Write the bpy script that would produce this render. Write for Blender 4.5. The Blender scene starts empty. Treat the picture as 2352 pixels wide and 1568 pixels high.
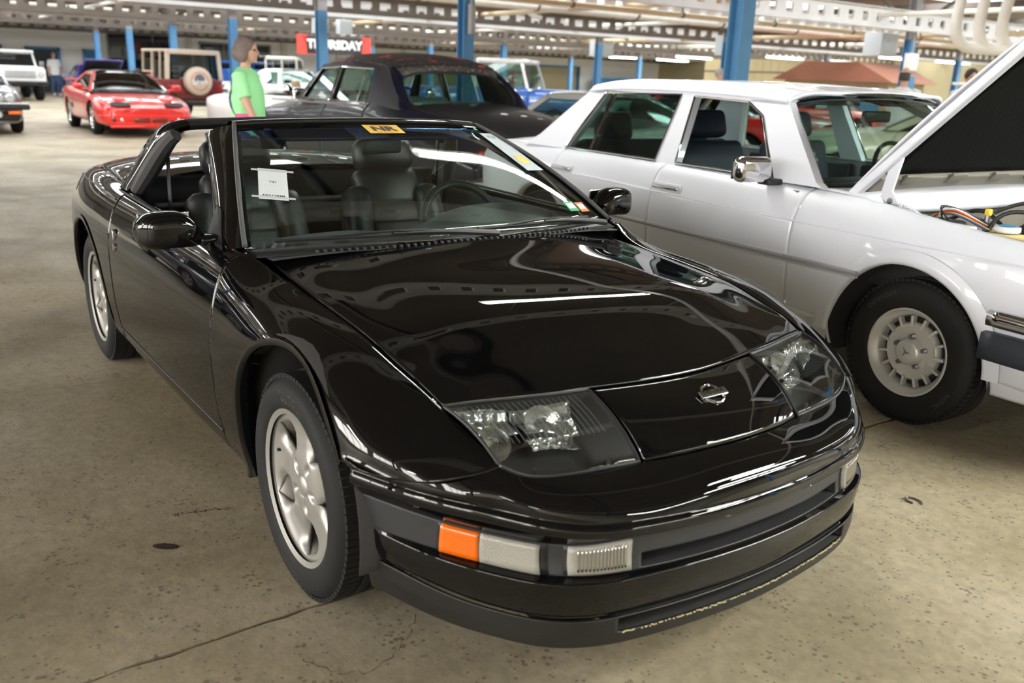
import bpy, bmesh, math, random
import numpy as np
from mathutils import Vector, Matrix
PI = math.pi
random.seed(7); RNG = np.random.default_rng(7)
S = bpy.context.scene
COL = S.collection
# ---------------------------------------------------------------- camera
CAMP = np.array([2.10268, -1.64060, 1.40242]); YAW, PITCH, ROLL, FPX = 2.5186156, -0.2904899, 0.0367599, 2021.913
def cam_axes():
    f = np.array([math.cos(PITCH)*math.cos(YAW), math.cos(PITCH)*math.sin(YAW), math.sin(PITCH)])
    r = np.cross(f, [0, 0, 1]); r /= np.linalg.norm(r); u = np.cross(r, f)
    c, s = math.cos(ROLL), math.sin(ROLL)
    return c*r+s*u, -s*r+c*u, f
AX = cam_axes()
cd = bpy.data.cameras.new('camera'); cam = bpy.data.objects.new('camera', cd); COL.objects.link(cam)
m = Matrix.Identity(4)
for i in range(3):
    m[i][0], m[i][1], m[i][2], m[i][3] = AX[0][i], AX[1][i], -AX[2][i], CAMP[i]
cam.matrix_world = m
cd.sensor_fit = 'HORIZONTAL'; cd.sensor_width = 36.0; cd.lens = FPX/2352*36.0
cd.clip_start = 0.05; cd.clip_end = 300
cd.dof.use_dof = True; cd.dof.focus_distance = 3.0; cd.dof.aperture_fstop = 2.8
S.camera = cam
# ---------------------------------------------------------------- world, exposure
W = bpy.data.worlds.new('sky'); S.world = W; W.use_nodes = True
bg = W.node_tree.nodes['Background']; bg.inputs[0].default_value = (0.80, 0.88, 1.0, 1); bg.inputs[1].default_value = 1.0
S.view_settings.view_transform = 'Standard'; S.view_settings.look = 'None'
S.view_settings.gamma = 1.0; S.view_settings.use_curve_mapping = False
S.view_settings.exposure = 0.0
S.cycles.use_denoising = True
S.cycles.transparent_max_bounces = 24; S.cycles.max_bounces = 8
S.cycles.caustics_reflective = False; S.cycles.caustics_refractive = False
S.cycles.sample_clamp_indirect = 6.0
SKY_E = 8.5     # radiance of the daylit roof glass
WIN_E = 18.0     # radiance of the unseen windows added to light the silver saloon
TUBE_E = 135.0    # radiance of a fluorescent tube
# ---------------------------------------------------------------- helpers: materials
MATS = {}
def _new(name):
    m = bpy.data.materials.new(name); m.use_nodes = True
    return m, m.node_tree, m.node_tree.nodes['Principled BSDF']
def pbr(name, col, rough=0.5, metal=0.0, coat=0.0, spec=0.5, bump=0.0, bscale=60.0, vary=0.0, vscale=8.0, sub=0.0, emit=None, estr=0.0, aniso=0):
    """procedural principled material with optional noise relief and colour variation"""
    if name in MATS: return MATS[name]
    m, nt, b = _new(name)
    b.inputs['Base Color'].default_value = (*col, 1); b.inputs['Roughness'].default_value = rough
    b.inputs['Metallic'].default_value = metal; b.inputs['Coat Weight'].default_value = coat
    b.inputs['Coat Roughness'].default_value = 0.02; b.inputs['Specular IOR Level'].default_value = spec
    if emit: b.inputs['Emission Color'].default_value = (*emit, 1); b.inputs['Emission Strength'].default_value = estr
    if bump or vary:
        tc = nt.nodes.new('ShaderNodeTexCoord')
        if bump:
            n = nt.nodes.new('ShaderNodeTexNoise'); n.inputs['Scale'].default_value = bscale; n.inputs['Detail'].default_value = 4
            bp = nt.nodes.new('ShaderNodeBump'); bp.inputs['Strength'].default_value = bump; bp.inputs['Distance'].default_value = 0.01
            nt.links.new(tc.outputs['Object'], n.inputs['Vector']); nt.links.new(n.outputs['Fac'], bp.inputs['Height'])
            nt.links.new(bp.outputs['Normal'], b.inputs['Normal'])
        if vary:
            n = nt.nodes.new('ShaderNodeTexNoise'); n.inputs['Scale'].default_value = vscale; n.inputs['Detail'].default_value = 5
            mx = nt.nodes.new('ShaderNodeMixRGB'); mx.inputs[1].default_value = (*[max(0, c*(1-vary)) for c in col], 1)
            mx.inputs[2].default_value = (*[min(1, c*(1+vary)) for c in col], 1)
            nt.links.new(tc.outputs['Object'], n.inputs['Vector']); nt.links.new(n.outputs['Fac'], mx.inputs[0])
            nt.links.new(mx.outputs[0], b.inputs['Base Color'])
    MATS[name] = m
    return m
def glow(name, col, strength):
    if name in MATS: return MATS[name]
    m, nt, b = _new(name)
    b.inputs['Base Color'].default_value = (*col, 1); b.inputs['Emission Color'].default_value = (*col, 1)
    b.inputs['Emission Strength'].default_value = strength
    MATS[name] = m; return m
def glass(name, tint=(0.9, 0.95, 0.93), base=0.05, rough=0.0, band=None):
    """thin pane: tinted see-through mixed with a mirror that grows at grazing angles"""
    if name in MATS: return MATS[name]
    m, nt, b = _new(name); nt.nodes.remove(b); out = nt.nodes['Material Output']
    t = nt.nodes.new('ShaderNodeBsdfTransparent'); t.inputs[0].default_value = (*tint, 1)
    g = nt.nodes.new('ShaderNodeBsdfGlossy'); g.inputs['Roughness'].default_value = rough
    lw = nt.nodes.new('ShaderNodeLayerWeight'); lw.inputs[0].default_value = 0.5
    p = nt.nodes.new('ShaderNodeMath'); p.operation = 'POWER'; p.inputs[1].default_value = 4.0
    mu = nt.nodes.new('ShaderNodeMath'); mu.operation = 'MULTIPLY_ADD'; mu.inputs[1].default_value = 0.9; mu.inputs[2].default_value = base
    mx = nt.nodes.new('ShaderNodeMixShader')
    nt.links.new(lw.outputs['Facing'], p.inputs[0]); nt.links.new(p.outputs[0], mu.inputs[0]); nt.links.new(mu.outputs[0], mx.inputs[0])
    nt.links.new(t.outputs[0], mx.inputs[1]); nt.links.new(g.outputs[0], mx.inputs[2]); nt.links.new(mx.outputs[0], out.inputs[0])
    if band:   # shade band dyed into the top of a windscreen, by object height
        z0, z1, colr = band
        tc = nt.nodes.new('ShaderNodeTexCoord'); sp = nt.nodes.new('ShaderNodeSeparateXYZ'); mr = nt.nodes.new('ShaderNodeMapRange')
        mr.inputs['From Min'].default_value = z0; mr.inputs['From Max'].default_value = z1
        mc = nt.nodes.new('ShaderNodeMixRGB'); mc.inputs[1].default_value = (*tint, 1); mc.inputs[2].default_value = (*colr, 1)
        nt.links.new(tc.outputs['Object'], sp.inputs[0]); nt.links.new(sp.outputs['Z'], mr.inputs['Value'])
        nt.links.new(mr.outputs[0], mc.inputs[0]); nt.links.new(mc.outputs[0], t.inputs[0])
    MATS[name] = m; return m
# ---------------------------------------------------------------- helpers: objects
def thing(name, label, cat, loc=(0, 0, 0), rz=0.0, group=None):
    o = bpy.data.objects.new(name, None); COL.objects.link(o); o.empty_display_size = 0.1
    o.location = loc; o.rotation_euler = (0, 0, rz); o['label'] = label; o['category'] = cat
    if group: o['group'] = group
    return o
def tag(o, label, cat, group=None):
    o['label'] = label; o['category'] = cat
    if group: o['group'] = group
    return o
def struct(o): o['kind'] = 'structure'; return o
def mk(name, v, f, mat, parent=None, smooth=False, solid=0.0, bevel=0.0, off=-1.0, mi=None, sharp=None, sub=0):
    me = bpy.data.meshes.new(name)
    me.from_pydata([tuple(map(float, p)) for p in v], [], [tuple(int(i) for i in q) for q in f])
    for mm in (mat if isinstance(mat, (list, tuple)) else [mat]): me.materials.append(mm)
    if mi is not None: me.polygons.foreach_set('material_index', np.asarray(mi, dtype=np.int32))
    if smooth: me.polygons.foreach_set('use_smooth', np.ones(len(me.polygons), dtype=bool))
    me.validate(); me.update()
    o = bpy.data.objects.new(name, me); COL.objects.link(o)
    if parent is not None: o.parent = parent
    if sub:
        md = o.modifiers.new('sub', 'SUBSURF'); md.levels = md.render_levels = sub
    if solid:
        md = o.modifiers.new('thick', 'SOLIDIFY'); md.thickness = solid; md.offset = off; md.use_even_offset = False
    if bevel:
        md = o.modifiers.new('bev', 'BEVEL'); md.width = bevel; md.segments = 2; md.limit_method = 'ANGLE'; md.angle_limit = math.radians(40); md.harden_normals = False
    if smooth and sharp:
        try: me.set_sharp_from_angle(angle=math.radians(sharp))
        except Exception: pass
    return o
class MB:
    """collects simple solids into one mesh"""
    def __init__(s): s.v = []; s.f = []; s.m = []
    def add(s, v, f, mi=0):
        n = len(s.v); s.v += [tuple(map(float, p)) for p in v]; s.f += [tuple(int(i)+n for i in q) for q in f]; s.m += [mi]*len(f); return s
    def box(s, c, d, rot=None, mi=0):
        c = np.array(c, float); h = np.array(d, float)/2
        P = np.array([[x, y, z] for x in (-1, 1) for y in (-1, 1) for z in (-1, 1)])*h
        if rot is not None: P = P @ np.array(rot).T
        return s.add(P+c, [(0, 1, 3, 2), (4, 6, 7, 5), (0, 4, 5, 1), (2, 3, 7, 6), (0, 2, 6, 4), (1, 5, 7, 3)], mi)
    def bar(s, a, b, w, h, up=(0, 0, 1), mi=0):
        a, b = np.array(a, float), np.array(b, float); d = b-a; L = np.linalg.norm(d); d /= L
        u = np.array(up, float); sd = np.cross(d, u)
        if np.linalg.norm(sd) < 1e-6: sd = np.cross(d, [1, 0, 0])
        sd /= np.linalg.norm(sd); u = np.cross(sd, d)
        return s.box((a+b)/2, (L, w, h), np.stack([d, sd, u], 1), mi)
    def tube(s, path, r, n=10, mi=0, caps=True):
        P = np.array(path, float); k = len(P); r = np.broadcast_to(np.asarray(r, float), (k,))
        T = np.gradient(P, axis=0); T /= np.linalg.norm(T, axis=1)[:, None]+1e-12
        u = np.cross(T[0], [0, 0, 1.0]);
        if np.linalg.norm(u) < 1e-3: u = np.cross(T[0], [1.0, 0, 0])
        u /= np.linalg.norm(u); V = []
        for i in range(k):
            u = u-T[i]*(u @ T[i]); u /= np.linalg.norm(u)+1e-12; w = np.cross(T[i], u)
            for j in range(n):
                a = 2*PI*j/n; V.append(P[i]+r[i]*(math.cos(a)*u+math.sin(a)*w))
        F = [(i*n+j, i*n+(j+1) % n, (i+1)*n+(j+1) % n, (i+1)*n+j) for i in range(k-1) for j in range(n)]
        if caps: F += [tuple(range(n))[::-1], tuple((k-1)*n+j for j in range(n))]
        return s.add(V, F, mi)
    def lathe(s, prof, n=24, axis='z', c=(0, 0, 0), mi=0, a0=0, a1=2*PI):
        """prof: list of (r, h)"""
        V = []; full = abs(a1-a0-2*PI) < 1e-6; k = n if full else n+1
        for r, h in prof:
            for j in range(k):
                a = a0+(a1-a0)*j/n; x, y = r*math.cos(a), r*math.sin(a)
                V.append({'z': (x, y, h), 'y': (x, h, y), 'x': (h, x, y)}[axis])
        F = []
        for i in range(len(prof)-1):
            for j in range(n):
                j2 = (j+1) % k
                F.append((i*k+j, i*k+j2, (i+1)*k+j2, (i+1)*k+j))
        return s.add(np.array(V)+np.array(c), F, mi)
    def prism(s, poly, a, b, axis='y', mi=0):
        """poly: 2D outline in the plane across axis, extruded from a to b"""
        k = len(poly); V = []
        for h in (a, b):
            for p, q in poly: V.append({'y': (p, h, q), 'x': (h, p, q), 'z': (p, q, h)}[axis])
        F = [tuple(range(k))[::-1], tuple(range(k, 2*k))]+[(i, (i+1) % k, k+(i+1) % k, k+i) for i in range(k)]
        return s.add(V, F, mi)
    def build(s, name, mat, parent=None, smooth=False, bevel=0.0, sharp=35, solid=0.0, sub=0):
        return mk(name, s.v, s.f, mat, parent, smooth, bevel=bevel, sharp=sharp, solid=solid, sub=sub, mi=s.m if isinstance(mat, (list, tuple)) else None)
def rbox(name, c, d, mat, parent=None, bevel=0.01, rot=None, smooth=True):
    o = MB().box(c, d, rot).build(name, mat, parent, smooth=False)
    if bevel:
        md = o.modifiers.new('bev', 'BEVEL'); md.width = bevel; md.segments = 3; md.limit_method = 'NONE'
        if smooth: o.data.polygons.foreach_set('use_smooth', np.ones(len(o.data.polygons), dtype=bool))
    return o
# ---------------------------------------------------------------- helpers: curves and surfaces
def nspl(t, Y, q):
    """natural cubic spline through (t, Y) evaluated at q"""
    t = np.asarray(t, float); Y = np.asarray(Y, float); n = len(t)
    if n == 2:
        w = ((q-t[0])/(t[1]-t[0]))[:, None]; return Y[0]*(1-w)+Y[1]*w
    h = np.diff(t); A = np.zeros((n, n)); B = np.zeros((n, Y.shape[1])); A[0, 0] = A[-1, -1] = 1
    for i in range(1, n-1):
        A[i, i-1] = h[i-1]; A[i, i] = 2*(h[i-1]+h[i]); A[i, i+1] = h[i]
        B[i] = 6*((Y[i+1]-Y[i])/h[i]-(Y[i]-Y[i-1])/h[i-1])
    M = np.linalg.solve(A, B); k = np.clip(np.searchsorted(t, q, side='right')-1, 0, n-2)
    x0, x1, hh = (q-t[k])[:, None], (t[k+1]-q)[:, None], h[k][:, None]
    return M[k]*x1**3/(6*hh)+M[k+1]*x0**3/(6*hh)+(Y[k]/hh-M[k]*hh/6)*x1+(Y[k+1]/hh-M[k+1]*hh/6)*x0
def crv(pts, n, closed=False):
    P = np.array(pts, float)
    if closed:
        K = len(P); Q = np.concatenate([P[-3:], P, P[:4]]); t = np.r_[0, np.cumsum(np.linalg.norm(np.diff(Q, axis=0), axis=1)**.5)]
        q = np.linspace(t[3], t[3+K], n, endpoint=False); return nspl(t, Q, q)
    t = np.r_[0, np.cumsum(np.linalg.norm(np.diff(P, axis=0), axis=1))]
    return nspl(t, P, np.linspace(0, t[-1], n))
def surf(rails, nu, nv, sharp=(), ut=None):
    """rails: rows of control points, same count; splines along each row, then across; rails in sharp are creases"""
    Rl = np.array(rails, float)
    d = np.mean(np.linalg.norm(np.diff(Rl, axis=1), axis=2), axis=0); t = np.r_[0, np.cumsum(d)]
    q = np.linspace(0, t[-1], nu) if ut is None else np.asarray(ut)*t[-1]
    D = np.stack([nspl(t, r, q) for r in Rl])              # rails x nu x 3
    e = np.mean(np.linalg.norm(np.diff(D, axis=0), axis=2), axis=1); tv = np.r_[0, np.cumsum(e)]
    cuts = [0]+sorted(sharp)+[len(Rl)-1]; seg = []
    for a, b in zip(cuts[:-1], cuts[1:]):
        nn = max(2, int(round(nv*(tv[b]-tv[a])/tv[-1]))+1)
        qq = np.linspace(tv[a], tv[b], nn)
        G = np.stack([nspl(tv[a:b+1], D[a:b+1, i], qq) for i in range(D.shape[1])])   # nu x nn x 3
        seg.append(G if not seg else G[:, 1:])
    return np.concatenate(seg, axis=1)
def gfaces(nu, nv, keep=None):
    F = []
    for i in range(nu-1):
        for j in range(nv-1):
            if keep is None or keep(i, j): F.append((i*nv+j, (i+1)*nv+j, (i+1)*nv+j+1, i*nv+j+1))
    return F
def gmesh(name, G, mat, parent=None, keep=None, solid=0.0, ref=None, smooth=True, off=-1.0, sharp=None, mirror=False, sub=0):
    """mesh from a grid of points; faces turned away from ref"""
    G = np.array(G, float); nu, nv = G.shape[:2]; V = G.reshape(-1, 3); F = gfaces(nu, nv, keep)
    if ref is not None and F:
        a = np.array([f for f in F]); n = np.cross(V[a[:, 1]]-V[a[:, 0]], V[a[:, 3]]-V[a[:, 0]]); c = V[a].mean(1)
        rf = ref(c) if callable(ref) else np.array(ref, float)
        if np.sum(n*(c-rf)) < 0: F = [f[::-1] for f in F]
    used = np.unique(np.array(F).ravel()); mp = -np.ones(len(V), int); mp[used] = np.arange(len(used))
    V = V[used]; F = [tuple(mp[list(f)]) for f in F]
    if mirror: V = V*[1, -1, 1]; F = [f[::-1] for f in F]
    return mk(name, V, F, mat, parent, smooth, solid=solid, off=off, sharp=sharp, sub=sub)
AXIS = lambda c: np.stack([c[:, 0], 0*c[:, 1], 0*c[:, 2]+0.45], 1)
def both(fn):
    for mir in (False, True): fn(mir)
def text_mesh(txt, size, mat, name='lettering', parent=None, depth=0.002, warp=None, bold=0.0, space=1.0, align='CENTER'):
    c = bpy.data.curves.new(name, 'FONT'); c.body = txt; c.size = size; c.extrude = depth; c.align_x = align; c.align_y = 'CENTER'
    c.offset = bold; c.space_character = space; c.resolution_u = 3
    o = bpy.data.objects.new(name, c); COL.objects.link(o)
    dg = bpy.context.evaluated_depsgraph_get(); me = bpy.data.meshes.new_from_object(o.evaluated_get(dg))
    bpy.data.objects.remove(o); bpy.data.curves.remove(c)
    me.materials.clear(); me.materials.append(mat); me.name = name
    if warp is not None:
        V = np.empty(len(me.vertices)*3); me.vertices.foreach_get('co', V); V = np.array([warp(p) for p in V.reshape(-1, 3)])
        me.vertices.foreach_set('co', V.ravel()); me.update()
    o = bpy.data.objects.new(name, me); COL.objects.link(o)
    if parent is not None: o.parent = parent
    return o
def frame_warp(origin, ux, uy, uz):
    o, a, b, c = (np.array(x, float) for x in (origin, ux, uy, uz))
    return lambda p: o+p[0]*a+p[1]*b+p[2]*c
def rotx(a): c, s = math.cos(a), math.sin(a); return np.array([[1, 0, 0], [0, c, -s], [0, s, c]])
def roty(a): c, s = math.cos(a), math.sin(a); return np.array([[c, 0, s], [0, 1, 0], [-s, 0, c]])
def rotz(a): c, s = math.cos(a), math.sin(a); return np.array([[c, -s, 0], [s, c, 0], [0, 0, 1]])
def copy_tree(o, parent=None):
    c = o.copy(); COL.objects.link(c); c.parent = parent
    for ch in list(o.children): copy_tree(ch, c)
    return c
# ---------------------------------------------------------------- the hall
X0, X1, Y0, Y1, ZR = -46.0, 13.0, -13.0, 45.0, 4.3
COLX = [-4.95-5.74*k for k in range(-2, 7)]; COLY = [6.4, 19.0, 31.6, -6.2]
def concrete():
    m, nt, b = _new('concrete floor'); N = nt.nodes.new; L = nt.links.new
    tc = N('ShaderNodeTexCoord')
    def noise(s, d=6, dist=0.0, rg=0.55):
        n = N('ShaderNodeTexNoise'); n.inputs['Scale'].default_value = s; n.inputs['Detail'].default_value = d
        n.inputs['Distortion'].default_value = dist; n.inputs['Roughness'].default_value = rg
        L(tc.outputs['Object'], n.inputs['Vector']); return n
    def ramp(src, stops):
        r = N('ShaderNodeValToRGB'); cr = r.color_ramp
        cr.elements[0].position, cr.elements[0].color = stops[0][0], (*stops[0][1], 1)
        cr.elements[1].position, cr.elements[1].color = stops[-1][0], (*stops[-1][1], 1)
        for p, c in stops[1:-1]: e = cr.elements.new(p); e.color = (*c, 1)
        L(src, r.inputs[0]); return r
    def mix(f, a, bb, mode='MIX'):
        x = N('ShaderNodeMixRGB'); x.blend_type = mode
        for i, s in enumerate((f, a, bb)):
            if isinstance(s, (int, float)): x.inputs[i].default_value = s
            elif isinstance(s, tuple): x.inputs[i].default_value = (*s, 1)
            else: L(s, x.inputs[i])
        return x
    base = ramp(noise(0.9, 8, 0.4).outputs['Fac'], [(0.3, (0.27, 0.225, 0.14)), (0.52, (0.42, 0.365, 0.26)), (0.72, (0.52, 0.465, 0.36))])
    fine = ramp(noise(22, 8, 0, 0.7).outputs['Fac'], [(0.3, (0.72, 0.72, 0.70)), (0.7, (1.12, 1.10, 1.08))])
    c1 = mix(1.0, base.outputs[0], fine.outputs[0], 'MULTIPLY')
    stain = ramp(noise(0.45, 5, 1.2).outputs['Fac'], [(0.50, (0, 0, 0)), (0.66, (1, 1, 1))])
    c2 = mix(stain.outputs[0], c1.outputs[0], (0.17, 0.135, 0.09)); c2.inputs[0].default_value = 0
    mul = N('ShaderNodeMath'); mul.operation = 'MULTIPLY'; mul.inputs[1].default_value = 0.45; L(stain.outputs[0], mul.inputs[0]); L(mul.outputs[0], c2.inputs[0])
    vo = N('ShaderNodeTexVoronoi'); vo.inputs['Scale'].default_value = 46; vo.feature = 'F1'; L(tc.outputs['Object'], vo.inputs['Vector'])
    sz = noise(9, 2); sub = N('ShaderNodeMath'); sub.operation = 'MULTIPLY_ADD'; sub.inputs[1].default_value = 0.9; sub.inputs[2].default_value = -0.27
    L(sz.outputs['Fac'], sub.inputs[0])
    lt = N('ShaderNodeMath'); lt.operation = 'LESS_THAN'; L(vo.outputs['Distance'], lt.inputs[0]); L(sub.outputs[0], lt.inputs[1])
    sc = mix(0.5, (0.10, 0.085, 0.06), vo.outputs['Color'], 'MULTIPLY')
    pe = N('ShaderNodeMath'); pe.operation = 'MULTIPLY'; pe.inputs[1].default_value = 0.55; L(lt.outputs[0], pe.inputs[0])
    c3 = mix(pe.outputs[0], c2.outputs[0], sc.outputs[0])
    L(c3.outputs[0], b.inputs['Base Color'])
    rr = ramp(noise(2.5, 5).outputs['Fac'], [(0.3, (0.42,)*3), (0.7, (0.7,)*3)]); L(rr.outputs[0], b.inputs['Roughness'])
    bp = N('ShaderNodeBump'); bp.inputs['Strength'].default_value = 0.25; bp.inputs['Distance'].default_value = 0.004
    L(noise(60, 6).outputs['Fac'], bp.inputs['Height']); L(bp.outputs[0], b.inputs['Normal'])
    return m
M_FLOOR = concrete()
M_JOINT = pbr('joint dirt', (0.02, 0.017, 0.012), 0.9)
M_WALL = pbr('painted block wall', (0.72, 0.69, 0.60), 0.8, vary=0.08, vscale=0.7)
M_WALLW = pbr('white painted wall', (0.90, 0.89, 0.86), 0.75, vary=0.06, vscale=0.6)
M_CREAM = pbr('cream sheet wall', (0.42, 0.36, 0.22), 0.7, vary=0.12, vscale=0.5)
M_BLUE = pbr('blue column paint', (0.075, 0.215, 0.40), 0.5, vary=0.18, vscale=6, bump=0.1)
M_GREYP = pbr('grey column paint', (0.34, 0.33, 0.34), 0.6, vary=0.2, vscale=5)
M_ROOF = pbr('roof decking', (0.20, 0.17, 0.14), 0.85, vary=0.25, vscale=1.2)
M_BEAMW = pbr('pale roof steel', (0.62, 0.61, 0.60), 0.6, vary=0.15, vscale=3)
M_BEAMD = pbr('brown roof steel', (0.15, 0.125, 0.105), 0.7, vary=0.3, vscale=3)
M_PIPE = pbr('white lagged pipe', (0.78, 0.75, 0.68), 0.6, vary=0.15, vscale=4)
M_TAN = pbr('tan pipe', (0.55, 0.43, 0.27), 0.6, vary=0.15, vscale=4)
M_BOXG = pbr('grey enamel', (0.60, 0.64, 0.68), 0.45)
M_DARK = pbr('dark interior', (0.02, 0.019, 0.018), 0.8)
M_SKYL = glow('daylit roof glass', (0.93, 0.97, 1.0), SKY_E)
M_WINL = glow('added window glow', (1.0, 0.97, 0.93), WIN_E)
M_TUBE = glow('fluorescent tube', (0.99, 1.0, 0.93), TUBE_E)
M_LAMPH = pbr('lamp enamel', (0.80, 0.79, 0.72), 0.35)
M_PANE = glass('workshop pane', (0.45, 0.47, 0.45), 0.06); M_FRAME = pbr('window steel', (0.30, 0.29, 0.27), 0.5); M_BFR = pbr('blue frame paint', (0.05, 0.22, 0.42), 0.5)
# floor: sub-base with slabs cast on it
fl = struct(MB().box(((X0+X1)/2, (Y0+Y1)/2, -0.10), (X1-X0+0.6, Y1-Y0+0.6, 0.14)).build('floor', M_JOINT))
sx = [X1, 9.30, 0.10, -9.1, -18.3, -27.5, -36.7, X0]; sy = [Y0, -5.6, 6.7, 19.0, 31.6, Y1]
def slab(xa, xb, ya, yb):
    def edge(p, q, n, ax):
        t = np.linspace(0, 1, n+1)[:-1]; pts = np.outer(1-t, p)+np.outer(t, q)
        j = RNG.normal(0, 0.0035, n)+0.004*np.sin(np.linspace(0, 40, n)); j[0] = 0; pts[:, ax] += j; return pts
    g = 0.008; a, b_, c, d = (xa+g, ya+g), (xb-g, ya+g), (xb-g, yb-g), (xa+g, yb-g)
    nn = lambda L: int(L/0.06)
    ring = np.concatenate([edge(a, b_, 4, 1), edge(b_, c, nn(yb-ya), 0), edge(c, d, 4, 1), edge(d, a, nn(yb-ya), 0)])
    k = len(ring); V = [(x, y, 0) for x, y in ring]+[(x, y, -0.05) for x, y in ring]
    F = [tuple(range(k))]+[(i, k+i, k+(i+1) % k, (i+1) % k) for i in range(k)]
    mk('floor_slab', V, F, M_FLOOR, fl)
for i in range(len(sx)-1):
    for j in range(len(sy)-1): slab(sx[i+1], sx[i], sy[j], sy[j+1])
# walls: the far gable wall has bays cut out of it, built as piers and lintels round real openings
def wall_with_holes(name, X, ya, yb, zt, holes, mat, t=0.3):
    ys = sorted({ya, yb, *[h[0] for h in holes], *[h[1] for h in holes]}); mb = MB()
    for a, b_ in zip(ys[:-1], ys[1:]):
        hs = sorted([h for h in holes if h[0] <= a and h[1] >= b_], key=lambda h: h[2]); z = 0.0
        for h in hs:
            if h[2] > z: mb.box((X-t/2, (a+b_)/2, (z+h[2])/2), (t, b_-a, h[2]-z))
            z = h[3]
        if z < zt: mb.box((X-t/2, (a+b_)/2, (z+zt)/2), (t, b_-a, zt-z))
    return struct(mb.build(name, mat))
BAYS = [(8.1, 11.4, 1.0, 2.85), (12.5, 16.3, 0.75, 2.62), (2.2, 3.6, 0.0, 2.05), (4.55, 6.0, 0.0, 2.02), (7.0, 7.7, 0.0, 2.0), (25.4, 29.0, 0.0, 2.0), (33.6, 37.6, 0.0, 2.3)]
wall_with_holes('wall_back', X0, Y0, Y1, ZR, BAYS, M_WALLW)
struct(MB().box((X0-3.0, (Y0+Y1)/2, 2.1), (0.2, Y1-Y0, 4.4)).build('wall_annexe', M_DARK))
struct(MB().box(((X0+X1)/2, Y1+0.15, ZR/2), (X1-X0, 0.3, ZR)).build('wall_right', M_CREAM))
# near side wall, out of view: glowing windows added to light the silver saloon
LW = [(-13.0+5.2*k, -13.0+5.2*k+4.3) for k in range(5)]; wl = MB(); q_ = X0
for a, b_ in LW: wl.box(((q_+a)/2, Y0-.15, ZR/2), (a-q_, .3, ZR)); wl.box(((a+b_)/2, Y0-.15, .45), (b_-a, .3, .9)); wl.box(((a+b_)/2, Y0-.15, (ZR+3.9)/2), (b_-a, .3, ZR-3.9)); q_ = b_
wl.box(((q_+X1)/2, Y0-.15, ZR/2), (X1-q_, .3, ZR)); struct(wl.build('wall_left', M_WALL))
for n_, (a, b_) in enumerate(LW):
    w = struct(MB().box(((a+b_)/2, Y0-.1, .93), (b_-a, .16, .06)).box(((a+b_)/2, Y0-.1, 3.87), (b_-a, .16, .06)).build('window_%d' % (n_+3), M_FRAME))
    for i in range(5): MB().box((a+(b_-a)*i/4, Y0-.1, 2.4), (.06, .14, 2.9)).build('mullion', M_FRAME, w)
    for i in range(4):
        for j in range(3): MB().box((a+(b_-a)*(i+.5)/4, Y0-.12, 1.45+.95*j), ((b_-a)/4-.06, .02, .90)).build('pane', M_WINL, w)
struct(MB().box((X1+0.15, (Y0+Y1)/2, ZR/2), (0.3, Y1-Y0, ZR)).build('wall_front', M_WALL))
def window(n, y0, y1, z0, z1, cols, frame=M_FRAME):
    w = struct(MB().box((X0-0.02, (y0+y1)/2, z0+0.04), (0.12, y1-y0, 0.08)).box((X0-0.02, (y0+y1)/2, z1-0.04), (0.12, y1-y0, 0.08))
               .box((X0-0.02, y0+0.04, (z0+z1)/2), (0.12, 0.08, z1-z0)).box((X0-0.02, y1-0.04, (z0+z1)/2), (0.12, 0.08, z1-z0)).build('window_%d' % n, frame))
    d = (y1-y0-0.16)/cols
    for i in range(cols):
        MB().box((X0-0.05, y0+0.08+d*(i+.5), (z0+z1)/2), (0.012, d-0.02, z1-z0-0.16)).build('pane', M_PANE, w)
        if i: MB().box((X0-0.04, y0+0.08+d*i, (z0+z1)/2), (0.05, 0.05, z1-z0-0.16)).build('mullion', frame, w)
    return w
w1 = window(1, *BAYS[0], 3); window(2, *BAYS[1], 3)
text_mesh('Mi', 0.95, pbr('faded black lettering', (0.035, 0.033, 0.033), 0.8), 'lettering', w1, 0.01, frame_warp((X0+0.03, 10.2, 2.1), (0, 1, 0), (0, 0, 1), (1, 0, 0)), bold=0.03)
def doorway(n, y0, y1, z1):
    w = struct(MB().box((X0, y0+0.05, z1/2), (0.36, 0.1, z1)).box((X0, y1-0.05, z1/2), (0.36, 0.1, z1)).box((X0, (y0+y1)/2, z1-0.05), (0.36, y1-y0, 0.1)).build('door_%d' % n, M_BFR)); return w
doorway(1, *BAYS[2][:2], BAYS[2][3]); doorway(2, *BAYS[3][:2], BAYS[3][3])
d3 = doorway(3, *BAYS[4][:2], BAYS[4][3]); MB().box((X0-0.05, 7.35, 0.97), (0.06, 0.52, 1.9)).build('door_leaf', M_BFR, d3)
d4 = doorway(4, *BAYS[5][:2], BAYS[5][3]); MB().box((X0-0.1, 27.2, 0.95), (0.08, 3.4, 1.9)).build('door_leaf', M_CREAM, d4)
d5 = doorway(5, *BAYS[6][:2], BAYS[6][3]); MB().box((X0-0.1, 35.6, 1.1), (0.08, 3.8, 2.2)).build('door_leaf', M_CREAM, d5)
# pilasters and panel joints on the far wall
for i, y in enumerate((7.85, 12.0, 17.0, 20.2, 24.3, 30.5)):
    struct(MB().box((X0+0.06, y, ZR/2), (0.12, 0.28, ZR)).build('trim_%d' % (i+1), M_WALL))
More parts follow.
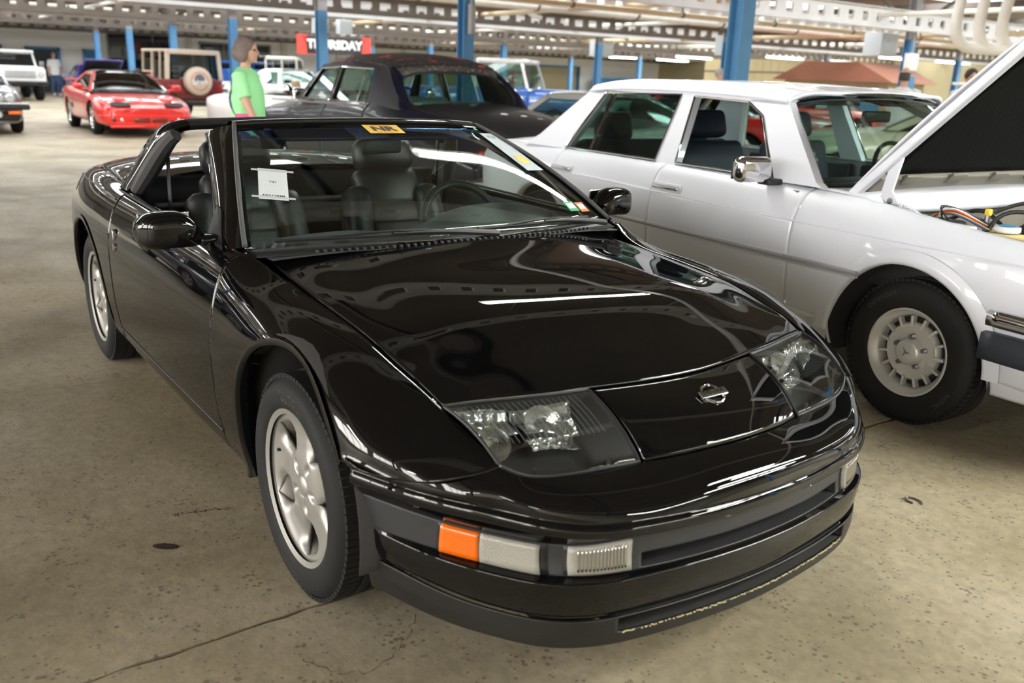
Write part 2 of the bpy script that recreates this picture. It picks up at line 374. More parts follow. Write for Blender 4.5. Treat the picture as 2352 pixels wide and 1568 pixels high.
# ceiling: decking with open strips, glazed with daylit roof glass
SKY_X = [x+2.87 for x in COLX]                                 # strip centres between the frames
def sky_range(x):
    return (13.0, Y1-0.5) if x > 0 else (10.5, Y1-0.5) if x > -9 else (-11.5, Y1-0.5)
cb = MB()
def half_w(x): return 2.6 if x < -40 else 1.2 if x > 0 or x < -24 else 0.9  # strip by the back wall widened to brighten that wall
SK = [x for x in SKY_X if X0 < x < X1-1]
xs = [X0]+sorted([e for x in SK for e in (x-half_w(x), x+half_w(x))])+[X1]
for a, b_ in zip(xs[0::2], xs[1::2]): cb.box(((a+b_)/2, (Y0+Y1)/2, ZR+0.06), (b_-a, Y1-Y0, 0.12))
for x in SK:
    r = sky_range(x); hw = half_w(x)
    cb.box((x, (Y0+r[0])/2, ZR+0.06), (2*hw, r[0]-Y0, 0.12)); cb.box((x, (Y1+r[1])/2, ZR+0.06), (2*hw, Y1-r[1], 0.12))
ceil = struct(cb.build('ceiling', M_ROOF))
for x in SK:
    r = sky_range(x); hw = half_w(x)
    MB().box((x, (r[0]+r[1])/2, ZR+0.10), (2*hw, r[1]-r[0], 0.02)).build('skylight_glass', M_SKYL, ceil)
    for q in (-hw, hw): MB().box((x+q, (r[0]+r[1])/2, ZR+0.02), (0.06, r[1]-r[0], 0.2)).build('skylight_kerb', M_BEAMW, ceil)
# columns
ORD = ['first', 'second', 'third', 'fourth', 'fifth', 'sixth', 'seventh', 'eighth', 'ninth']
def column(x, y, label):
    t = thing('steel_column', label, 'column', (x, y, 0), 0, 'blue steel columns of the hall')
    def hsec(mb, z0, z1, w=0.20, d=0.20, th=0.022):
        mb.box((-d/2+th/2, 0, (z0+z1)/2), (th, w, z1-z0)); mb.box((d/2-th/2, 0, (z0+z1)/2), (th, w, z1-z0)); mb.box((0, 0, (z0+z1)/2), (d-2*th, th, z1-z0)); return mb
    hsec(MB(), 0.02, 2.62).build('painted_shaft', M_BLUE, t); hsec(MB(), 2.62, ZR-0.01).build('grey_shaft', M_GREYP, t)
    MB().box((0, 0, 0.01), (0.4, 0.4, 0.02)).build('base_plate', M_GREYP, t)
    return t
for j, y in enumerate(COLY):
    k = 0
    for x in COLX:
        if not (X0+1 < x < X1-1): continue
        rown = ['aisle behind the black convertible', 'middle of the hall', 'far cream wall', 'open floor nearest the camera'][j]
        if j == 3 and x < -20: continue
        column(x, y, 'blue steel column, %s of the row along the %s' % (ORD[k], rown)); k += 1
# lattice beams: plates with a row of rectangular openings
def lattice(x, ya, yb, z, h, pitch, hole, mat, th=0.05):
    mb = MB(); L = yb-ya; ch = h*0.28
    mb.box((x, (ya+yb)/2, z+h-ch/2), (th, L, ch)); mb.box((x, (ya+yb)/2, z+ch/2), (th, L, ch))
    mb.box((x, (ya+yb)/2, z+h), (0.16, L, 0.02)); mb.box((x, (ya+yb)/2, z), (0.16, L, 0.02))
    n = int(L/pitch); w = pitch*(1-hole)
    for i in range(n+1): mb.box((x, ya+pitch*(i+.0)+w/2, z+h/2), (th, w, h-2*ch))
    return mb.build('lattice_beam', mat)
nb = 0
for i, x in enumerate(np.arange(X0+1.2, 9.0, 2.87)):
    dark = x < -22.5 or i % 4 == 1
    z = ([2.76, 2.90, 2.83] if x < -30 else [2.78, 3.0, 2.86] if x < -9 else [3.30, 3.42, 3.36])[i % 3]
    o = lattice(x, Y0+0.02, Y1-0.02, z, 0.42, 0.52, 0.62 if dark else 0.38, M_BEAMD if dark else M_BEAMW)
    tag(o, 'brown lattice roof beam with wide openings under the roof' if dark else 'pale steel roof beam with a row of small square openings', 'roof beam', 'dark lattice beams' if dark else 'pale lattice beams')
# runners along the hall, carried by the columns
for y in COLY+[0.4, 12.7, 25.2, 38.0]:
    o = MB().box(((X0+X1)/2, y+0.2, 3.86), (X1-X0-0.04, 0.10, 0.34)).box(((X0+X1)/2, y+0.2, 3.70), (X1-X0-0.04, 0.2, 0.02)).build('roof_girder', M_BEAMD)
    tag(o, 'brown steel roof girder running the length of the hall, %s from the near side wall' % ORD[sorted(COLY+[0.4, 12.7, 25.2, 38.0]).index(y)], 'roof beam', 'long roof girders')
# truss diagonals
for x in [q for q in COLX[2:] if q > X0+1]:
    for y in COLY[:3]:
        o = MB().bar((x, y-0.15, 2.9), (x, y-2.2, 3.85), 0.07, 0.07).bar((x, y+0.15, 2.9), (x, y+2.2, 3.85), 0.07, 0.07).build('column_brace', M_BEAMD)
        tag(o, 'raking brown struts on the %s column of the %s' % (ORD[[q for q in COLX if X0+1 < q < X1-1].index(x)], ['aisle row behind the convertible', 'middle row', 'row by the cream wall'][COLY.index(y)]), 'brace', 'column head braces')
# pipes
def pipe(name, path, r, mat, label, grp, rings=None):
    o = MB().tube(path, r, 12).build(name, mat, None, smooth=True, sharp=50); tag(o, label, 'pipe', grp); return o
def ypipe(x, z, r, mat, label, grp, ya=-12.5, yb=44.5, flange=None):
    t = thing('overhead_pipe', label, 'pipe', (x, ya, z), 0, grp)
    MB().tube([(0, 0, 0), (0, yb-ya, 0)], r, 14).build('pipe_run', mat, t, smooth=True, sharp=50)
    for k in np.arange(1.0, yb-ya, 3.1):
        MB().lathe([(r, -0.03), (r+0.02, -0.03), (r+0.02, 0.03), (r, 0.03)], 14, 'y', (0, k, 0)).box((0, k, (3.86-z)/2+r/2), (0.03, 0.03, max(0.05, 3.86-z-r))).build('hanger', M_BEAMD, t)
ypipe(-22.4, 3.03, 0.085, M_PIPE, 'long white lagged pipe across the hall behind the blue columns', 'overhead pipes')
ypipe(-15.3, 3.06, 0.15, M_PIPE, 'thick white lagged pipe high above the silver saloon', 'overhead pipes', 4.0)
ypipe(-26.8, 3.30, 0.05, M_TAN, 'thin tan pipe under the far roof beams', 'overhead pipes')
ypipe(-12.6, 2.86, 0.05, M_TAN, 'tan pipe crossing high above the raised bonnet', 'overhead pipes', 6.0)
ypipe(-18.6, 3.24, 0.07, M_TAN, 'tan pipe above the dark saloon roof', 'overhead pipes')
ypipe(-31.0, 3.12, 0.10, M_PIPE, 'white lagged pipe over the red coupe', 'overhead pipes')
ypipe(-35.5, 3.30, 0.12, M_PIPE, 'white lagged pipe over the far wall bays', 'overhead pipes')
ypipe(-20.2, 3.42, 0.06, M_BEAMW, 'slim grey conduit under the roof beams', 'overhead pipes')
# fluorescent fittings: enamelled trough, two tubes
def lamp(x, y, z, label):
    t = thing('batten_lamp', label, 'lamp', (x, y, z), 0, 'fluorescent lamps under the roof')
    for k in (-.62, .62):
        MB().prism([(-0.15, 0.0), (-0.05, 0.07), (0.05, 0.07), (0.15, 0.0), (0.14, 0.0), (0.045, 0.06), (-0.045, 0.06), (-0.14, 0.0)], k-.61, k+.61, 'y').build('reflector', M_LAMPH, t)
        for s_ in (-1, 1):
            MB().tube([(s_*0.065, k-.59, 0.015), (s_*0.065, k+.59, 0.015)], 0.019, 8).build('tube', M_TUBE, t, smooth=True, sharp=50)
    for k in (-.8, .8): MB().box((0, k, (ZR+.095-z+0.07)/2), (0.012, 0.012, ZR+.095-z-0.07)).build('hanger_rod', M_GREYP, t)
    return t
for j, (y, xmin, where) in enumerate([(-8.4, -20, 'beside the near side wall'), (2.8, -6, 'over the two parked cars'), (33.4, -40, 'beyond the second line of columns'), (37.6, -40, 'along the far cream wall')]):
    k = 0
    for x in COLX:
        if max(X0+2, xmin) < x+2.15 < X1-1: lamp(x+2.15, y, 3.0 if j < 2 else 2.72, 'fluorescent batten lamp, %s of the row %s' % (ORD[k], where)); k += 1
for k, (x, y) in enumerate([(3.4, 3.6), (4.4, 3.6), (5.4, 3.6), (3.4, 6.2), (4.4, 6.2), (5.4, 6.2)]):  # lamps out of view, added to brighten the floor and silver saloon
    lamp(x, y, 3.0, 'fluorescent batten lamp, %s of the unseen cluster added in front of the silver saloon' % ORD[k])
# ---------------------------------------------------------------- black convertible sports car
M_BLK = pbr('black car paint', (0.0030, 0.0030, 0.0034), 0.35, coat=1.0, spec=0.0)
M_TRIM = pbr('black rubber trim', (0.012, 0.012, 0.013), 0.5)
M_GREYT = pbr('grey bumper plastic', (0.030, 0.031, 0.034), 0.46, bump=0.05, bscale=300)
M_LEATH = pbr('black leather', (0.016, 0.017, 0.018), 0.42, bump=0.12, bscale=140)
M_DASH = pbr('charcoal dash vinyl', (0.03, 0.034, 0.036), 0.55, bump=0.1, bscale=200)
M_CARP = pbr('charcoal carpet', (0.03, 0.03, 0.034), 0.95, bump=0.3, bscale=400)
M_CHROME = pbr('chrome', (0.75, 0.75, 0.76), 0.08, metal=1.0)
M_STEEL = pbr('dull steel', (0.32, 0.32, 0.33), 0.35, metal=1.0)
M_ALLOY = pbr('silver wheel lacquer', (0.36, 0.35, 0.325), 0.42, metal=0.55, coat=0.2)
M_TYRE = pbr('tyre rubber', (0.010, 0.010, 0.010), 0.70, spec=0.3, bump=0.05, bscale=80)
M_GLASS = glass('windscreen glass', (0.86, 0.93, 0.90), 0.055, band=(1.145, 1.185, (0.30, 0.52, 0.86)))
M_GLASSC = glass('clear lens', (0.93, 0.95, 0.95), 0.06)
M_AMBER = pbr('amber lens', (0.85, 0.16, 0.008), 0.18, coat=0.6, vary=0.12, vscale=90)
M_LENS = pbr('frosted clear lens', (0.36, 0.35, 0.31), 0.22, coat=0.6, bump=0.5, bscale=260)
M_PAPER = pbr('pale paper', (0.80, 0.86, 0.88), 0.8)
M_YEL = pbr('yellow sticker', (0.95, 0.62, 0.06), 0.6)
M_INK = pbr('black print', (0.02, 0.02, 0.02), 0.7)
M_GRN = pbr('green sticker', (0.05, 0.45, 0.20), 0.6); M_ORG = pbr('orange sticker', (0.85, 0.22, 0.06), 0.6)
def Y_(rail): return [(x, -y, z) for x, y, z in rail]
nis = thing('convertible', 'black two-seat convertible sports car with its top down', 'car')
def arch_cut(G, cx, cz, R, jmin=0):
    """push grid points that lie inside the wheel arch out to its rim; returns (G, inside mask)"""
    d = np.hypot(G[..., 0]-cx, G[..., 2]-cz); ins = d < R; return d, ins
def cut_arches(G, arches):
    """drop the faces inside each arch and pull the border vertices onto the arch curve"""
    nu, nv = G.shape[:2]; G = G.copy(); drop = np.zeros((nu-1, nv-1), bool)
    for cx, cz, R in arches:
        C = (G[:-1, :-1]+G[1:, :-1]+G[:-1, 1:]+G[1:, 1:])/4
        d = np.hypot(C[..., 0]-cx, C[..., 2]-cz); drop |= d < R
        for i in range(nu):
            for j in range(nv):
                around = [drop[a, b] for a in (i-1, i) for b in (j-1, j) if 0 <= a < nu-1 and 0 <= b < nv-1]
                if any(around) and not all(around):
                    v = np.array([G[i, j, 0]-cx, G[i, j, 2]-cz]); n = np.hypot(*v)
                    if n > 1e-6 and abs(n-R) < 0.03: G[i, j, 0] = cx+v[0]/n*R; G[i, j, 2] = cz+v[1]/n*R
    return G, drop
def clip_at(D, x, lo):
    """columns of a dense grid on one side of x, with the last column moved to x"""
    X = D[:, D.shape[1]//2, 0]
    return D
# ---- body side from door line to tail; rails run rearwards, |y| given
sideX = [-0.555, -0.75, -1.05, -1.45, -1.90, -2.20, -2.45, -2.75, -3.02, -3.20, -3.31, -3.345]
def rail(ys, zs): return [(x, y, z) for x, y, z in zip(sideX, ys, zs)]
SIDE = [
 rail([.752, .762, .772, .778, .775, .765, .752, .730, .690, .640, .58, .50], [.856, .862, .866, .872, .882, .898, .905, .902, .888, .872, .85, .80]),
 rail([.792, .798, .804, .810, .812, .808, .800, .780, .740, .690, .62, .53], [.850, .856, .860, .865, .872, .886, .892, .888, .872, .855, .83, .78]),
 rail([.838, .842, .848, .852, .856, .858, .856, .838, .798, .745, .66, .56], [.795, .800, .805, .810, .818, .832, .838, .832, .815, .795, .77, .73]),
 rail([.868, .872, .878, .882, .888, .892, .893, .878, .838, .780, .69, .58], [.700, .705, .710, .715, .722, .735, .745, .738, .72, .70, .68, .66]),
 rail([.884, .888, .892, .894, .896, .899, .900, .888, .850, .792, .70, .59], [.580, .58, .58, .58, .58, .585, .59, .585, .57, .56, .55, .54]),
 rail([.880, .884, .888, .890, .892, .895, .896, .885, .846, .788, .695, .585], [.460, .46, .46, .46, .46, .46, .46, .46, .46, .45, .44, .43]),
 rail([.868, .872, .876, .878, .880, .884, .885, .872, .832, .772, .68, .57], [.345, .345, .345, .345, .345, .345, .345, .345, .35, .35, .35, .35]),
 rail([.858, .862, .866, .868, .870, .874, .874, .858, .815, .752, .66, .55], [.290, .29, .29, .29, .29, .29, .29, .29, .295, .30, .30, .30]),
 rail([.832, .836, .840, .842, .844, .846, .846, .828, .785, .722, .63, .52], [.215, .212, .212, .212, .212, .215, .22, .225, .24, .25, .26, .27]),
 rail([.780, .784, .788, .790, .792, .794, .794, .776, .735, .672, .58, .48], [.185, .182, .182, .182, .182, .185, .19, .20, .215, .23, .24, .25])]
# panels cut from the same surface
D = surf(SIDE, 300, 56, sharp=(7,))
REARG = []
def side_panel(name, xa, xb, arches=(), solid=0.006, mat=M_BLK):
    def f(mir):
        xm = D[:, 20, 0]; i0 = int(np.argmin(abs(xm-xa))); i1 = int(np.argmin(abs(xm-xb)))
        G = D[i0:i1+1].copy(); G[..., 1] *= -1
        G[0, :, 0] = xa; G[-1, :, 0] = np.where(abs(G[-1, :, 0]-xb) < .03, xb, G[-1, :, 0])
        G, drop = cut_arches(G, arches)
        if arches: REARG[:] = [G, drop]
        gmesh(name, G, mat, nis, keep=lambda i, j: not drop[i, j], solid=solid, ref=AXIS, mirror=mir)
    both(f)
RA = (-2.45, 0.325, 0.372)
side_panel('door', -0.5508, -1.903)
side_panel('rear_quarter', -1.906, -3.345, [RA])
# tail panel
T = surf([[(-3.345, -.50, .80), (-3.385, -.25, .80), (-3.395, 0, .80)], [(-3.345, -.59, .54), (-3.41, -.28, .55), (-3.42, 0, .55)], [(-3.345, -.48, .25), (-3.38, -.25, .25), (-3.39, 0, .25)]], 24, 20)
for mir in (0, 1): gmesh('tail_panel', T, M_BLK, nis, solid=.006, ref=AXIS, mirror=mir)
# ---- front fender
FX = [-0.549, -0.40, -0.20, 0.0, 0.17, 0.285, 0.384, 0.465, 0.57, 0.662]
def frail(ys, zs, xs=FX): return [(x, y, z) for x, y, z in zip(xs, ys, zs)]
FEN = [
 frail([.752, .706, .694, .692, .687, .679, .670, .660, .640, .621], [.856, .812, .789, .771, .749, .722, .698, .671, .627, .590]),
 frail([.792, .757, .745, .742, .735, .725, .713, .700, .678, .655], [.850, .808, .788, .771, .747, .719, .693, .664, .620, .578], [-0.549, -0.40, -0.20, 0.0, 0.17, 0.285, 0.384, 0.465, 0.565, 0.650]),
 frail([.838, .822, .812, .808, .800, .787, .772, .757, .732, .703], [.795, .783, .772, .757, .731, .701, .674, .647, .606, .567], [-0.549, -0.40, -0.20, 0.0, 0.17, 0.285, 0.38, 0.455, 0.55, 0.628]),
 frail([.868, .858, .852, .850, .845, .838, .829, .818, .795, .762], [.700, .728, .738, .730, .706, .672, .643, .618, .586, .552], [-0.549, -0.40, -0.20, 0.0, 0.17, 0.285, 0.37, 0.435, 0.52, 0.585]),
 frail([.884, .880, .876, .875, .871, .865, .857, .849, .831, .805], [.580, .645, .688, .690, .664, .630, .606, .590, .569, .546], [-0.549, -0.40, -0.20, 0.0, 0.17, 0.28, 0.35, 0.40, 0.465, 0.525]),
 frail([.880, .884, .884, .884, .882, .878, .873, .868, .860, .850], [.460, .51, .55, .56, .56, .562, .562, .56, .557, .550], [-0.549, -0.40, -0.20, 0.0, 0.12, 0.22, 0.29, 0.34, 0.40, 0.45]),
 frail([.868, .870, .872, .872, .872, .872, .870, .868, .867, .866], [.345, .37, .40, .42, .44, .46, .49, .51, .535, .555], [-0.549, -0.42, -0.25, 0.0, 0.12, 0.22, 0.29, 0.33, 0.36, 0.385]),
 frail([.858, .86, .86, .86, .86, .86, .86, .86, .86, .86], [.290, .29, .29, .29, .29, .30, .31, .32, .33, .34], [-0.549, -0.43, -0.29, -0.16, -0.08, 0.0, 0.06, 0.11, 0.15, 0.18]),
 frail([.832, .834, .836, .836, .836, .836, .836, .836, .836, .836], [.215, .215, .215, .215, .215, .22, .23, .24, .25, .26], [-0.549, -0.44, -0.31, -0.20, -0.14, -0.08, -0.03, 0.02, 0.06, 0.1])]
FA = (0.028, 0.345, 0.378)
Gf = surf(FEN, 150, 70, sharp=(7,)); 
d0 = D[0]; oz = np.argsort(d0[:, 2]); err = np.interp(Gf[0, :, 2], d0[oz, 2], d0[oz, 1])-Gf[0, :, 1]
for i in range(24): Gf[i, :, 1] += np.where(Gf[0, :, 2] > .2, err, 0)*(1-i/24)**2
Gf[..., 1] *= -1
Gf, dropf = cut_arches(Gf, [FA])
for mir in (0, 1): gmesh('front_fender', Gf, M_BLK, nis, keep=lambda i, j: not dropf[i, j], solid=.006, ref=AXIS, mirror=mir)
# arch lips, liners
def ysurf(G):
    F = G.reshape(-1, 3)
    return lambda x, z: -F[np.argmin((F[:, 0]-x)**2+(F[:, 2]-z)**2), 1]
def arch_lip(G, drop, cx, cz, R, mir):
    nu, nv = G.shape[:2]; B = []
    for i in range(nu):
        for j in range(nv):
            if abs(math.hypot(G[i, j, 0]-cx, G[i, j, 2]-cz)-R) < 1e-5:
                ar = [drop[a, b] for a in (i-1, i) for b in (j-1, j) if 0 <= a < nu-1 and 0 <= b < nv-1]
                if any(ar) and not all(ar): B.append(G[i, j])
    B = np.array(B); an = np.arctan2(B[:, 2]-cz, B[:, 0]-cx); an = np.where(an < -1.2, an+2*PI, an); o = np.argsort(an); an = an[o]; B = B[o]
    q = np.linspace(an[0], an[-1], 60); y = np.interp(q, an, B[:, 1])
    y = np.convolve(np.r_[[y[0]]*3, y, [y[-1]]*3], np.ones(7)/7, 'valid')
    def ringp(r, dy): return np.stack([cx+r*np.cos(q), y+dy, cz+r*np.sin(q)], 1)
    gmesh('arch_return', np.stack([ringp(R+.016, -.0035), ringp(R+.004, -.007), ringp(R-.004, -.004), ringp(R-.006, .008), ringp(R-.002, .05)], 1), M_BLK, nis, mirror=mir, ref=lambda c: np.stack([c[:, 0], c[:, 1]+.02, c[:, 2]], 1)+.3*(c-np.array([cx, 0, cz]))*[1, 0, 1])
for mir in (0, 1):
    arch_lip(Gf, dropf, *FA, mir); arch_lip(*REARG, *RA, mir)
    for cx, cz, R in (FA, RA):
        a = np.linspace(-0.2, PI+0.25, 30); R2 = R+0.02
        P = np.stack([cx+R2*np.cos(a), np.full(30, -0.85), cz+R2*np.sin(a)], 1); Q = P.copy(); Q[:, 1] = -0.50
        V = np.stack([P, Q], 1)
        gmesh('wheel_liner', V, M_DARK, nis, mirror=mir, solid=0.004)
        V = np.stack([Q, np.tile([cx, -0.5, cz], (30, 1))], 1); gmesh('liner_back', V, M_DARK, nis, mirror=mir)
# underbody keeps daylight from showing through
rbox('underbody', (-1.22, 0, 0.235), (4.0, 1.10, 0.09), M_DARK, nis, 0.02)
rbox('floor_pan', (-1.22, 0, 0.235), (1.70, 1.52, 0.08), M_DARK, nis, 0.02)
rbox('engine_tray', (0.30, 0, 0.33), (0.80, 1.02, 0.10), M_DARK, nis, 0.02)
# ---- hood
HX = [-0.60, -0.43, -0.20, 0.0, 0.17, 0.285, 0.384, 0.461]
ez = [.848, .814, .791, .773, .751, .724, .700, .6725]; ey = [.690, .688, .687, .685, .680, .672, .663, .652]
lead = [0.0, 0.30, 0.60, 0.82, 0.93, 1.0]
HOOD = []
for f, dz, fx in [(1.0, 0.0, 0.0), (0.93, 0.010, .012), (0.80, 0.020, .036), (0.62, 0.034, .072), (0.44, .044, .098), (0.22, .048, .126), (0.0, .049, .138)]:
    r = []
    for k, (x, y, z) in enumerate(zip(HX, ey, ez)):
        w = k/7.0; px = x+fx*w+(1-w)*fx*1.35                       # nose and cowl edges bow forward at the middle
        bow = dz*(0.55+0.55*math.sin(PI*min(1, w*1.05)))*(1-0.62*w**3)
        r.append((px, y*f, z+bow-0.028*(fx/.138)*w**2*0.0))
    HOOD.append(r)
HOOD2 = [[(x, -y, z) for x, y, z in r] for r in HOOD]+[r for r in HOOD[::-1][1:]]
Gfull = surf(HOOD2, 90, 120); nh = Gfull.shape[1]//2+1; Gh = Gfull[:, :nh]
hood = gmesh('hood', Gfull, M_BLK, nis, solid=.008, ref=AXIS)
# front edge of the hood as a curve from the outer corner to the middle, shared by lamps and nose panel
hf = Gh[-1]
# ---- nose panel between the lamps
topm = [p+np.array([.006, 0, -.004]) for p in hf[np.argmin(abs(hf[:, 1]+.285)):]]
tx = np.array(topm); tl = np.linspace(0, 1, len(tx))
bot = np.stack([.753+.050*np.sin(tl*PI/2), -.278*(1-tl), .5565+.018*np.sin(tl*PI/2)], 1)
mid = (tx+bot)/2+np.array([.012, 0, .016])
q1 = tx*.75+bot*.25+np.array([.009, 0, .011]); q3 = tx*.25+bot*.75+np.array([.010, 0, .013])
Gn = np.stack([nspl(np.linspace(0, 1, 5), np.stack([tx[i], q1[i], mid[i], q3[i], bot[i]]), np.linspace(0, 1, 24)) for i in range(len(tx))])
Gnf = np.concatenate([Gn, (Gn*[1, -1, 1])[::-1][1:]], axis=0)
nose = gmesh('nose_panel', Gnf, M_BLK, nis, solid=.008, ref=AXIS)
# ---- bumper cover: columns from the wheel arch to the middle, mirrored so that the splines run right across
KC = np.array([0, 1, 2, 2.5, 3, 3.5, 4, 5, 6, 7, 8]); K9 = np.arange(9.)
PLAN = np.array([(.395, .828), (.50, .785), (.61, .727), (.70, .655), (.779, .580), (.835, .490), (.868, .370), (.893, .19), (.903, 0)])
PN = np.array([(.30, .954), (.43, .903), (.58, .815), (.67, .742), (.78, .626), (.90, .436), (.972, .235), (.996, .09), (1, 0)])
def k9(v): return nspl(K9, np.array(v, float).reshape(9, -1), KC)
PL = k9(PLAN); PNn = k9(PN)
def brail(inset, z):
    d = k9(inset); q = PL-PNn*d; q[-1, 1] = 0; return np.concatenate([q, k9(z)], 1)
BT = np.array([(.385, .868, .553), (.475, .836, .546), (.577, .762, .548), (.630, .700, .563), (.658, .630, .583), (.676, .588, .570), (.692, .550, .561), (.716, .465, .558), (.747, .31, .557), (.787, .145, .566), (.802, 0, .570)])
CRZ = [.538, .530, .518, .503, .490, .481, .477, .477, .478]
CR = brail([-.030, -.020, -.002, .014, .018, .016, .010, .003, 0], CRZ)
off = lambda a, d: [x+d for x in a]
w1 = np.array([.30, .35, .45, .55, .62, .66, .70, .74, .76, .76, .76])[:, None]
B1 = BT*(1-.45)+CR*.45; B1[:, :2] += PNn*(.004+.016*np.clip((KC-2)/3, 0, 1))[:, None]; B1[-1, 1] = 0; B1[:, 2] += .012*np.clip((KC-2.5)/2, 0, 1)
B1b = BT*.25+CR*.75; B1b[:, :2] += PNn*(.004+.014*np.clip((KC-2)/3, 0, 1))[:, None]; B1b[-1, 1] = 0; B1b[:, 2] += .006*np.clip((KC-2.5)/2, 0, 1)
RTZ = [.470, .462, .447, .434, .427, .430, .438, .442, .444]; RIZ = [.382, .375, .365, .354, .347, .345, .345, .346, .347]
BUM = [BT, B1, B1b, CR, brail([-.038, -.028, -.010, .005, .008, .006, .001, -.006, -.008], off(CRZ, -.014)), brail([-.038, -.028, -.010, .005, .008, .006, .001, -.006, -.009], off(CRZ, -.030)),
 brail([-.010, .0, .018, .028, .030, .028, .024, .014, .012], RTZ), brail([-.006, .004, .022, .030, .032, .030, .024, .014, .012], [(a+b_)/2 for a, b_ in zip(RTZ, RIZ)]),
 brail([-.002, .008, .022, .026, .026, .024, .018, .010, .008], off(RIZ, .006)), brail([0, 0, 0, 0, 0, 0, 0, -.004, -.006], off(RIZ, -.002)), brail([.002]*7+[-.002, -.004], off(RIZ, -.036)),
 brail([.016, .016, .016, .014, .014, .014, .014, .012, .010], [.305, .295, .278, .262, .254, .252, .252, .253, .254])]
LTZ = [.299, .289, .272, .257, .249, .246, .246, .247, .248]
LIP = [brail([.012, .010, .008, .006, .006, .006, .006, .004, .004], LTZ), brail([.016, .014, .012, .008, .006, .006, .004, .002, 0], [.255, .245, .232, .218, .211, .207, .206, .207, .208]),
 brail([.028, .026, .022, .016, .012, .012, .008, .006, .004], [.205, .198, .190, .182, .177, .175, .175, .176, .177]), brail([.05, .046, .040, .034, .03, .03, .028, .026, .024], [.192, .186, .178, .17, .166, .164, .164, .165, .166])]
def sym(rl): r = np.array(rl); L_ = r*[1, -1, 1]; return np.concatenate([L_, r[::-1][1:]])
Gbf = surf([sym(r) for r in BUM], 221, 96, sharp=(3, 5, 6, 8, 9)); nhb = 111; Gb = Gbf[:nhb]
# rows where each control rail lies
def row_of(rail_): m_ = np.array(rail_)[-1]; return int(np.argmin(np.linalg.norm(Gbf[110]-m_, axis=1)))
jA, jS0, jB = row_of(BUM[6]), 0, row_of(BUM[8])
zc_ = Gbf[110, :, 2]; js0 = int(np.argmin(abs(zc_-.391))); js1 = int(np.argmin(abs(zc_-.3555)))
sl_i = [i for i in range(220) if abs(Gbf[i:i+2, js0, 1].mean()) < .356]; si0, si1 = sl_i[0], sl_i[-1]+1
gmesh('bumper_cover', Gbf[:, :jA+1], M_BLK, nis, solid=.005, ref=AXIS)
bband = gmesh('bumper_light_band', Gbf[:, jA:jB+1], M_GREYT, nis, keep=lambda i, j: not (si0 <= i < si1 and js0 <= j+jA < js1), solid=.005, ref=AXIS)
gmesh('bumper_ridge', Gbf[:, jB:], M_BLK, nis, solid=.005, ref=AXIS)
def recess(G, i0, i1, j0, j1, dep, name, mat):
    """pocket behind an opening of a grid"""
    A = G[i0:i1+1, j0]; B_ = G[i0:i1+1, j1]; d = np.array([-dep, 0, 0])
    gmesh(name, np.stack([A, A+d, B_+d, B_], 1), mat, nis, ref=None, smooth=False)
    for k in (0, -1): mk('slot_end', [A[k], A[k]+d, B_[k]+d, B_[k]], [(0, 1, 2, 3)], mat, nis)
recess(Gbf, si0, si1, js0, js1, .06, 'air_slot', M_GREYT)
Glf = surf([sym(r) for r in LIP], 221, 30, sharp=(1, 2))
zl_ = Glf[110, :, 2]; jm0 = int(np.argmin(abs(zl_-.244))); jm1 = int(np.argmin(abs(zl_-.2085)))
li = [i for i in range(220) if abs(Glf[i:i+2, jm0, 1].mean()) < .415]; mi0, mi1 = li[0], li[-1]+1
M_LIP = pbr('worn black air dam', (0.010, 0.010, 0.010), 0.42, vary=0.4, vscale=30)
gmesh('air_dam', Glf, M_LIP, nis, keep=lambda i, j: not (mi0 <= i < mi1 and jm0 <= j < jm1), solid=.006, ref=AXIS)
recess(Glf, mi0, mi1, jm0, jm1, .10, 'lower_intake', M_DARK)
# chipped paint edge along the lower intake
chip = MB()
for y in np.linspace(-.405, .405, 150):
    q = np.array([np.interp(y, Glf[:, jm1, 1], Glf[:, jm1, k]) for k in range(3)])
    if RNG.random() < .8: chip.box(q+[.001+RNG.normal(0, .0008), 0, RNG.normal(0, .001)], (.003, .004*(.5+RNG.random()), .0022))
o = chip.build('chipped_edge', pbr('bare scraped edge', (.62, .54, .30), .6), nis); o['kind'] = 'stuff'
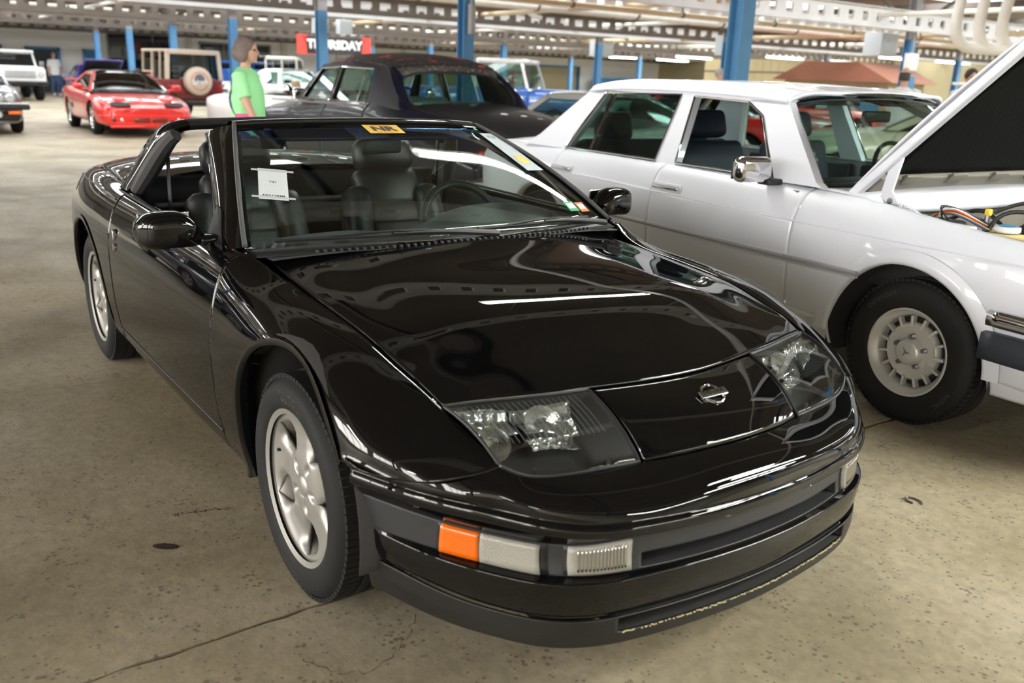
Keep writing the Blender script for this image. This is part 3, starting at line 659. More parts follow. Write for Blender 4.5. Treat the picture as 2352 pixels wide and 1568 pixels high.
# ---- lamps in the nose
def quadpatch(c00, c10, c11, c01, n, bulge, corner=None):
    """c00..: corners; bilinear with an outward swell"""
    a, b_, c, d = (np.array(x, float) for x in (c00, c10, c11, c01)); G = np.zeros((n, n, 3)); nrm = np.cross(b_-a, d-a); nrm /= np.linalg.norm(nrm)
    for i in range(n):
        for j in range(n):
            u, v = i/(n-1), j/(n-1); G[i, j] = a*(1-u)*(1-v)+b_*u*(1-v)+c*u*v+d*(1-u)*v+nrm*bulge*(1-(2*u-1)**2)*(1-(2*v-1)**2)
    return G
M_OPT = pbr('lamp reflector', (.86, .87, .86), .16, metal=.85, bump=.25, bscale=90)
def headlamp(mir):
    s = -1.0
    C_, D_, E_, J_ = (.470, -.649, .6705), (.565, -.292, .668), (.748, -.283, .558), (.672, -.612, .576)
    lamp_ = bpy.data.objects.new('headlamp', None); COL.objects.link(lamp_); lamp_.parent = nis
    # outline: top edge follows the hood, lower outer corner rounded
    n = 26; top = [np.array(p)+[.004, 0, -.003] for p in hf]
    ta = np.array([p for p in top if p[1] < -.287]); tq = crv(ta[::3], n)
    low = crv([(.655, -.622, .589), (.672, -.598, .575), (.690, -.560, .562), (.704, -.520, .5575), (.722, -.460, .5585), (.738, -.380, .560), (.748, -.290, .558)], n)
    Gq = np.zeros((n, n, 3))
    for i in range(n):
        for j in range(n):
            v = j/(n-1); Gq[i, j] = tq[i]*(1-v)+low[i]*v+np.array([.008, 0, .014])*4*v*(1-v)
    Gi = Gq.copy()
    gmesh('lens_cover', Gq, M_GLASSC, lamp_, ref=AXIS, mirror=mir, solid=.003)
    rim = np.concatenate([Gq[:, 0], Gq[-1, 1:], Gq[::-1, -1][1:], Gq[0, ::-1][1:]])
    P = rim.copy(); 
    MBr = MB().tube(P, .0045, 6, caps=False); o = MBr.build('lens_seal', M_TRIM, lamp_, smooth=True)
    # bucket: dark tray below the cover
    dep = np.array([-.045, 0, -.075])
    B = np.stack([Gq[::1, :, :]], 0)[0].copy()
    u = np.linspace(0, 1, n)
    for i in range(n):
        for j in range(n):
            e = min(1.0, 5*min(u[i], 1-u[i], u[j], 1-u[j])); B[i, j] = Gq[i, j]+dep*e
    gmesh('lamp_tray', B, pbr('dark lamp tray', (.045, .046, .048), .35), lamp_, ref=AXIS, mirror=mir)
    c = lambda a, b_: B[int(a*(n-1)), int(b_*(n-1))]+np.array([.006, 0, .010])
    # reflector bowls
    def bowl(a, b_, r, mat, fwd, deep=.03, nm='reflector'):
        o = c(a, b_); f = np.array(fwd, float); f /= np.linalg.norm(f); ux = np.cross(f, [0, 0, 1.]); ux /= np.linalg.norm(ux); uy = np.cross(ux, f)
        prof = [(0.004, -deep), (r*.45, -deep*.82), (r*.8, -deep*.35), (r, 0.0), (r*1.06, .002)]
        mb = MB().lathe(prof, 22); V = np.array(mb.v); mb.v = [tuple(o+ux*p[0]+uy*p[1]+f*(p[2]+deep)) for p in V]
        return mb.build(nm, mat, lamp_, smooth=True)
    parts = [bowl(.62, .30, .050, M_OPT, (.62, -.05, .70), .04), bowl(.20, .46, .042, M_OPT, (.65, -.15, .65), .03)]
    def sheet(nm, u0, u1, v0, v1, h0, mat, wav):
        G_ = np.array([[B[int(u_*(n-1)), int(v_*(n-1))]+(Gq[int(u_*(n-1)), int(v_*(n-1))]-B[int(u_*(n-1)), int(v_*(n-1))])*(h0+wav*math.sin(9*u_)*math.cos(7*v_)) for v_ in np.linspace(v0, v1, 10)] for u_ in np.linspace(u0, u1, 14)])
        o_ = gmesh(nm, G_, mat, lamp_, ref=AXIS, solid=.004); parts.append(o_)
    sheet('reflector_panel', .06, .40, .08, .36, .45, M_OPT, .18); sheet('reflector_panel', .44, .84, .10, .40, .35, M_OPT, .30); sheet('lower_reflector', .46, .80, .43, .58, .25, M_OPT, .15)
    for q, (a, b_) in enumerate(((.30, .90), (.80, .88))):
        p = Gq[int(a*(n-1)), int(b_*(n-1))]; parts.append(MB().lathe([(.0045, -.02), (.0045, 0), (0.0, .001)], 10, 'z', tuple(p-np.array([0, 0, .008]))).build('lens_screw', M_STEEL, lamp_))
    # fine flutes on the lens
    fl_ = MB()
    for k in range(3, n-3):
        seg = Gq[k, 1:int(n*.62)]-np.array([0, 0, .004]); fl_.tube(seg, .0008, 4, caps=False)
    o = fl_.build('lens_flutes', pbr('lens flute edge', (.30, .31, .31), .3), lamp_); o['kind'] = 'stuff'; parts.append(o)
    parts.append(MBr and lamp_.children[1])
    if mir:
        for ch in lamp_.children:
            if ch.name.startswith(('lens_cover', 'lamp_tray')): continue
            V = np.empty(len(ch.data.vertices)*3); ch.data.vertices.foreach_get('co', V); V = V.reshape(-1, 3); V[:, 1] *= -1
            ch.data.vertices.foreach_set('co', V.ravel()); ch.data.flip_normals()
both(headlamp)
# ---- bumper lamps: pieces that follow the band surface
def band_at(y, t):
    q = [np.array([np.interp(-y, Gb[:, j, 1], Gb[:, j, k]) for k in (0, 2)]) for j in (jA, (jA+jB)//2, jB)]
    w_ = [2*(t-.5)*(t-1), 4*t*(1-t), 2*t*(t-.5)]; x, z = sum(a*b_ for a, b_ in zip(w_, q)); return np.array([x, -y, z])
def lampstrip(name, y0, y1, t0, t1, mat, parent, mir, proud=.004, n=12, depth=.02):
    G = np.array([[band_at(y, t) for t in np.linspace(t0, t1, 6)] for y in np.linspace(y0, y1, n)])
    tx_ = np.gradient(G[:, 2, 0], G[:, 2, 1]) if n > 2 else np.full(n, (G[1, 2, 0]-G[0, 2, 0])/(G[1, 2, 1]-G[0, 2, 1]))
    nrm = np.stack([np.ones(n), -tx_, 0*tx_], 1); nrm /= np.linalg.norm(nrm, axis=1)[:, None]
    return gmesh(name, G+nrm[:, None, :]*proud, mat, parent, ref=AXIS, mirror=mir, solid=depth)
def turn(mir):
    t = bpy.data.objects.new('indicator_lamp', None); COL.objects.link(t); t.parent = nis
    lampstrip('lamp_surround', .556, .730, .02, .99, M_TRIM, t, mir, .002, 16, .01)
    a = lampstrip('amber_lens', .665, .724, .06, .96, M_AMBER, t, mir, .010); a['label'] = 'amber outer lens'
    b_ = lampstrip('clear_lens', .570, .663, .06, .96, M_LENS, t, mir, .010); b_['label'] = 'clear ribbed inner lens'
    f = bpy.data.objects.new('fog_lamp', None); COL.objects.link(f); f.parent = nis
    lampstrip('lamp_surround', .380, .530, .02, .96, M_TRIM, f, mir, .002, 12, .01)
    lampstrip('lamp_body', .388, .522, .06, .90, M_LENS, f, mir, .012, 12, .02)
    for k in range(14):
        y = .402+.0076*k; lampstrip('lens_rib', y, y+.0032, .14, .80, M_CHROME, f, mir, .0145, 4, .004)
both(turn)
# ---- badge
bd = bpy.data.objects.new('badge', None); COL.objects.link(bd); bd.parent = nis; bd['label'] = 'chrome maker badge'
kb = int(np.argmin(abs(Gnf[len(Gnf)//2, :, 0]-.692))); ci = np.array(Gnf[len(Gnf)//2, kb]); dn = np.array(Gnf[len(Gnf)//2, 16])-np.array(Gnf[len(Gnf)//2, 10]); dn /= np.linalg.norm(dn); nn_ = np.cross(dn, [0, 1, 0]); nn_ = nn_ if nn_[2] > 0 else -nn_
wp = frame_warp(ci+nn_*.004, (0, 1, 0), -dn, nn_)
ring = [wp((.033*math.cos(a), .029*math.sin(a), 0)) for a in np.linspace(0, 2*PI, 33)]
MB().tube(ring, .0036, 8, caps=False).build('badge_ring', M_CHROME, bd, smooth=True)
bb = MB().box((0, 0, .003), (.092, .022, .006)); bb.v = [tuple(wp(p)) for p in bb.v]; bb.build('badge_bar', M_CHROME, bd, bevel=.001)
bb = MB().box((0, 0, .0062), (.086, .0165, .002)); bb.v = [tuple(wp(p)) for p in bb.v]; bb.build('badge_field', pbr('badge black', (.012, .012, .013), .5), bd)
text_mesh('NISSAN', .0165, M_CHROME, 'lettering', bd, .0008, lambda p: wp((p[0]*1.16, p[1]+.0002, p[2]+.0078)), bold=.0004)
# ---- windscreen frame and glass
WBf = crv([(-.590, -.746, .862), (-.535, -.62, .872), (-.470, -.35, .880), (-.445, 0, .884), (-.470, .35, .880), (-.535, .62, .872), (-.590, .746, .862)], 41); WB = WBf[:21]
WTf = crv([(-1.275, -.535, 1.192), (-1.250, -.43, 1.200), (-1.232, -.22, 1.207), (-1.226, 0, 1.210), (-1.232, .22, 1.207), (-1.250, .43, 1.200), (-1.275, .535, 1.192)], 41); WT = WTf[:21]
Gw = np.zeros((21, 16, 3))
for j in range(16):
    v = j/15; Gw[:, j] = WB*(1-v)+WT*v; Gw[:, j, 2] += .030*4*v*(1-v)*.6; Gw[:, j, 0] += .02*4*v*(1-v); Gw[:, j, 1] *= 1+.018*4*v*(1-v)
Gwf = np.concatenate([Gw, (Gw*[1, -1, 1])[::-1][1:]], axis=0)
gmesh('windscreen', Gwf, M_GLASS, nis, ref=AXIS, solid=.004)
edge = Gw[0]                                                      # glass side edge, base to top
for mir in (0, 1):
    outer = np.array([e+np.array([-.055-.01*k/15, -.060-.020*k/15+.02*math.sin(PI*k/15), -.014-.010*k/15]) for k, e in enumerate(edge)])
    back = np.array([e+np.array([-.120-.01*k/15, -.045-.02*k/15, -.035]) for k, e in enumerate(edge)])
    outer[0] = (-.625, -.792, .850); back[0] = (-.75, -.775, .850)
    f1 = edge+np.array([.004, -.010, .004])
    inn = np.array([e+np.array([-.085, .02, -.035]) for e in edge])
    G = np.stack([edge+np.array([0, .012, -.012]), edge+np.array([.004, .002, .006]), f1, (f1+outer)/2+np.array([.008, -.008, .006]), outer, (outer+back)/2+np.array([-.004, -.008, -.004]), back, inn, edge+np.array([-.02, .03, -.03])], 1)
    gmesh('windscreen_pillar', G, M_BLK, nis, mirror=mir, ref=lambda c: np.stack([c[:, 0]-.03, c[:, 1]*0-.62+(c[:, 2]-.86)*.4, c[:, 2]-.02], 1))
    st = edge+np.array([.006, -.002, .010]); MB().tube(st*[1, -1 if mir else 1, 1], .008, 8).build('pillar_seal', pbr('grey seal', (.10, .10, .105), .35), nis, smooth=True)
# header rail, dark sun visors
def hrail(dx0, dz0):
    return np.array([p+np.array([dx0, 0, dz0]) for p in np.concatenate([WT, (WT*[1, -1, 1])[::-1][1:]])])
Gt = np.stack([hrail(.030, -.012), hrail(.020, .000), hrail(.004, .012), hrail(-.03, .018), hrail(-.07, .014), hrail(-.085, -.004), hrail(-.05, -.020), hrail(.0, -.020)], 1)
gmesh('header_rail', Gt, M_BLK, nis, ref=lambda c: np.stack([c[:, 0]*0-1.27, c[:, 1], c[:, 2]*0+1.20], 1))
MB().tube(hrail(.012, .007), .005, 6).build('header_trim', M_TRIM, nis, smooth=True)
for s in (-1, 1):
    rbox('sun_visor', (-1.255, s*.27, 1.168), (.16, .38, .018), M_TRIM, nis, .008, roty(.25))
rbox('rear_view_mirror', (-1.12, 0, 1.125), (.03, .20, .06), M_TRIM, nis, .014, rotz(.25))
# ---- hoop behind the seats
hoop = crv([(-1.98, -.785, .880), (-1.865, -.728, 1.015), (-1.775, -.682, 1.118), (-1.742, -.660, 1.148), (-1.708, -.618, 1.168), (-1.688, -.55, 1.176), (-1.670, -.30, 1.185), (-1.665, 0, 1.188)], 40)
hoopf = np.concatenate([hoop, (hoop*[1, -1, 1])[::-1][1:]])
T_ = np.gradient(hoopf, axis=0); T_ /= np.linalg.norm(T_, axis=1)[:, None]
def hoop_off(f, w):           # f along car, w outwards
    out = np.cross(T_, [1., 0, 0]); out /= np.linalg.norm(out, axis=1)[:, None]
    out *= np.where((out[:, 2] < 0), -1, 1)[:, None]; return hoopf+np.array([1., 0, 0])*f+out*w
Gp = np.stack([hoop_off(.065, .0), hoop_off(.05, .016), hoop_off(0, .022), hoop_off(-.06, .018), hoop_off(-.075, .0), hoop_off(-.05, -.02), hoop_off(.04, -.02), hoop_off(.065, .0)], 1)
n3 = len(hoopf); ja = 17
gmesh('hoop_bar', Gp[ja:n3-ja], pbr('black hoop cover', (.010, .010, .011), .55, bump=.1, bscale=200), nis, ref=lambda c: np.stack([c[:, 0]*0-1.70, c[:, 1]*.9, c[:, 2]*0+1.10], 1))
for mir in (0, 1):
    g = Gp[:ja+1]; hpz = lambda c: np.stack([c[:, 0], c[:, 1]*.9, c[:, 2]-.01], 1)
    gmesh('hoop_leg', g, M_BLK, nis, mirror=mir, ref=lambda c: np.repeat(hoop[10:11], len(c), 0))
    pad = np.array([hoop[k]+np.array([.085, .012, -.012]) for k in range(1, 15)])
    rr = .026+.012*np.sin(np.linspace(.3, PI-.1, 14)); MB().tube(pad*[1, -1 if mir else 1, 1], rr, 10).build('hoop_pad', pbr('charcoal vinyl pad', (.03, .03, .031), .6, bump=.15, bscale=200), nis, smooth=True)
    bl = [(-1.80, -.70, 1.02), (-1.84, -.70, .80), (-1.86, -.70, .55)]
    b2 = MB().bar((-1.76, -.66*(1 if not mir else -1), 1.08), (-1.80, -.66*(1 if not mir else -1), .52), .045, .004, (0, 1, 0)); b2.build('seat_belt', pbr('belt webbing', (.05, .05, .06), .8), nis)
# ---- rear deck with folded-top cover
DK = []
for f, dz in [(1.0, 0), (.92, .022), (.75, .048), (.5, .066), (.25, .074), (0, .077)]:
    DK.append([(x, y*f, z+dz*k) for x, y, z, k in zip([-1.97, -2.20, -2.45, -2.75, -3.02, -3.20, -3.31, -3.36], [.772, .765, .752, .730, .690, .640, .58, .50], [.884, .898, .905, .902, .888, .872, .85, .80], [1.15, 1.2, 1.2, 1.0, .75, .5, .3, 0.0])])
Gd = surf(DK, 70, 30); Gd[..., 1] *= -1
Gdf = np.concatenate([Gd, (Gd*[1, -1, 1])[:, ::-1][:, 1:]], axis=1)
gmesh('rear_deck', Gdf, M_BLK, nis, solid=.006, ref=AXIS)
# ---- cockpit
rbox('rear_bulkhead', (-1.99, 0, .66), (.06, 1.46, .56), M_CARP, nis, .02)
rbox('parcel_shelf', (-1.93, 0, .80), (.16, 1.40, .05), M_CARP, nis, .02)
rbox('centre_tunnel', (-1.30, 0, .40), (1.15, .24, .26), M_DASH, nis, .04)
rbox('gear_lever', (-1.12, 0, .60), (.03, .03, .16), M_TRIM, nis, .01)
for s in (-1, 1):
    rbox('door_card', (-1.22, s*.775, .62), (1.30, .05, .46), M_DASH, nis, .02); rbox('armrest', (-1.32, s*.73, .66), (.5, .09, .07), M_LEATH, nis, .03)
    rbox('floor_carpet', (-1.2, s*.42, .29), (1.5, .60, .03), M_CARP, nis, .01)
# dash: upper pad with binnacle hump in front of the driver
DP = []
for x, zc, hump in [(-.47, .866, 0.0), (-.60, .860, .004), (-.72, .858, .035), (-.84, .852, .072), (-.90, .832, .066), (-.93, .79, .04), (-.95, .70, .0), (-.90, .56, 0)]:
    r = []
    for y in (-.70, -.50, -.25, 0.0, .13, .25, .38, .50, .60, .70):
        h = hump*max(0, 1-((y-.36)/.30)**2)**.5 if abs(y-.36) < .30 else 0
        r.append((x+.10*(1-abs(y)/.7)*(1 if x > -.6 else .3), y, zc+h-.02*(abs(y)/.7)**3))
    DP.append(r)
gmesh('dashboard', surf(DP, 60, 40), M_DASH, nis, ref=lambda c: c*0+np.array([-.65, 0, .6]), solid=.004)
sw = bpy.data.objects.new('steering_wheel', None); COL.objects.link(sw); sw.parent = nis; sw.location = (-1.05, .345, .79); sw.rotation_euler = (0, math.radians(-22), 0)
a = np.linspace(0, 2*PI, 49); MB().tube(np.stack([0*a, .188*np.cos(a), .188*np.sin(a)], 1), .016, 10, caps=False).build('wheel_rim', M_LEATH, sw, smooth=True)
rbox('wheel_hub', (0.015, 0, -.01), (.05, .15, .12), M_DASH, sw, .02)
for an in (0.0, PI, -PI/2-.45, -PI/2+.45): MB().bar((0.01, .06*math.cos(an), .06*math.sin(an)), (0, .18*math.cos(an), .18*math.sin(an)), .012, .03).build('wheel_spoke', M_TRIM, sw, bevel=.003)
rbox('column_shroud', (.12, 0, -.02), (.22, .12, .10), M_DASH, sw, .03)
# seats
def seat(ys):
    t = bpy.data.objects.new('seat', None); COL.objects.link(t); t.parent = nis; t.location = (-1.37, ys, .255); t.rotation_euler = (0, 0, 0)
    def cush(name, c, d, bev, rot, mat=M_LEATH):
        return rbox(name, c, d, mat, t, bev, rot)
    L = math.radians(-20)
    def bk(h, dx, y): return (np.array([-.21, y, .14])+roty(L) @ np.array([dx, 0, h]))
    cush('seat_cushion', (.06, 0, .13), (.50, .30, .15), .04, roty(-.14))
    for s in (-1, 1): cush('cushion_bolster', (.06, s*.20, .155), (.48, .12, .19), .05, roty(-.12))
    cush('backrest', bk(.24, 0, 0), (.12, .30, .40), .04, roty(L))
    cush('backrest_upper', bk(.50, -.005, 0), (.12, .33, .20), .045, roty(L))
    for s in (-1, 1): cush('backrest_bolster', bk(.28, .035, s*.20), (.16, .13, .46), .055, roty(L) @ rotx(s*.10))
    cush('headrest', bk(.665, .02, 0), (.13, .30, .15), .05, roty(L*.8))
    cush('lumbar_pad', bk(.20, .05, 0), (.05, .25, .28), .02, roty(L))
seat(-.37); seat(.345)
# ---- door mirrors
def mirror(mir):
    t = bpy.data.objects.new('door_mirror', None); COL.objects.link(t); t.parent = nis; sg = 1 if not mir else -1
    secs = []
    for y, x0, x1, z0, z1 in [(-.825, -.795, -.735, .862, .897), (-.848, -.805, -.71, .855, .930), (-.89, -.815, -.697, .853, .962), (-.945, -.822, -.702, .851, .967), (-.998, -.825, -.72, .854, .955), (-1.020, -.82, -.75, .872, .935)]:
        xc, zc, rx, rz = (x0+x1)/2, (z0+z1)/2, (x1-x0)/2, (z1-z0)/2
        secs.append([(xc+rx*np.sign(math.cos(a))*abs(math.cos(a))**.6, y*sg, zc+rz*np.sign(math.sin(a))*abs(math.sin(a))**.6) for a in np.linspace(0, 2*PI, 25)])
    G = surf(np.array(secs).transpose(1, 0, 2)[:, :, :], 24, 40)
    gmesh('mirror_shell', G, M_BLK, t, ref=lambda c: c*0+np.array([-.76, -.925*sg, .905]))
    cap = np.array(secs[-1][:-1]); mk('mirror_cap', list(cap)+[cap.mean(0)+np.array([0, -.012*sg, 0])], [(i, (i+1) % 24, 24) if not mir else ((i+1) % 24, i, 24) for i in range(24)], M_BLK, t, smooth=True)
    rbox('mirror_glass', (-.826, -.925*sg, .907), (.006, .16, .09), M_CHROME, t, .002)
    rbox('mirror_foot', (-.745, -.805*sg, .872), (.07, .08, .032), M_BLK, t, .012)
    mk('mirror_sail', [(-.64, -.795*sg, .850), (-.80, -.796*sg, .858), (-.83, -.745*sg, .965), (-.79, -.745*sg, .955)], [(0, 1, 2, 3)], M_TRIM, t, solid=.008)
both(mirror)
for mir in (0, 1):
    sg = -1 if not mir else 1
    hd = bpy.data.objects.new('door_handle', None); COL.objects.link(hd); hd.parent = nis
    yh = ysurf(D*[1, -1, 1]); MB().lathe([(0, -.003), (.024, -.003), (.028, .003)], 20, 'y', (-1.80, sg*(yh(-1.80, .72)+.002), .72)).build('handle_recess', M_TRIM, hd, smooth=True); rbox('handle_pull', (-1.80, sg*(yh(-1.80, .72)+.006), .72), (.014, .010, .040), M_CHROME, hd, .004)
    MB().lathe([(0, -.006), (.016, -.004), (.017, .004)], 16, 'y', (-1.79, sg*(yh(-1.79, .672)+.002), .672)).build('key_lock', M_CHROME, hd)
    # belt moulding along the door
    MB().tube(crv([(-.66, sg*.796, .864), (-1.05, sg*.808, .868), (-1.45, sg*.814, .873), (-1.93, sg*.815, .882)], 24), .006, 6).build('belt_moulding', M_TRIM, nis, smooth=True)
    MB().tube([(x, sg*y, z) for x, y, z in [(-.55, .8595, .2905), (-1.2, .8675, .2905), (-1.9, .8715, .2905)]], .0035, 6).build('sill_line', M_TRIM, nis, smooth=True)
    pq = [D[int(np.argmin(abs(D[:, 6, 0]-x))), 6]*[1, sg, 1]+np.array([0, sg*.001, .002]) for x in np.linspace(-1.95, -3.15, 16)]; MB().tube(pq, .0035, 6).build('deck_seam', pbr('grey seam', (.06, .06, .062), .35), nis, smooth=True)
# ---- cowl, wipers, jets
CW = np.stack([WB+np.array([.055, 0, -.018]), WB+np.array([.01, 0, -.010]), WB+np.array([-.03, 0, -.012])], 1)
CWf = np.concatenate([CW, (CW*[1, -1, 1])[::-1][1:]], axis=0)
gmesh('cowl_panel', CWf, M_TRIM, nis, ref=AXIS, solid=.004)
for k in range(46):
    y = -.56+.0122*k*2; x = np.interp(abs(y), -WB[::-1, 1][::-1] if False else np.sort(-WB[:, 1]), WB[np.argsort(-WB[:, 1]), 0]); z = np.interp(abs(y), np.sort(-WB[:, 1]), WB[np.argsort(-WB[:, 1]), 2])
    MB().box((x+.050, y, z-.013), (.012, .008, .008)).build('cowl_grille_rib', M_GREYT, nis)
def gpt(y, v):
    """point on the outside of the windscreen, y across, v up"""
    P = Gwf[:, min(15, int(v*15))] if v >= 1 else Gwf[:, int(v*15)]*(1-(v*15-int(v*15)))+Gwf[:, int(v*15)+1]*(v*15-int(v*15))
    return np.array([np.interp(y, P[:, 1], P[:, 0]), y, np.interp(y, P[:, 1], P[:, 2])])
def wiper(y0, y1, v0, v1, pv):
    t = bpy.data.objects.new('wiper', None); COL.objects.link(t); t.parent = nis; up = np.array([.008, 0, .013])
    bl = np.array([gpt(y, v)+up*.6 for y, v in zip(np.linspace(y0, y1, 14), np.linspace(v0, v1, 14))])
    MB().tube(bl, .0065, 6).build('wiper_blade', M_TRIM, t, smooth=True)
    md = bl[7]+up*.5; arm = np.array([pv, pv*.55+md*.45+up*.2, md+up*.1, md]); MB().tube([arm[0]*(1-q)+arm[-1]*q+up*.5*math.sin(PI*q) for q in np.linspace(0, 1, 14)], np.linspace(.012, .006, 14), 8).build('wiper_arm', M_TRIM, t, smooth=True)
    br = np.array([bl[2], bl[5]+up*.9, bl[7]+up*1.1, bl[9]+up*.9, bl[12]]); MB().tube(br, .0045, 6).build('blade_bridge', M_TRIM, t, smooth=True)
wiper(-.66, .02, .022, .008, np.array([-.425, .10, .880])); wiper(.03, .60, .012, .025, np.array([-.50, .66, .872]))
for y in (-.22, .25): MB().lathe([(.011, 0), (.010, .008), (0.001, .010)], 10, 'z', (-.36, y, Gfull[np.argmin(abs(Gfull[:, 59, 0]+.36)), 59, 2]-.002 if False else float(hood.data.vertices[0].co[2])*0+.853)).build('washer_jet', M_TRIM, nis)
# ---- papers and stickers inside the windscreen
def sticker(name, yc, v, w, h, mat, rot=0.0, label=None, lift=.0045):
    c = gpt(yc, v); ux = gpt(yc+.05, v)-gpt(yc-.05, v); ux /= np.linalg.norm(ux); uy = gpt(yc, min(.99, v+.06))-gpt(yc, max(.0, v-.06)); uy /= np.linalg.norm(uy)
    nn = np.cross(ux, uy); nn *= np.sign(nn[2]); c_, s_ = math.cos(rot), math.sin(rot); a, b_ = ux*c_+uy*s_, -ux*s_+uy*c_
    wpf = frame_warp(c+nn*lift, a, b_, nn); mb = MB().box((0, 0, 0), (w, h, .0006)); mb.v = [tuple(wpf(p)) for p in mb.v]
    o = mb.build(name, mat, nis)
    if label: o['label'] = label
    return wpf, o
def printing(txt, size, wpf, x, y, par, mat=M_INK, bold=0.0, sx=1.0):
    o = text_mesh(txt, size, mat, 'printing', None, .0002, lambda p: wpf((p[0]*sx+x, p[1]+y, p[2]+.0008)), bold=bold); o.parent = par; return o
w, o = sticker('lot_sticker', .022, .905, .155, .088, M_YEL, 0, 'yellow NR sticker'); printing('ABSOLUTE', .016, w, 0, .033, o, M_ORG); printing('NR', .060, w, 0, .001, o, bold=.003, sx=1.25); printing('NO RESERVE', .016, w, 0, -.034, o, M_ORG)
w, o = sticker('lot_sheet', -.562, .42, .092, .205, M_PAPER, -.30, 'pale sheet taped to the glass')
printing('T21', .016, w, 0, .012, o)
for k in range(5): printing('- - - - - - - - - - -', .008, w, 0, -.008-.012*k, o, M_BOXG)
printing('MECUM AUCTION' if False else 'A U C T I O N S', .010, w, 0, -.078, o, bold=.0006)
for s in (-1, 1):
    mb = MB().box((0, s*.090, .001), (.135, .012, .0004)); mb.v = [tuple(w(p)) for p in mb.v]; mb.build('tape_strip', M_BOXG, o)
w, o = sticker('card_sheet', .545, .66, .115, .36, pbr('pale blue card', (.66, .74, .80), .8), 0.06, 'long pale card behind the pillar'); printing('T21', .035, w, -.01, .14, o)
mb = MB().lathe([(.036, 0), (.036, .001), (0, .001)], 24); V = np.array(mb.v)*[1.0, 1.2, 1]+[0.0, -.08, .0008]; mb.v = [tuple(w(p)) for p in V]; q = mb.build('yellow_label', M_YEL, o)
w, o = sticker('inspection_sticker', .565, .125, .062, .062, M_GRN, .0, 'green inspection sticker'); mb = MB().box((0, .002, .001), (.046, .034, .0004)); mb.v = [tuple(w(p)) for p in mb.v]; mb.build('sticker_field', M_PAPER, o); printing('12', .03, w, 0, .0, o)
w, o = sticker('inspection_sticker', .632, .115, .062, .062, M_ORG, .0, 'orange inspection sticker'); mb = MB().box((0, .002, .001), (.046, .034, .0004)); mb.v = [tuple(w(p)) for p in mb.v]; mb.build('sticker_field', M_PAPER, o); printing('5', .03, w, 0, .0, o)
sticker('white_tag', .485, .975, .075, .028, M_PAPER); w, o = sticker('green_dot', .50, .935, .016, .020, pbr('bright green dot', (.05, .7, .25), .5))
rbox('toll_transponder', tuple(gpt(-.43, .90)+np.array([-.02, 0, -.035])), (.03, .075, .045), M_TRIM, nis, .006, roty(.4)); rbox('transponder_clip', tuple(gpt(-.43, .94)+np.array([-.012, 0, -.012])), (.02, .03, .03), M_TRIM, nis, .004)
# ---- wheels
def tyre_mesh(R, r, w, parent, treads=44, y0=0.0, letters=None, out=-1):
    """tyre lying about the y axis; r bead radius, w width; out: side that shows"""
    h = w/2; prof = [(r, -h*.80), (r+.012, -h*.92), (r+(R-r)*.42, -h*1.02), (r+(R-r)*.75, -h*.97), (R-.014, -h*.86), (R-.003, -h*.72), (R, -h*.35), (R, h*.35), (R-.003, h*.72), (R-.014, h*.86), (r+(R-r)*.75, h*.97), (r+(R-r)*.42, h*1.02), (r+.012, h*.92), (r, h*.80)]
    pr = crv([(a, b_, 0) for a, b_ in prof], 44)[:, :2]
    MB().lathe([tuple(p) for p in pr], 64, 'y').build('tyre', M_TYRE, parent, smooth=True)
    mb = MB()
    for k in range(treads*2):
        an = 2*PI*k/(treads*2)
        for s in (-1, 1):
            c = np.array([(R+.001)*math.cos(an), s*h*.62, (R+.001)*math.sin(an)])
            rot = np.array([[math.cos(an), 0, -math.sin(an)], [0, 1, 0], [math.sin(an), 0, math.cos(an)]])
            mb.box(c-rot[:, 0]*.004, (.012, h*.44, 2*PI*R/(treads*2)*.80), rot)
    o = mb.build('tread_blocks', M_TYRE, parent); o['kind'] = 'stuff'
    for b_ in (-.18, .18):
        MB().lathe([(R+.0005, h*(b_-.10)), (R+.006, h*(b_-.09)), (R+.006, h*(b_+.09)), (R+.0005, h*(b_+.10))], 64, 'y').build('tread_rib', M_TYRE, parent, smooth=True, sharp=40)
    if letters:
        for txt, a0, rr, sz in letters:
            def wf(p, a0=a0, rr=rr):
                a = a0-p[0]/rr; q = rr+p[1]; return np.array([q*math.cos(a), out*(h*1.005+p[2]), q*math.sin(a)])
            text_mesh(txt, sz, pbr('raised rubber lettering', (.028, .028, .028), .5), 'sidewall_lettering', parent, .002, wf, bold=.0008, space=1.15)
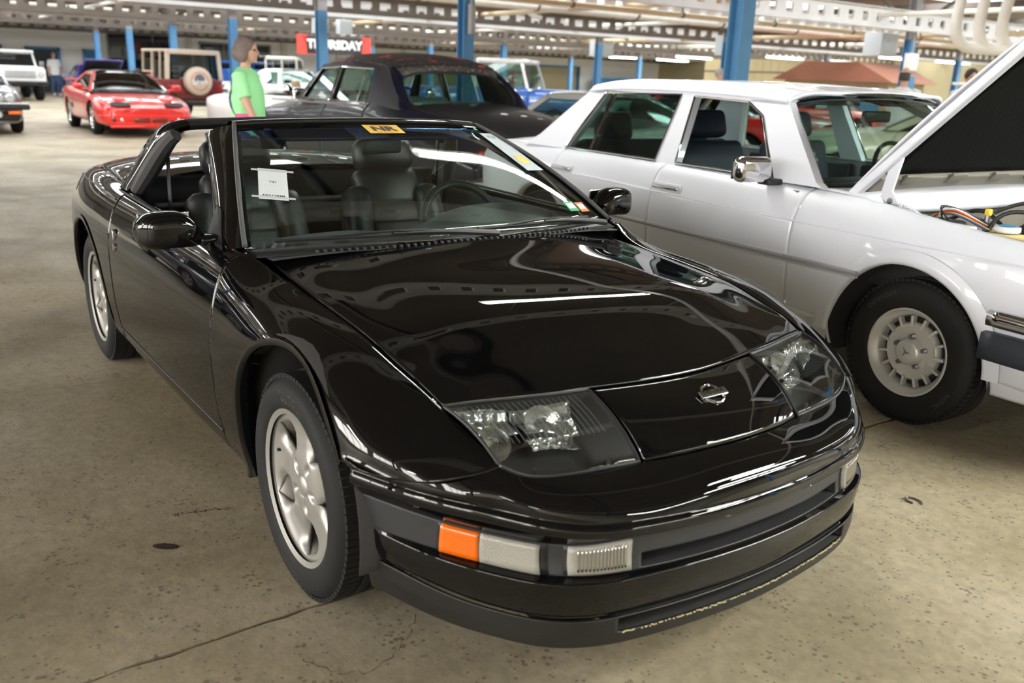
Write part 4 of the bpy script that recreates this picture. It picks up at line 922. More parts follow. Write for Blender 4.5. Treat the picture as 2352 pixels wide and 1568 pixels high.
def z_wheel(x, y, mir):
    t = bpy.data.objects.new('wheel', None); COL.objects.link(t); t.parent = nis; t.location = (x, y, .313); t.rotation_euler = (0, 0, PI if mir else 0)
    tyre_mesh(.313, .208, .225, t, letters=[('ULTRA', 1.50, .258, .042), ('RADIAL', -1.7, .258, .03)])
    # rim barrel and lip; outer face towards -y
    MB().lathe([(.205, -.098), (.221, -.104), (.2215, -.098), (.212, -.092), (.200, -.078), (.188, -.055), (.183, .02), (.20, .09)], 64, 'y').build('rim_barrel', M_ALLOY, t, smooth=True)
    hub = MB().lathe([(.183, .035), (.06, .035), (.0, .03)], 40, 'y').build('brake_backing', M_DARK, t)
    MB().lathe([(.145, .005), (.145, .015), (.05, .015)], 40, 'y').build('brake_disc', M_STEEL, t, smooth=False)
    # disc with five openings
    nr, na = 22, 25; V = []; F = []
    rs = np.linspace(.028, .2065, nr)
    def half(r):
        return float(np.interp(r, [.0, .098, .106, .120, .145, .165, .180, .190, .197, .21], [36, 36, 31, 26.5, 22.5, 22, 24.5, 29, 36, 36]))
    def depth(r, a, h):
        d = float(np.interp(r, [.028, .05, .075, .11, .15, .18, .203], [-.080, -.082, -.080, -.074, -.072, -.078, -.088]))
        e = abs(a)/max(h, 1e-3)
        if h < 35.5: d += .016*max(0, e-.55)**2/.2
        rl, al = .068, 36.0
        # lug recess between spokes
        dd = math.hypot((r-.062)/.020, (math.radians(abs(a)-36)*r)/.014); d += .014*max(0, 1-dd*dd)
        return d
    for s5 in range(5):
        base = len(V); ac = PI/2+2*PI*s5/5+.15
        for i, r in enumerate(rs):
            h = half(r)
            for j in range(na):
                a = -h+2*h*j/(na-1); an = ac+math.radians(a); V.append((r*math.cos(an), depth(r, a, h), r*math.sin(an)))
        F += [(base+i*na+j, base+(i+1)*na+j, base+(i+1)*na+j+1, base+i*na+j+1) for i in range(nr-1) for j in range(na-1)]
    o = mk('wheel_disc', V, F, M_ALLOY, t, smooth=True, solid=.022, off=1.0)
    bm = bmesh.new(); bm.from_mesh(o.data); bmesh.ops.remove_doubles(bm, verts=bm.verts, dist=.0004); bmesh.ops.recalc_face_normals(bm, faces=bm.faces)
    if sum(f.normal.y for f in bm.faces) > 0: bmesh.ops.reverse_faces(bm, faces=bm.faces)
    bm.to_mesh(o.data); bm.free(); o.modifiers['thick'].offset = -1.0
    MB().lathe([(.0, -.086), (.024, -.085), (.030, -.080), (.030, -.07)], 28, 'y').build('centre_cap', M_ALLOY, t, smooth=True, sharp=50)
    for k in range(5):
        an = PI/2+2*PI*k/5+.15+PI/5; MB().lathe([(0, -.072), (.009, -.071), (.010, -.055)], 6, 'y', (.060*math.cos(an), 0, .060*math.sin(an))).build('lug_nut', M_STEEL, t)
    MB().tube([(-.168, -.05, .04), (-.172, -.085, .045)], .005, 8).build('valve_stem', M_TRIM, t)
z_wheel(0.0, -.736, False); z_wheel(-2.45, -.758, False); z_wheel(0.0, .736, True); z_wheel(-2.45, .758, True)
# mud flap behind the front wheel
for s in (-1, 1): rbox('mud_flap', (-.36, s*.79, .30), (.02, .12, .20), M_TRIM, nis, .006)
# ---------------------------------------------------------------- shared builders for the saloons, coupes and trucks
M_DGLASS = glass('dark car glass', (0.42, 0.47, 0.46), 0.06)
M_CGLASS = glass('green tinted car glass', (0.72, 0.84, 0.80), 0.06)
M_RED_L = pbr('red lens', (0.45, 0.012, 0.01), 0.2, coat=0.5)
M_HEAD = pbr('headlamp glass', (0.72, 0.74, 0.75), 0.12, metal=0.5, coat=0.6)
M_WHITEW = pbr('white painted steel', (0.80, 0.80, 0.79), 0.35, coat=0.6)
def grp(name, parent, loc=(0, 0, 0), rz=0.0):
    o = bpy.data.objects.new(name, None); COL.objects.link(o); o.parent = parent; o.location = loc; o.rotation_euler = (0, 0, rz); o.empty_display_size = .05; return o
class Car:
    def __init__(s, root): s.r = root
    def side(s, X, rails, cuts, arches, mat, nu=120, nv=34, sharp=(), solid=.006, gap=.004):
        """rails: rows of (half width list, height list) at stations X; cuts: (panel name, x front, x rear)"""
        D_ = surf([[(x, y, z) for x, y, z in zip(X, ys, zs)] for ys, zs in rails], nu, nv, sharp); s.D = D_
        for nm, xa, xb in cuts:
            xm = D_[:, nv//2, 0]; i0, i1 = int(np.argmin(abs(xm-xa))), int(np.argmin(abs(xm-xb)))
            if i0 > i1: i0, i1 = i1, i0
            for mir in (0, 1):
                G = D_[i0:i1+1].copy(); G[..., 1] *= -1
                G[0, :, 0] += -gap/2 if G[0, 0, 0] > G[-1, 0, 0] else gap/2; G[-1, :, 0] += gap/2 if G[0, 0, 0] > G[-1, 0, 0] else -gap/2
                G, drop = cut_arches(G, arches); gmesh(nm, G, mat, s.r, keep=lambda i, j: not drop[i, j], solid=solid, ref=AXIS, mirror=mir)
        for cx, cz, R in arches:
            for mir in (0, 1):
                a = np.linspace(-.25, PI+.25, 24); yo = float(np.max(D_[..., 1]))-.06
                P = np.stack([cx+(R+.015)*np.cos(a), np.full(24, -yo), cz+(R+.015)*np.sin(a)], 1); Q = P.copy(); Q[:, 1] = -yo+.32
                gmesh('wheel_liner', np.stack([P, Q, np.tile([cx, -yo+.32, cz], (24, 1))], 1), M_DARK, s.r, mirror=mir)
    def edge_top(s, name, xa, xb, crown, mat, nv=26, solid=.008, inset=0.0, row=0, dz=None):
        """panel between the two top edges of the sides: bonnet, boot lid"""
        D_ = s.D; xm = D_[:, row, 0]; idx = [i for i in range(len(xm)) if min(xa, xb) <= xm[i] <= max(xa, xb)]
        E = D_[idx, row]; n = len(E); G = np.zeros((n, nv, 3))
        for j in range(nv):
            f = -1+2*j/(nv-1)
            for i in range(n):
                c = crown(i/(n-1)) if callable(crown) else crown
                G[i, j] = (E[i, 0], (E[i, 1]-inset)*f, E[i, 2]+c*(1-abs(f)**2.4))
        return gmesh(name, G, mat, s.r, solid=solid, ref=AXIS)
    def cap(s, name, x_at, bulge, mat, nv=20, rows=None, solid=.006):
        """nose or tail: joins the two ends of the sides with a swelling surface"""
        i = 0 if x_at == 'front' else -1; E = s.D[i]; 
        if rows: E = E[rows[0]:rows[1]]
        sg = 1 if x_at == 'front' else -1
        if s.D[0, 0, 0] < s.D[-1, 0, 0]: E = s.D[-1 if i == 0 else 0]; E = E[rows[0]:rows[1]] if rows else E
        G = np.array([[(e[0]+sg*bulge*(1-abs(f)**2.5), e[1]*f, e[2]) for e in E] for f in np.linspace(-1, 1, nv)])
        return gmesh(name, G, mat, s.r, solid=solid, ref=AXIS)
    def poly(s, name, pts, mat, plane, th=.03, both_=True, parent=None, lift=0.0, bevel=0.0):
        """flat outline (x, z) on the leaning side plane |y| = y0-k(z-z0), given thickness inwards"""
        y0, z0, k = plane; out = []
        for mir in ((0, 1) if both_ else (0,)):
            sg = -1 if not mir else 1; n = len(pts); V = []
            for d in (lift, lift-th): V += [(x, sg*(y0-k*(z-z0)+d), z) for x, z in pts]
            F = [tuple(range(n)), tuple(range(n, 2*n))[::-1]]+[(i, n+i, n+(i+1) % n, (i+1) % n) for i in range(n)]
            if sg > 0: F = [f[::-1] for f in F]
            o = mk(name, V, F, mat, parent or s.r, bevel=bevel)
            bm = bmesh.new(); bm.from_mesh(o.data); bmesh.ops.recalc_face_normals(bm, faces=bm.faces); bm.to_mesh(o.data); bm.free(); out.append(o)
        return out
    def strip(s, name, pts, mat, plane, r=.008, lift=.006, closed=False, both_=True):
        y0, z0, k = plane
        for sg in ((-1, 1) if both_ else (-1,)):
            P = [(x, sg*(y0-k*(z-z0)+lift), z) for x, z in pts]; P = P+[P[0]] if closed else P
            Q = []
            for a, b_ in zip(P[:-1], P[1:]): Q += [np.array(a)*(1-t)+np.array(b_)*t for t in (0, .03, .5, .97)]
            MB().tube(Q+[P[-1]], r, 6).build(name, mat, s.r, smooth=True)
    def sheet(s, name, rails, mat, nu=24, nv=12, solid=.004, ref=None):
        """surface over rows of (x, |y|, z) from the side to the middle, mirrored across"""
        R_ = [[(x, -y, z) for x, y, z in r]+[(x, y, z) for x, y, z in r[::-1] if y > 1e-6] for r in rails]
        return gmesh(name, surf(R_, nu, nv), mat, s.r, solid=solid, ref=ref or AXIS)
    def wheels(s, xs, y, R, rim, w, style='plain', mat=None, steer=0.0, detail=True):
        for x in xs:
            for sg in (-1, 1):
                t = grp('wheel', s.r, (x, sg*y, R), PI if sg > 0 else 0); simple_wheel(t, R, rim, w, style, mat or M_ALLOY)
def simple_wheel(t, R, rim, w, style, mat):
    h = w/2; pr = crv([(a, b_, 0) for a, b_ in [(rim, -h*.8), (rim+(R-rim)*.45, -h*1.02), (R-.018, -h*.86), (R, -h*.4), (R, h*.4), (R-.018, h*.86), (rim+(R-rim)*.45, h*1.02), (rim, h*.8)]], 20)[:, :2]
    MB().lathe([tuple(p) for p in pr], 36, 'y').build('tyre', M_TYRE, t, smooth=True)
    MB().lathe([(rim+.008, -h*.80), (rim+.006, -h*.86), (rim-.008, -h*.82), (rim-.02, -h*.5), (rim-.03, h*.6)], 36, 'y').build('rim', mat, t, smooth=True, sharp=60)
    if style == 'steel':
        MB().lathe([(rim-.015, -h*.35), (rim*.75, -h*.30), (rim*.60, -h*.55), (rim*.35, -h*.62), (0.0, -h*.66)], 36, 'y').build('wheel_disc', mat, t, smooth=True)
        MB().lathe([(rim*.42, -h*.60), (rim*.38, -h*.85), (rim*.2, -h*.98), (0, -h*1.0)], 28, 'y').build('hub_cap', M_CHROME, t, smooth=True)
    elif style == 'truck':
        MB().lathe([(rim-.015, -h*.35), (rim*.7, -h*.2), (rim*.62, -h*.5), (0.0, -h*.5)], 30, 'y').build('wheel_disc', mat, t, smooth=True)
        MB().lathe([(rim*.3, -h*.5), (rim*.25, -h*.8), (0, -h*.8)], 20, 'y').build('hub_cap', M_STEEL, t, smooth=True)
    else:
        MB().lathe([(rim-.03, h*.2), (0, h*.2)], 24, 'y').build('brake_backing', M_DARK, t)
        MB().lathe([(rim*.34, -h*.45), (rim*.30, -h*.74), (rim*.12, -h*.80), (0, -h*.80)], 28, 'y').build('hub', mat, t, smooth=True, sharp=50)
        n = 5
        for k in range(n):
            a = PI/2+2*PI*k/n; c, sn = math.cos(a), math.sin(a)
            def q(r, tt, d): return (r*c-tt*sn, d, r*sn+tt*c)
            V = [q(rim*.25, -rim*.14, -h*.74), q(rim*.25, rim*.14, -h*.74), q(rim*.96, rim*.20, -h*.70), q(rim*.96, -rim*.20, -h*.70)]
            V += [(a_, b_+h*.35, c_) for a_, b_, c_ in V]
            mk('wheel_spoke', V, [(0, 1, 2, 3), (7, 6, 5, 4), (0, 4, 5, 1), (1, 5, 6, 2), (2, 6, 7, 3), (3, 7, 4, 0)], mat, t, bevel=.008)
def simple_seat(parent, x, y, z, mat, w=.48, hr=True, back=.58):
    t = grp('seat', parent, (x, y, z)); L = math.radians(-18)
    rbox('seat_cushion', (.05, 0, .10), (.48, w, .15), mat, t, .04, roty(-.1))
    rbox('backrest', np.array([-.2, 0, .12])+roty(L) @ np.array([0, 0, back/2]), (.13, w, back), mat, t, .05, roty(L))
    if hr: rbox('headrest', np.array([-.2, 0, .12])+roty(L) @ np.array([.02, 0, back+.10]), (.11, w*.55, .17), mat, t, .045, roty(L))
    return t
def steering(parent, x, y, z, r=.19, tilt=-25, mat=None):
    t = grp('steering_wheel', parent, (x, y, z)); t.rotation_euler = (0, math.radians(tilt), 0)
    a = np.linspace(0, 2*PI, 33); MB().tube(np.stack([0*a, r*np.cos(a), r*np.sin(a)], 1), .013, 8, caps=False).build('wheel_rim', mat or M_TRIM, t, smooth=True)
    rbox('wheel_hub', (.01, 0, 0), (.04, .12, .09), mat or M_TRIM, t, .015)
    for an in (0, PI, -PI/2): MB().bar((.01, .04*math.cos(an), .04*math.sin(an)), (0, r*math.cos(an), r*math.sin(an)), .01, .025).build('wheel_spoke', mat or M_TRIM, t)
# ---------------------------------------------------------------- silver saloon with its bonnet up
M_SIL = pbr('silver metallic paint', (0.76, 0.785, 0.86), 0.5, metal=0.12, coat=0.8, spec=0.6)
M_NAVY = pbr('dark blue upholstery', (0.014, 0.020, 0.038), 0.55, bump=0.1, bscale=120)
M_ENG = pbr('engine bay black', (0.018, 0.018, 0.019), 0.5, bump=0.2, bscale=30)
mer = thing('saloon', 'silver four-door saloon with its bonnet raised beside the black convertible', 'car', (0.18671, 2.75900, 0), -0.085812)
C = Car(mer)
MX = [.86, .70, .45, .15, -.30, -.67, -1.2, -1.73, -2.3, -2.9, -3.35, -3.75, -4.02]
C.side(MX, [
 ([.70, .735, .755, .768, .782, .795, .812, .818, .818, .808, .785, .750, .70], [.800, .828, .852, .878, .928, .948, .958, .962, .964, .962, .955, .945, .915]),
 ([.74, .785, .805, .818, .832, .842, .856, .860, .860, .850, .828, .79, .735], [.790, .815, .838, .862, .905, .925, .936, .940, .942, .938, .930, .918, .888]),
 ([.79, .865, .905, .915, .922, .926, .930, .932, .930, .922, .898, .855, .79], [.760, .778, .786, .790, .792, .794, .800, .806, .812, .816, .816, .81, .80]),
 ([.80, .880, .918, .928, .934, .936, .938, .940, .938, .930, .905, .862, .795], [.700, .705, .708, .710, .712, .714, .716, .720, .722, .724, .724, .72, .715]),
 ([.80, .880, .915, .928, .934, .936, .938, .940, .938, .930, .903, .860, .79], [.615, .615, .615, .615, .615, .615, .615, .615, .615, .615, .615, .615, .615]),
 ([.79, .868, .902, .916, .922, .926, .928, .930, .928, .918, .890, .845, .775], [.46, .46, .46, .46, .46, .46, .46, .46, .46, .46, .46, .47, .48]),
 ([.77, .85, .882, .896, .902, .908, .910, .912, .910, .900, .870, .825, .755], [.35, .35, .35, .355, .36, .365, .365, .365, .36, .355, .36, .37, .39]),
 ([.74, .81, .842, .856, .862, .868, .870, .872, .870, .858, .83, .785, .715], [.26, .255, .25, .25, .25, .25, .25, .25, .25, .25, .26, .28, .31])],
 [('front_fender', .86, -.67), ('front_door', -.67, -1.73), ('rear_door', -1.73, -2.80), ('rear_quarter', -2.80, -4.02)],
 [(-.01, .315, .392), (-2.96, .315, .385)], M_SIL, 240, 52, sharp=(2,))
# flared lip round the front arch
for cx in (-.01, -2.96):
    for sg in (-1, 1):
        q = np.linspace(.02, PI-.02, 50); fl = np.sin(q)**.6
        def rg(r, dy): return np.stack([cx+r*np.cos(q), sg*(.932-.02*np.abs(np.cos(q))**3+dy*fl), .315+r*np.sin(q)], 1)
        gmesh('arch_flare', np.stack([rg(.46, .0), rg(.43, .012), rg(.405, .018), rg(.392, .010), rg(.39, -.04)], 1), M_SIL, mer, ref=lambda c: np.stack([c[:, 0], c[:, 1]*.5, c[:, 2]], 1), solid=0)
    gmesh_a = None
C.cap('nose_panel', 'front', .06, M_SIL, rows=(6, 52)); C.cap('tail_panel', 'rear', .05, M_SIL)
# shoulder flange along the open engine bay and boot lid
C.edge_top('boot_lid', -3.20, -4.02, .035, M_SIL)
# roof
PLN = (.83, .95, .49)
EDGE = [(-1.05, .640, 1.342), (-1.25, .634, 1.356), (-1.75, .626, 1.370), (-2.25, .624, 1.371), (-2.62, .632, 1.362), (-2.80, .640, 1.345)]
R2 = [(-1.02, .58, 1.375), (-1.22, .575, 1.392), (-1.75, .568, 1.408), (-2.25, .566, 1.408), (-2.66, .574, 1.396), (-2.86, .58, 1.372)]
R3 = [(-.99, .40, 1.392), (-1.20, .40, 1.412), (-1.75, .40, 1.430), (-2.25, .40, 1.430), (-2.68, .40, 1.414), (-2.90, .40, 1.386)]
R4 = [(-.975, 0, 1.398), (-1.18, 0, 1.420), (-1.75, 0, 1.438), (-2.25, 0, 1.438), (-2.69, 0, 1.420), (-2.92, 0, 1.392)]
Lf = [np.array(r)*[1, -1, 1] for r in (EDGE, R2, R3)]+[np.array(r) for r in (R4, R3, R2, EDGE)]
gmesh('roof', surf(Lf, 50, 50), M_SIL, mer, solid=.02, ref=lambda c: c*0+np.array([-1.9, 0, 1.1]))
MB().tube([(x, -y-.004, z-.004) for x, y, z in EDGE], .009, 6).build('drip_rail', M_SIL, mer, smooth=True); MB().tube([(x, y+.004, z-.004) for x, y, z in EDGE], .009, 6).build('drip_rail', M_SIL, mer, smooth=True)
# pillars and frames on the leaning side plane
C.poly('roof_rail', [(-1.05, 1.318), (-1.30, 1.330), (-1.75, 1.345), (-2.55, 1.345), (-2.70, 1.325), (-2.82, 1.345), (-2.62, 1.366), (-1.75, 1.374), (-1.25, 1.360), (-1.02, 1.345)], M_SIL, PLN, .05)
C.poly('front_pillar', [(-.60, .955), (-.66, .955), (-.90, .955), (-.955, 1.02), (-1.165, 1.255), (-1.31, 1.318), (-1.30, 1.335), (-1.05, 1.345), (-.86, 1.17), (-.645, .975)], M_SIL, PLN, .05)
C.poly('centre_pillar', [(-1.665, .958), (-1.84, .958), (-1.872, 1.345), (-1.752, 1.345)], M_SIL, PLN, .05)
C.poly('rear_pillar', [(-2.80, .958), (-3.32, .955), (-3.18, 1.03), (-2.98, 1.20), (-2.80, 1.345), (-2.55, 1.36), (-2.56, 1.345), (-2.615, 1.325)], M_SIL, PLN, .06)
C.poly('quarter_bar', [(-2.50, .965), (-2.53, .965), (-2.548, 1.335), (-2.518, 1.335)], M_CHROME, PLN, .02, lift=.002)
C.poly('rear_door_glass', [(-1.845, .96), (-2.51, .96), (-2.53, 1.335), (-1.868, 1.338)], M_CGLASS, PLN, .005, lift=-.018)
C.poly('quarter_glass', [(-2.53, .965), (-2.79, .965), (-2.62, 1.32), (-2.545, 1.332)], M_CGLASS, PLN, .005, lift=-.018)
C.poly('front_door_glass', [(-.95, .93), (-1.66, .93), (-1.66, .962), (-.94, .962)], M_CGLASS, PLN, .005, lift=-.018)
C.strip('window_trim', [(-1.845, .972), (-2.80, .972), (-2.615, 1.332), (-1.868, 1.345)], M_CHROME, PLN, .007, .004, True)
C.strip('window_trim', [(-.93, .972), (-1.665, .972), (-1.752, 1.338), (-1.305, 1.322), (-1.165, 1.256)], M_CHROME, PLN, .006, .004, True)
# screens
WBm = [(-.655, .76, .955), (-.56, .55, .962), (-.50, .25, .966), (-.49, 0, .967)]; WTm = [(-1.06, .605, 1.338), (-1.02, .45, 1.365), (-.985, .2, 1.378), (-.975, 0, 1.382)]
mid_ = [tuple((np.array(a)+np.array(b_))/2+np.array([.015, 0, .018])) for a, b_ in zip(WBm, WTm)]
C.sheet('windscreen', [WBm, mid_, WTm], M_CGLASS, 30, 14)
RBm = [(-3.26, .66, .985), (-3.32, .45, .985), (-3.35, 0, .985)]; RTm = [(-2.86, .56, 1.345), (-2.90, .35, 1.372), (-2.92, 0, 1.378)]
C.sheet('rear_window', [RBm, [tuple((np.array(a)+np.array(b_))/2+np.array([-.02, 0, .02])) for a, b_ in zip(RBm, RTm)], RTm], M_CGLASS, 24, 12)
sy_ = lambda r: [(x, -y, z) for x, y, z in r]+[(x, y, z) for x, y, z in r[::-1] if y > 1e-6]
MB().tube(crv(sy_(WBm), 40)+np.array([.0, 0, .004]), .010, 6).build('screen_seal', M_TRIM, mer, smooth=True)
MB().tube(crv(sy_(WTm), 40)+np.array([.004, 0, .004]), .008, 6).build('screen_trim', M_CHROME, mer, smooth=True)
# cowl between screen and engine bay
C.sheet('cowl', [[(-.66, .79, .95), (-.54, .5, .958), (-.48, 0, .962)], [(-.52, .78, .945), (-.46, .5, .955), (-.41, 0, .958)], [(-.44, .77, .925), (-.38, .5, .938), (-.34, 0, .94)], [(-.42, .77, .86), (-.37, .5, .86), (-.33, 0, .86)]], M_SIL, 30, 16, .006)
for y0_, y1_ in ((-.45, .02), (.10, .55)):
    MB().tube([(-.57, y0_, .985), (-.62, (y0_+y1_)/2, .995), (-.60, y1_, .985)], .008, 6).build('wiper', M_STEEL, mer, smooth=True)
# chrome side moulding, sill moulding, handles
for sg in (-1, 1):
    for xa, xb in ((-.245, -.664), (-.676, -1.726), (-1.738, -2.55)):
        x_ = np.linspace(xa, xb, 8); yb_ = np.interp(-x_, [-.86, -.15, .3, .67, 1.73, 2.9], [.80, .928, .934, .936, .940, .930])
        m_ = MB()
        for a_, b_, p_, q_ in zip(x_[:-1], x_[1:], yb_[:-1], yb_[1:]): m_.bar((a_, sg*(p_+.008), .618), (b_, sg*(q_+.008), .618), .020, .034)
        m_.build('side_moulding', pbr('bright moulding', (.70, .70, .72), .3, metal=.5), mer); MB().bar((xa, sg*(yb_[0]+.019), .618), (xb, sg*(yb_[-1]+.019), .618), .006, .012).build('moulding_insert', pbr('grey moulding insert', (.25, .25, .26), .5), mer)
    MB().bar((-.42, sg*.905, .372), (-2.56, sg*.915, .372), .016, .018).build('sill_moulding', M_CHROME, mer)
    MB().tube(crv([(.70, sg*.872, .790), (.2, sg*.919, .7935), (-.67, sg*.929, .797), (-1.73, sg*.9345, .809), (-2.9, sg*.925, .819), (-3.7, sg*.862, .814)], 40), .003, 6).build('shoulder_line', M_SIL, mer, smooth=True)
    for x_ in (-1.60, -2.68):
        h_ = grp('door_handle', mer); rbox('handle_cup', (x_, sg*.921, .842), (.24, .014, .05), M_SIL, h_, .005); rbox('handle_bar', (x_, sg*.936, .842), (.22, .022, .020), M_CHROME, h_, .006)
    t = grp('door_mirror', mer); rbox('mirror_shell', (-.90, sg*.985, 1.015), (.085, .20, .125), M_CHROME, t, .032, rotz(sg*.12)); rbox('mirror_glass', (-.945, sg*.985, 1.015), (.01, .17, .10), M_TRIM, t, .004, rotz(sg*.12)); rbox('mirror_foot', (-.89, sg*.87, .955), (.09, .10, .03), M_TRIM, t, .01)
# ---- bonnet raised on its hinges
hg = grp('bonnet', mer, (-.535, 0, .935)); hg.rotation_euler = (0, math.radians(-46.5), 0)
bl = [(0, .735, -.005), (.35, .735, .0), (.75, .715, -.012), (1.15, .68, -.05), (1.36, .64, -.085)]
rl_ = [bl, [(x, y*.93, z+.012) for x, y, z in bl], [(x, y*.6, z+.030) for x, y, z in bl], [(x, 0, z+.038) for x, y, z in bl]]
LL = [np.array(r)*[1, -1, 1] for r in rl_[:3]]+[np.array(r) for r in rl_[::-1]]
gmesh('bonnet_skin', surf(LL, 40, 40), M_SIL, hg, solid=.012, ref=lambda c: np.stack([c[:, 0], c[:, 1], c[:, 2]-1], 1))
pad = [[(x, y*f, z-.022) for x, y, z in [(.16, .60, 0), (.5, .60, 0), (.9, .57, -.02), (1.22, .53, -.06)]] for f in (1, .5, 0)]
LP = [np.array(r)*[1, -1, 1] for r in pad[:2]]+[np.array(r) for r in pad[::-1]]
gmesh('insulation_pad', surf(LP, 30, 30), pbr('black bonnet felt', (.004, .004, .004), 1.0, spec=.1, bump=.3, bscale=40), hg, solid=.02, ref=lambda c: np.stack([c[:, 0], c[:, 1], c[:, 2]+1], 1))
for sg in (-1, 1):
    MB().bar((0.0, sg*.715, -.022), (1.15, sg*.672, -.064), .045, .04).build('bonnet_frame', M_SIL, hg, bevel=.008)
MB().bar((.08, -.66, -.025), (.08, .66, -.025), .14, .035).build('bonnet_frame', pbr('dull grey inner panel', (.17, .155, .13), .6), hg, bevel=.008)
MB().bar((1.27, -.60, -.095), (1.27, .60, -.095), .08, .03).build('bonnet_frame', M_SIL, hg, bevel=.008)
for y in (-.45, -.1, .25, .55): rbox('latch_tab', (.15, y, -.045), (.05, .12, .02), pbr('dull grey inner panel', (.17, .155, .13), .6), hg, .006)
for sg in (-1, 1):
    t = grp('bonnet_hinge', mer)
    MB().bar((-.305, sg*.695, 1.130), (-.345, sg*.690, .955), .014, .055, (1, 0, 0)).build('hinge_arm', M_SIL, t, bevel=.004)
    MB().bar((-.35, sg*.690, .965), (-.29, sg*.690, .900), .016, .065, (1, 0, 1)).build('hinge_link', M_SIL, t, bevel=.004)
    MB().lathe([(0, -.012), (.014, -.012), (.014, .012), (0, .012)], 12, 'y', (-.315, sg*.690, .928)).build('pivot_bolt', M_STEEL, t)
    hx = np.linspace(0, 1, 90); MB().tube(np.stack([-.27+.11*hx, sg*.69+.017*np.cos(hx*75), .912-.035*hx+.017*np.sin(hx*75)], 1), .0035, 5).build('return_spring', M_SIL, t, smooth=True)
# ---- engine bay
eb = grp('engine_bay', mer)
for sg in (-1, 1): MB().bar((-.42, sg*.735, .72), (.80, sg*.68, .66), .03, .32).build('inner_wing', M_ENG, eb)
MB().box((.2, 0, .50), (1.25, 1.36, .04)).build('bay_floor', M_ENG, eb); MB().box((.80, 0, .66), (.06, 1.3, .30)).build('radiator', M_ENG, eb); MB().box((-.40, 0, .72), (.04, 1.44, .36)).build('firewall', pbr('dull grey inner panel', (.17, .155, .13), .6), eb)
rbox('engine_block', (.18, .02, .66), (.70, .62, .22), M_ENG, eb, .05)
MB().lathe([(.0, .875), (.10, .872), (.23, .855), (.26, .83), (.262, .79), (.25, .775), (.0, .77)], 36, 'z', (.22, -.05, 0)).build('air_cleaner', M_ENG, eb, smooth=True, sharp=40)
MB().tube(crv([(.38, -.28, .82), (.55, -.40, .80), (.70, -.42, .78)], 12), .05, 10).build('intake_snout', M_ENG, eb, smooth=True)
wt = grp('washer_tank', eb); rbox('tank_body', (.28, -.60, .775), (.34, .14, .16), pbr('yellowed plastic tank', (.78, .66, .30), .45), wt, .02); MB().lathe([(.045, 0), (.052, .006), (.052, .022), (.048, .026), (0, .026)], 24, 'z', (.18, -.585, .858)).build('tank_cap', M_WHITEW, wt, smooth=True, sharp=40); MB().lathe([(.036, .0265), (.034, .029), (0, .029)], 20, 'z', (.18, -.585, .858)).build('cap_label', M_BFR, wt)
rbox('relay_box', (-.07, -.62, .835), (.22, .11, .05), M_WHITEW, eb, .008); rbox('fuse_housing', (-.18, -.52, .83), (.20, .16, .06), M_ENG, eb, .02)
for k, cc in enumerate([(.03, .06, .3), (.5, .4, .05), (.4, .03, .03), (.7, .66, .6), (.02, .02, .02), (.02, .02, .02)]):
    MB().tube(crv([(-.25+.02*k, -.58+.02*k, .85), (-.16, -.50-.01*k, .885+.006*k), (-.06, -.46+.02*k, .86), (.0, -.43+.02*k, .83)], 14), .004, 6).build('wiring_loom', pbr('wire %d' % k, cc, .5), eb, smooth=True)
for pts in ([(-.02, -.42, .78), (.02, -.36, .90), (.10, -.28, .91), (.16, -.2, .86)], [(-.30, .1, .84), (-.2, .2, .9), (0, .3, .86)], [(-.34, -.25, .8), (-.2, -.2, .88), (-.05, -.25, .84)]):
    MB().tube(crv(pts, 14), .010, 8).build('hose', M_ENG, eb, smooth=True)
MB().tube([(-.05, -.36, .80), (-.05, -.36, .89)], .012, 8).build('dipstick_tube', M_STEEL, eb); rbox('dipstick_grip', (-.05, -.36, .90), (.025, .025, .03), M_YEL, eb, .005)
# ---- front bumper
bp_ = grp('front_bumper', mer)
arc = lambda d: [(.37, -.925-d, 0), (.60, -.925-d, 0), (.84+d*.5, -.88-d, 0), (.98+d, -.72, 0), (1.03+d, -.4, 0), (1.05+d, 0, 0), (1.03+d, .4, 0), (.98+d, .72, 0), (.84+d*.5, .88+d, 0), (.60, .925+d, 0), (.37, .925+d, 0)]
def bstrip(nm, d, zs, mat):
    base = crv(arc(d), 60); G = np.stack([base+np.array([0, 0, z])+np.stack([o*np.ones(60), 0*base[:, 1], 0*base[:, 0]], 1)*0+np.sign(base[:, 1:2])*np.array([[0, o, 0]]) for z, o in zs], 1)
    gmesh(nm, G, mat, bp_, ref=AXIS, solid=.012)
bstrip('chrome_blade', .0, [(.612, -.03), (.606, .006), (.575, .016), (.548, .012), (.538, -.01)], M_CHROME)
bstrip('rubber_face', .015, [(.525, -.02), (.520, .014), (.45, .018), (.415, .012), (.408, -.02)], pbr('blue black rubber', (.02, .026, .036), .45))
bstrip('lower_apron', -.02, [(.55, -.01), (.42, -.012), (.33, -.02), (.29, -.06)], M_SIL)
# grille and lamps (face away from the camera)
g_ = grp('radiator_grille', mer); rbox('grille_frame', (.93, 0, .68), (.06, .62, .28), M_CHROME, g_, .02)
for k in range(9): rbox('grille_bar', (.965, 0, .56+.028*k), (.012, .56, .008), M_STEEL, g_, .002)
for sg in (-1, 1): rbox('headlamp', (.90, sg*.52, .69), (.06, .36, .20), M_HEAD, mer, .02)
# tail lamps
for sg in (-1, 1): rbox('tail_lamp', (-4.03, sg*.55, .74), (.06, .36, .16), M_RED_L, mer, .02)
rbox('rear_bumper', (-4.10, 0, .53), (.14, 1.80, .13), M_CHROME, mer, .04)
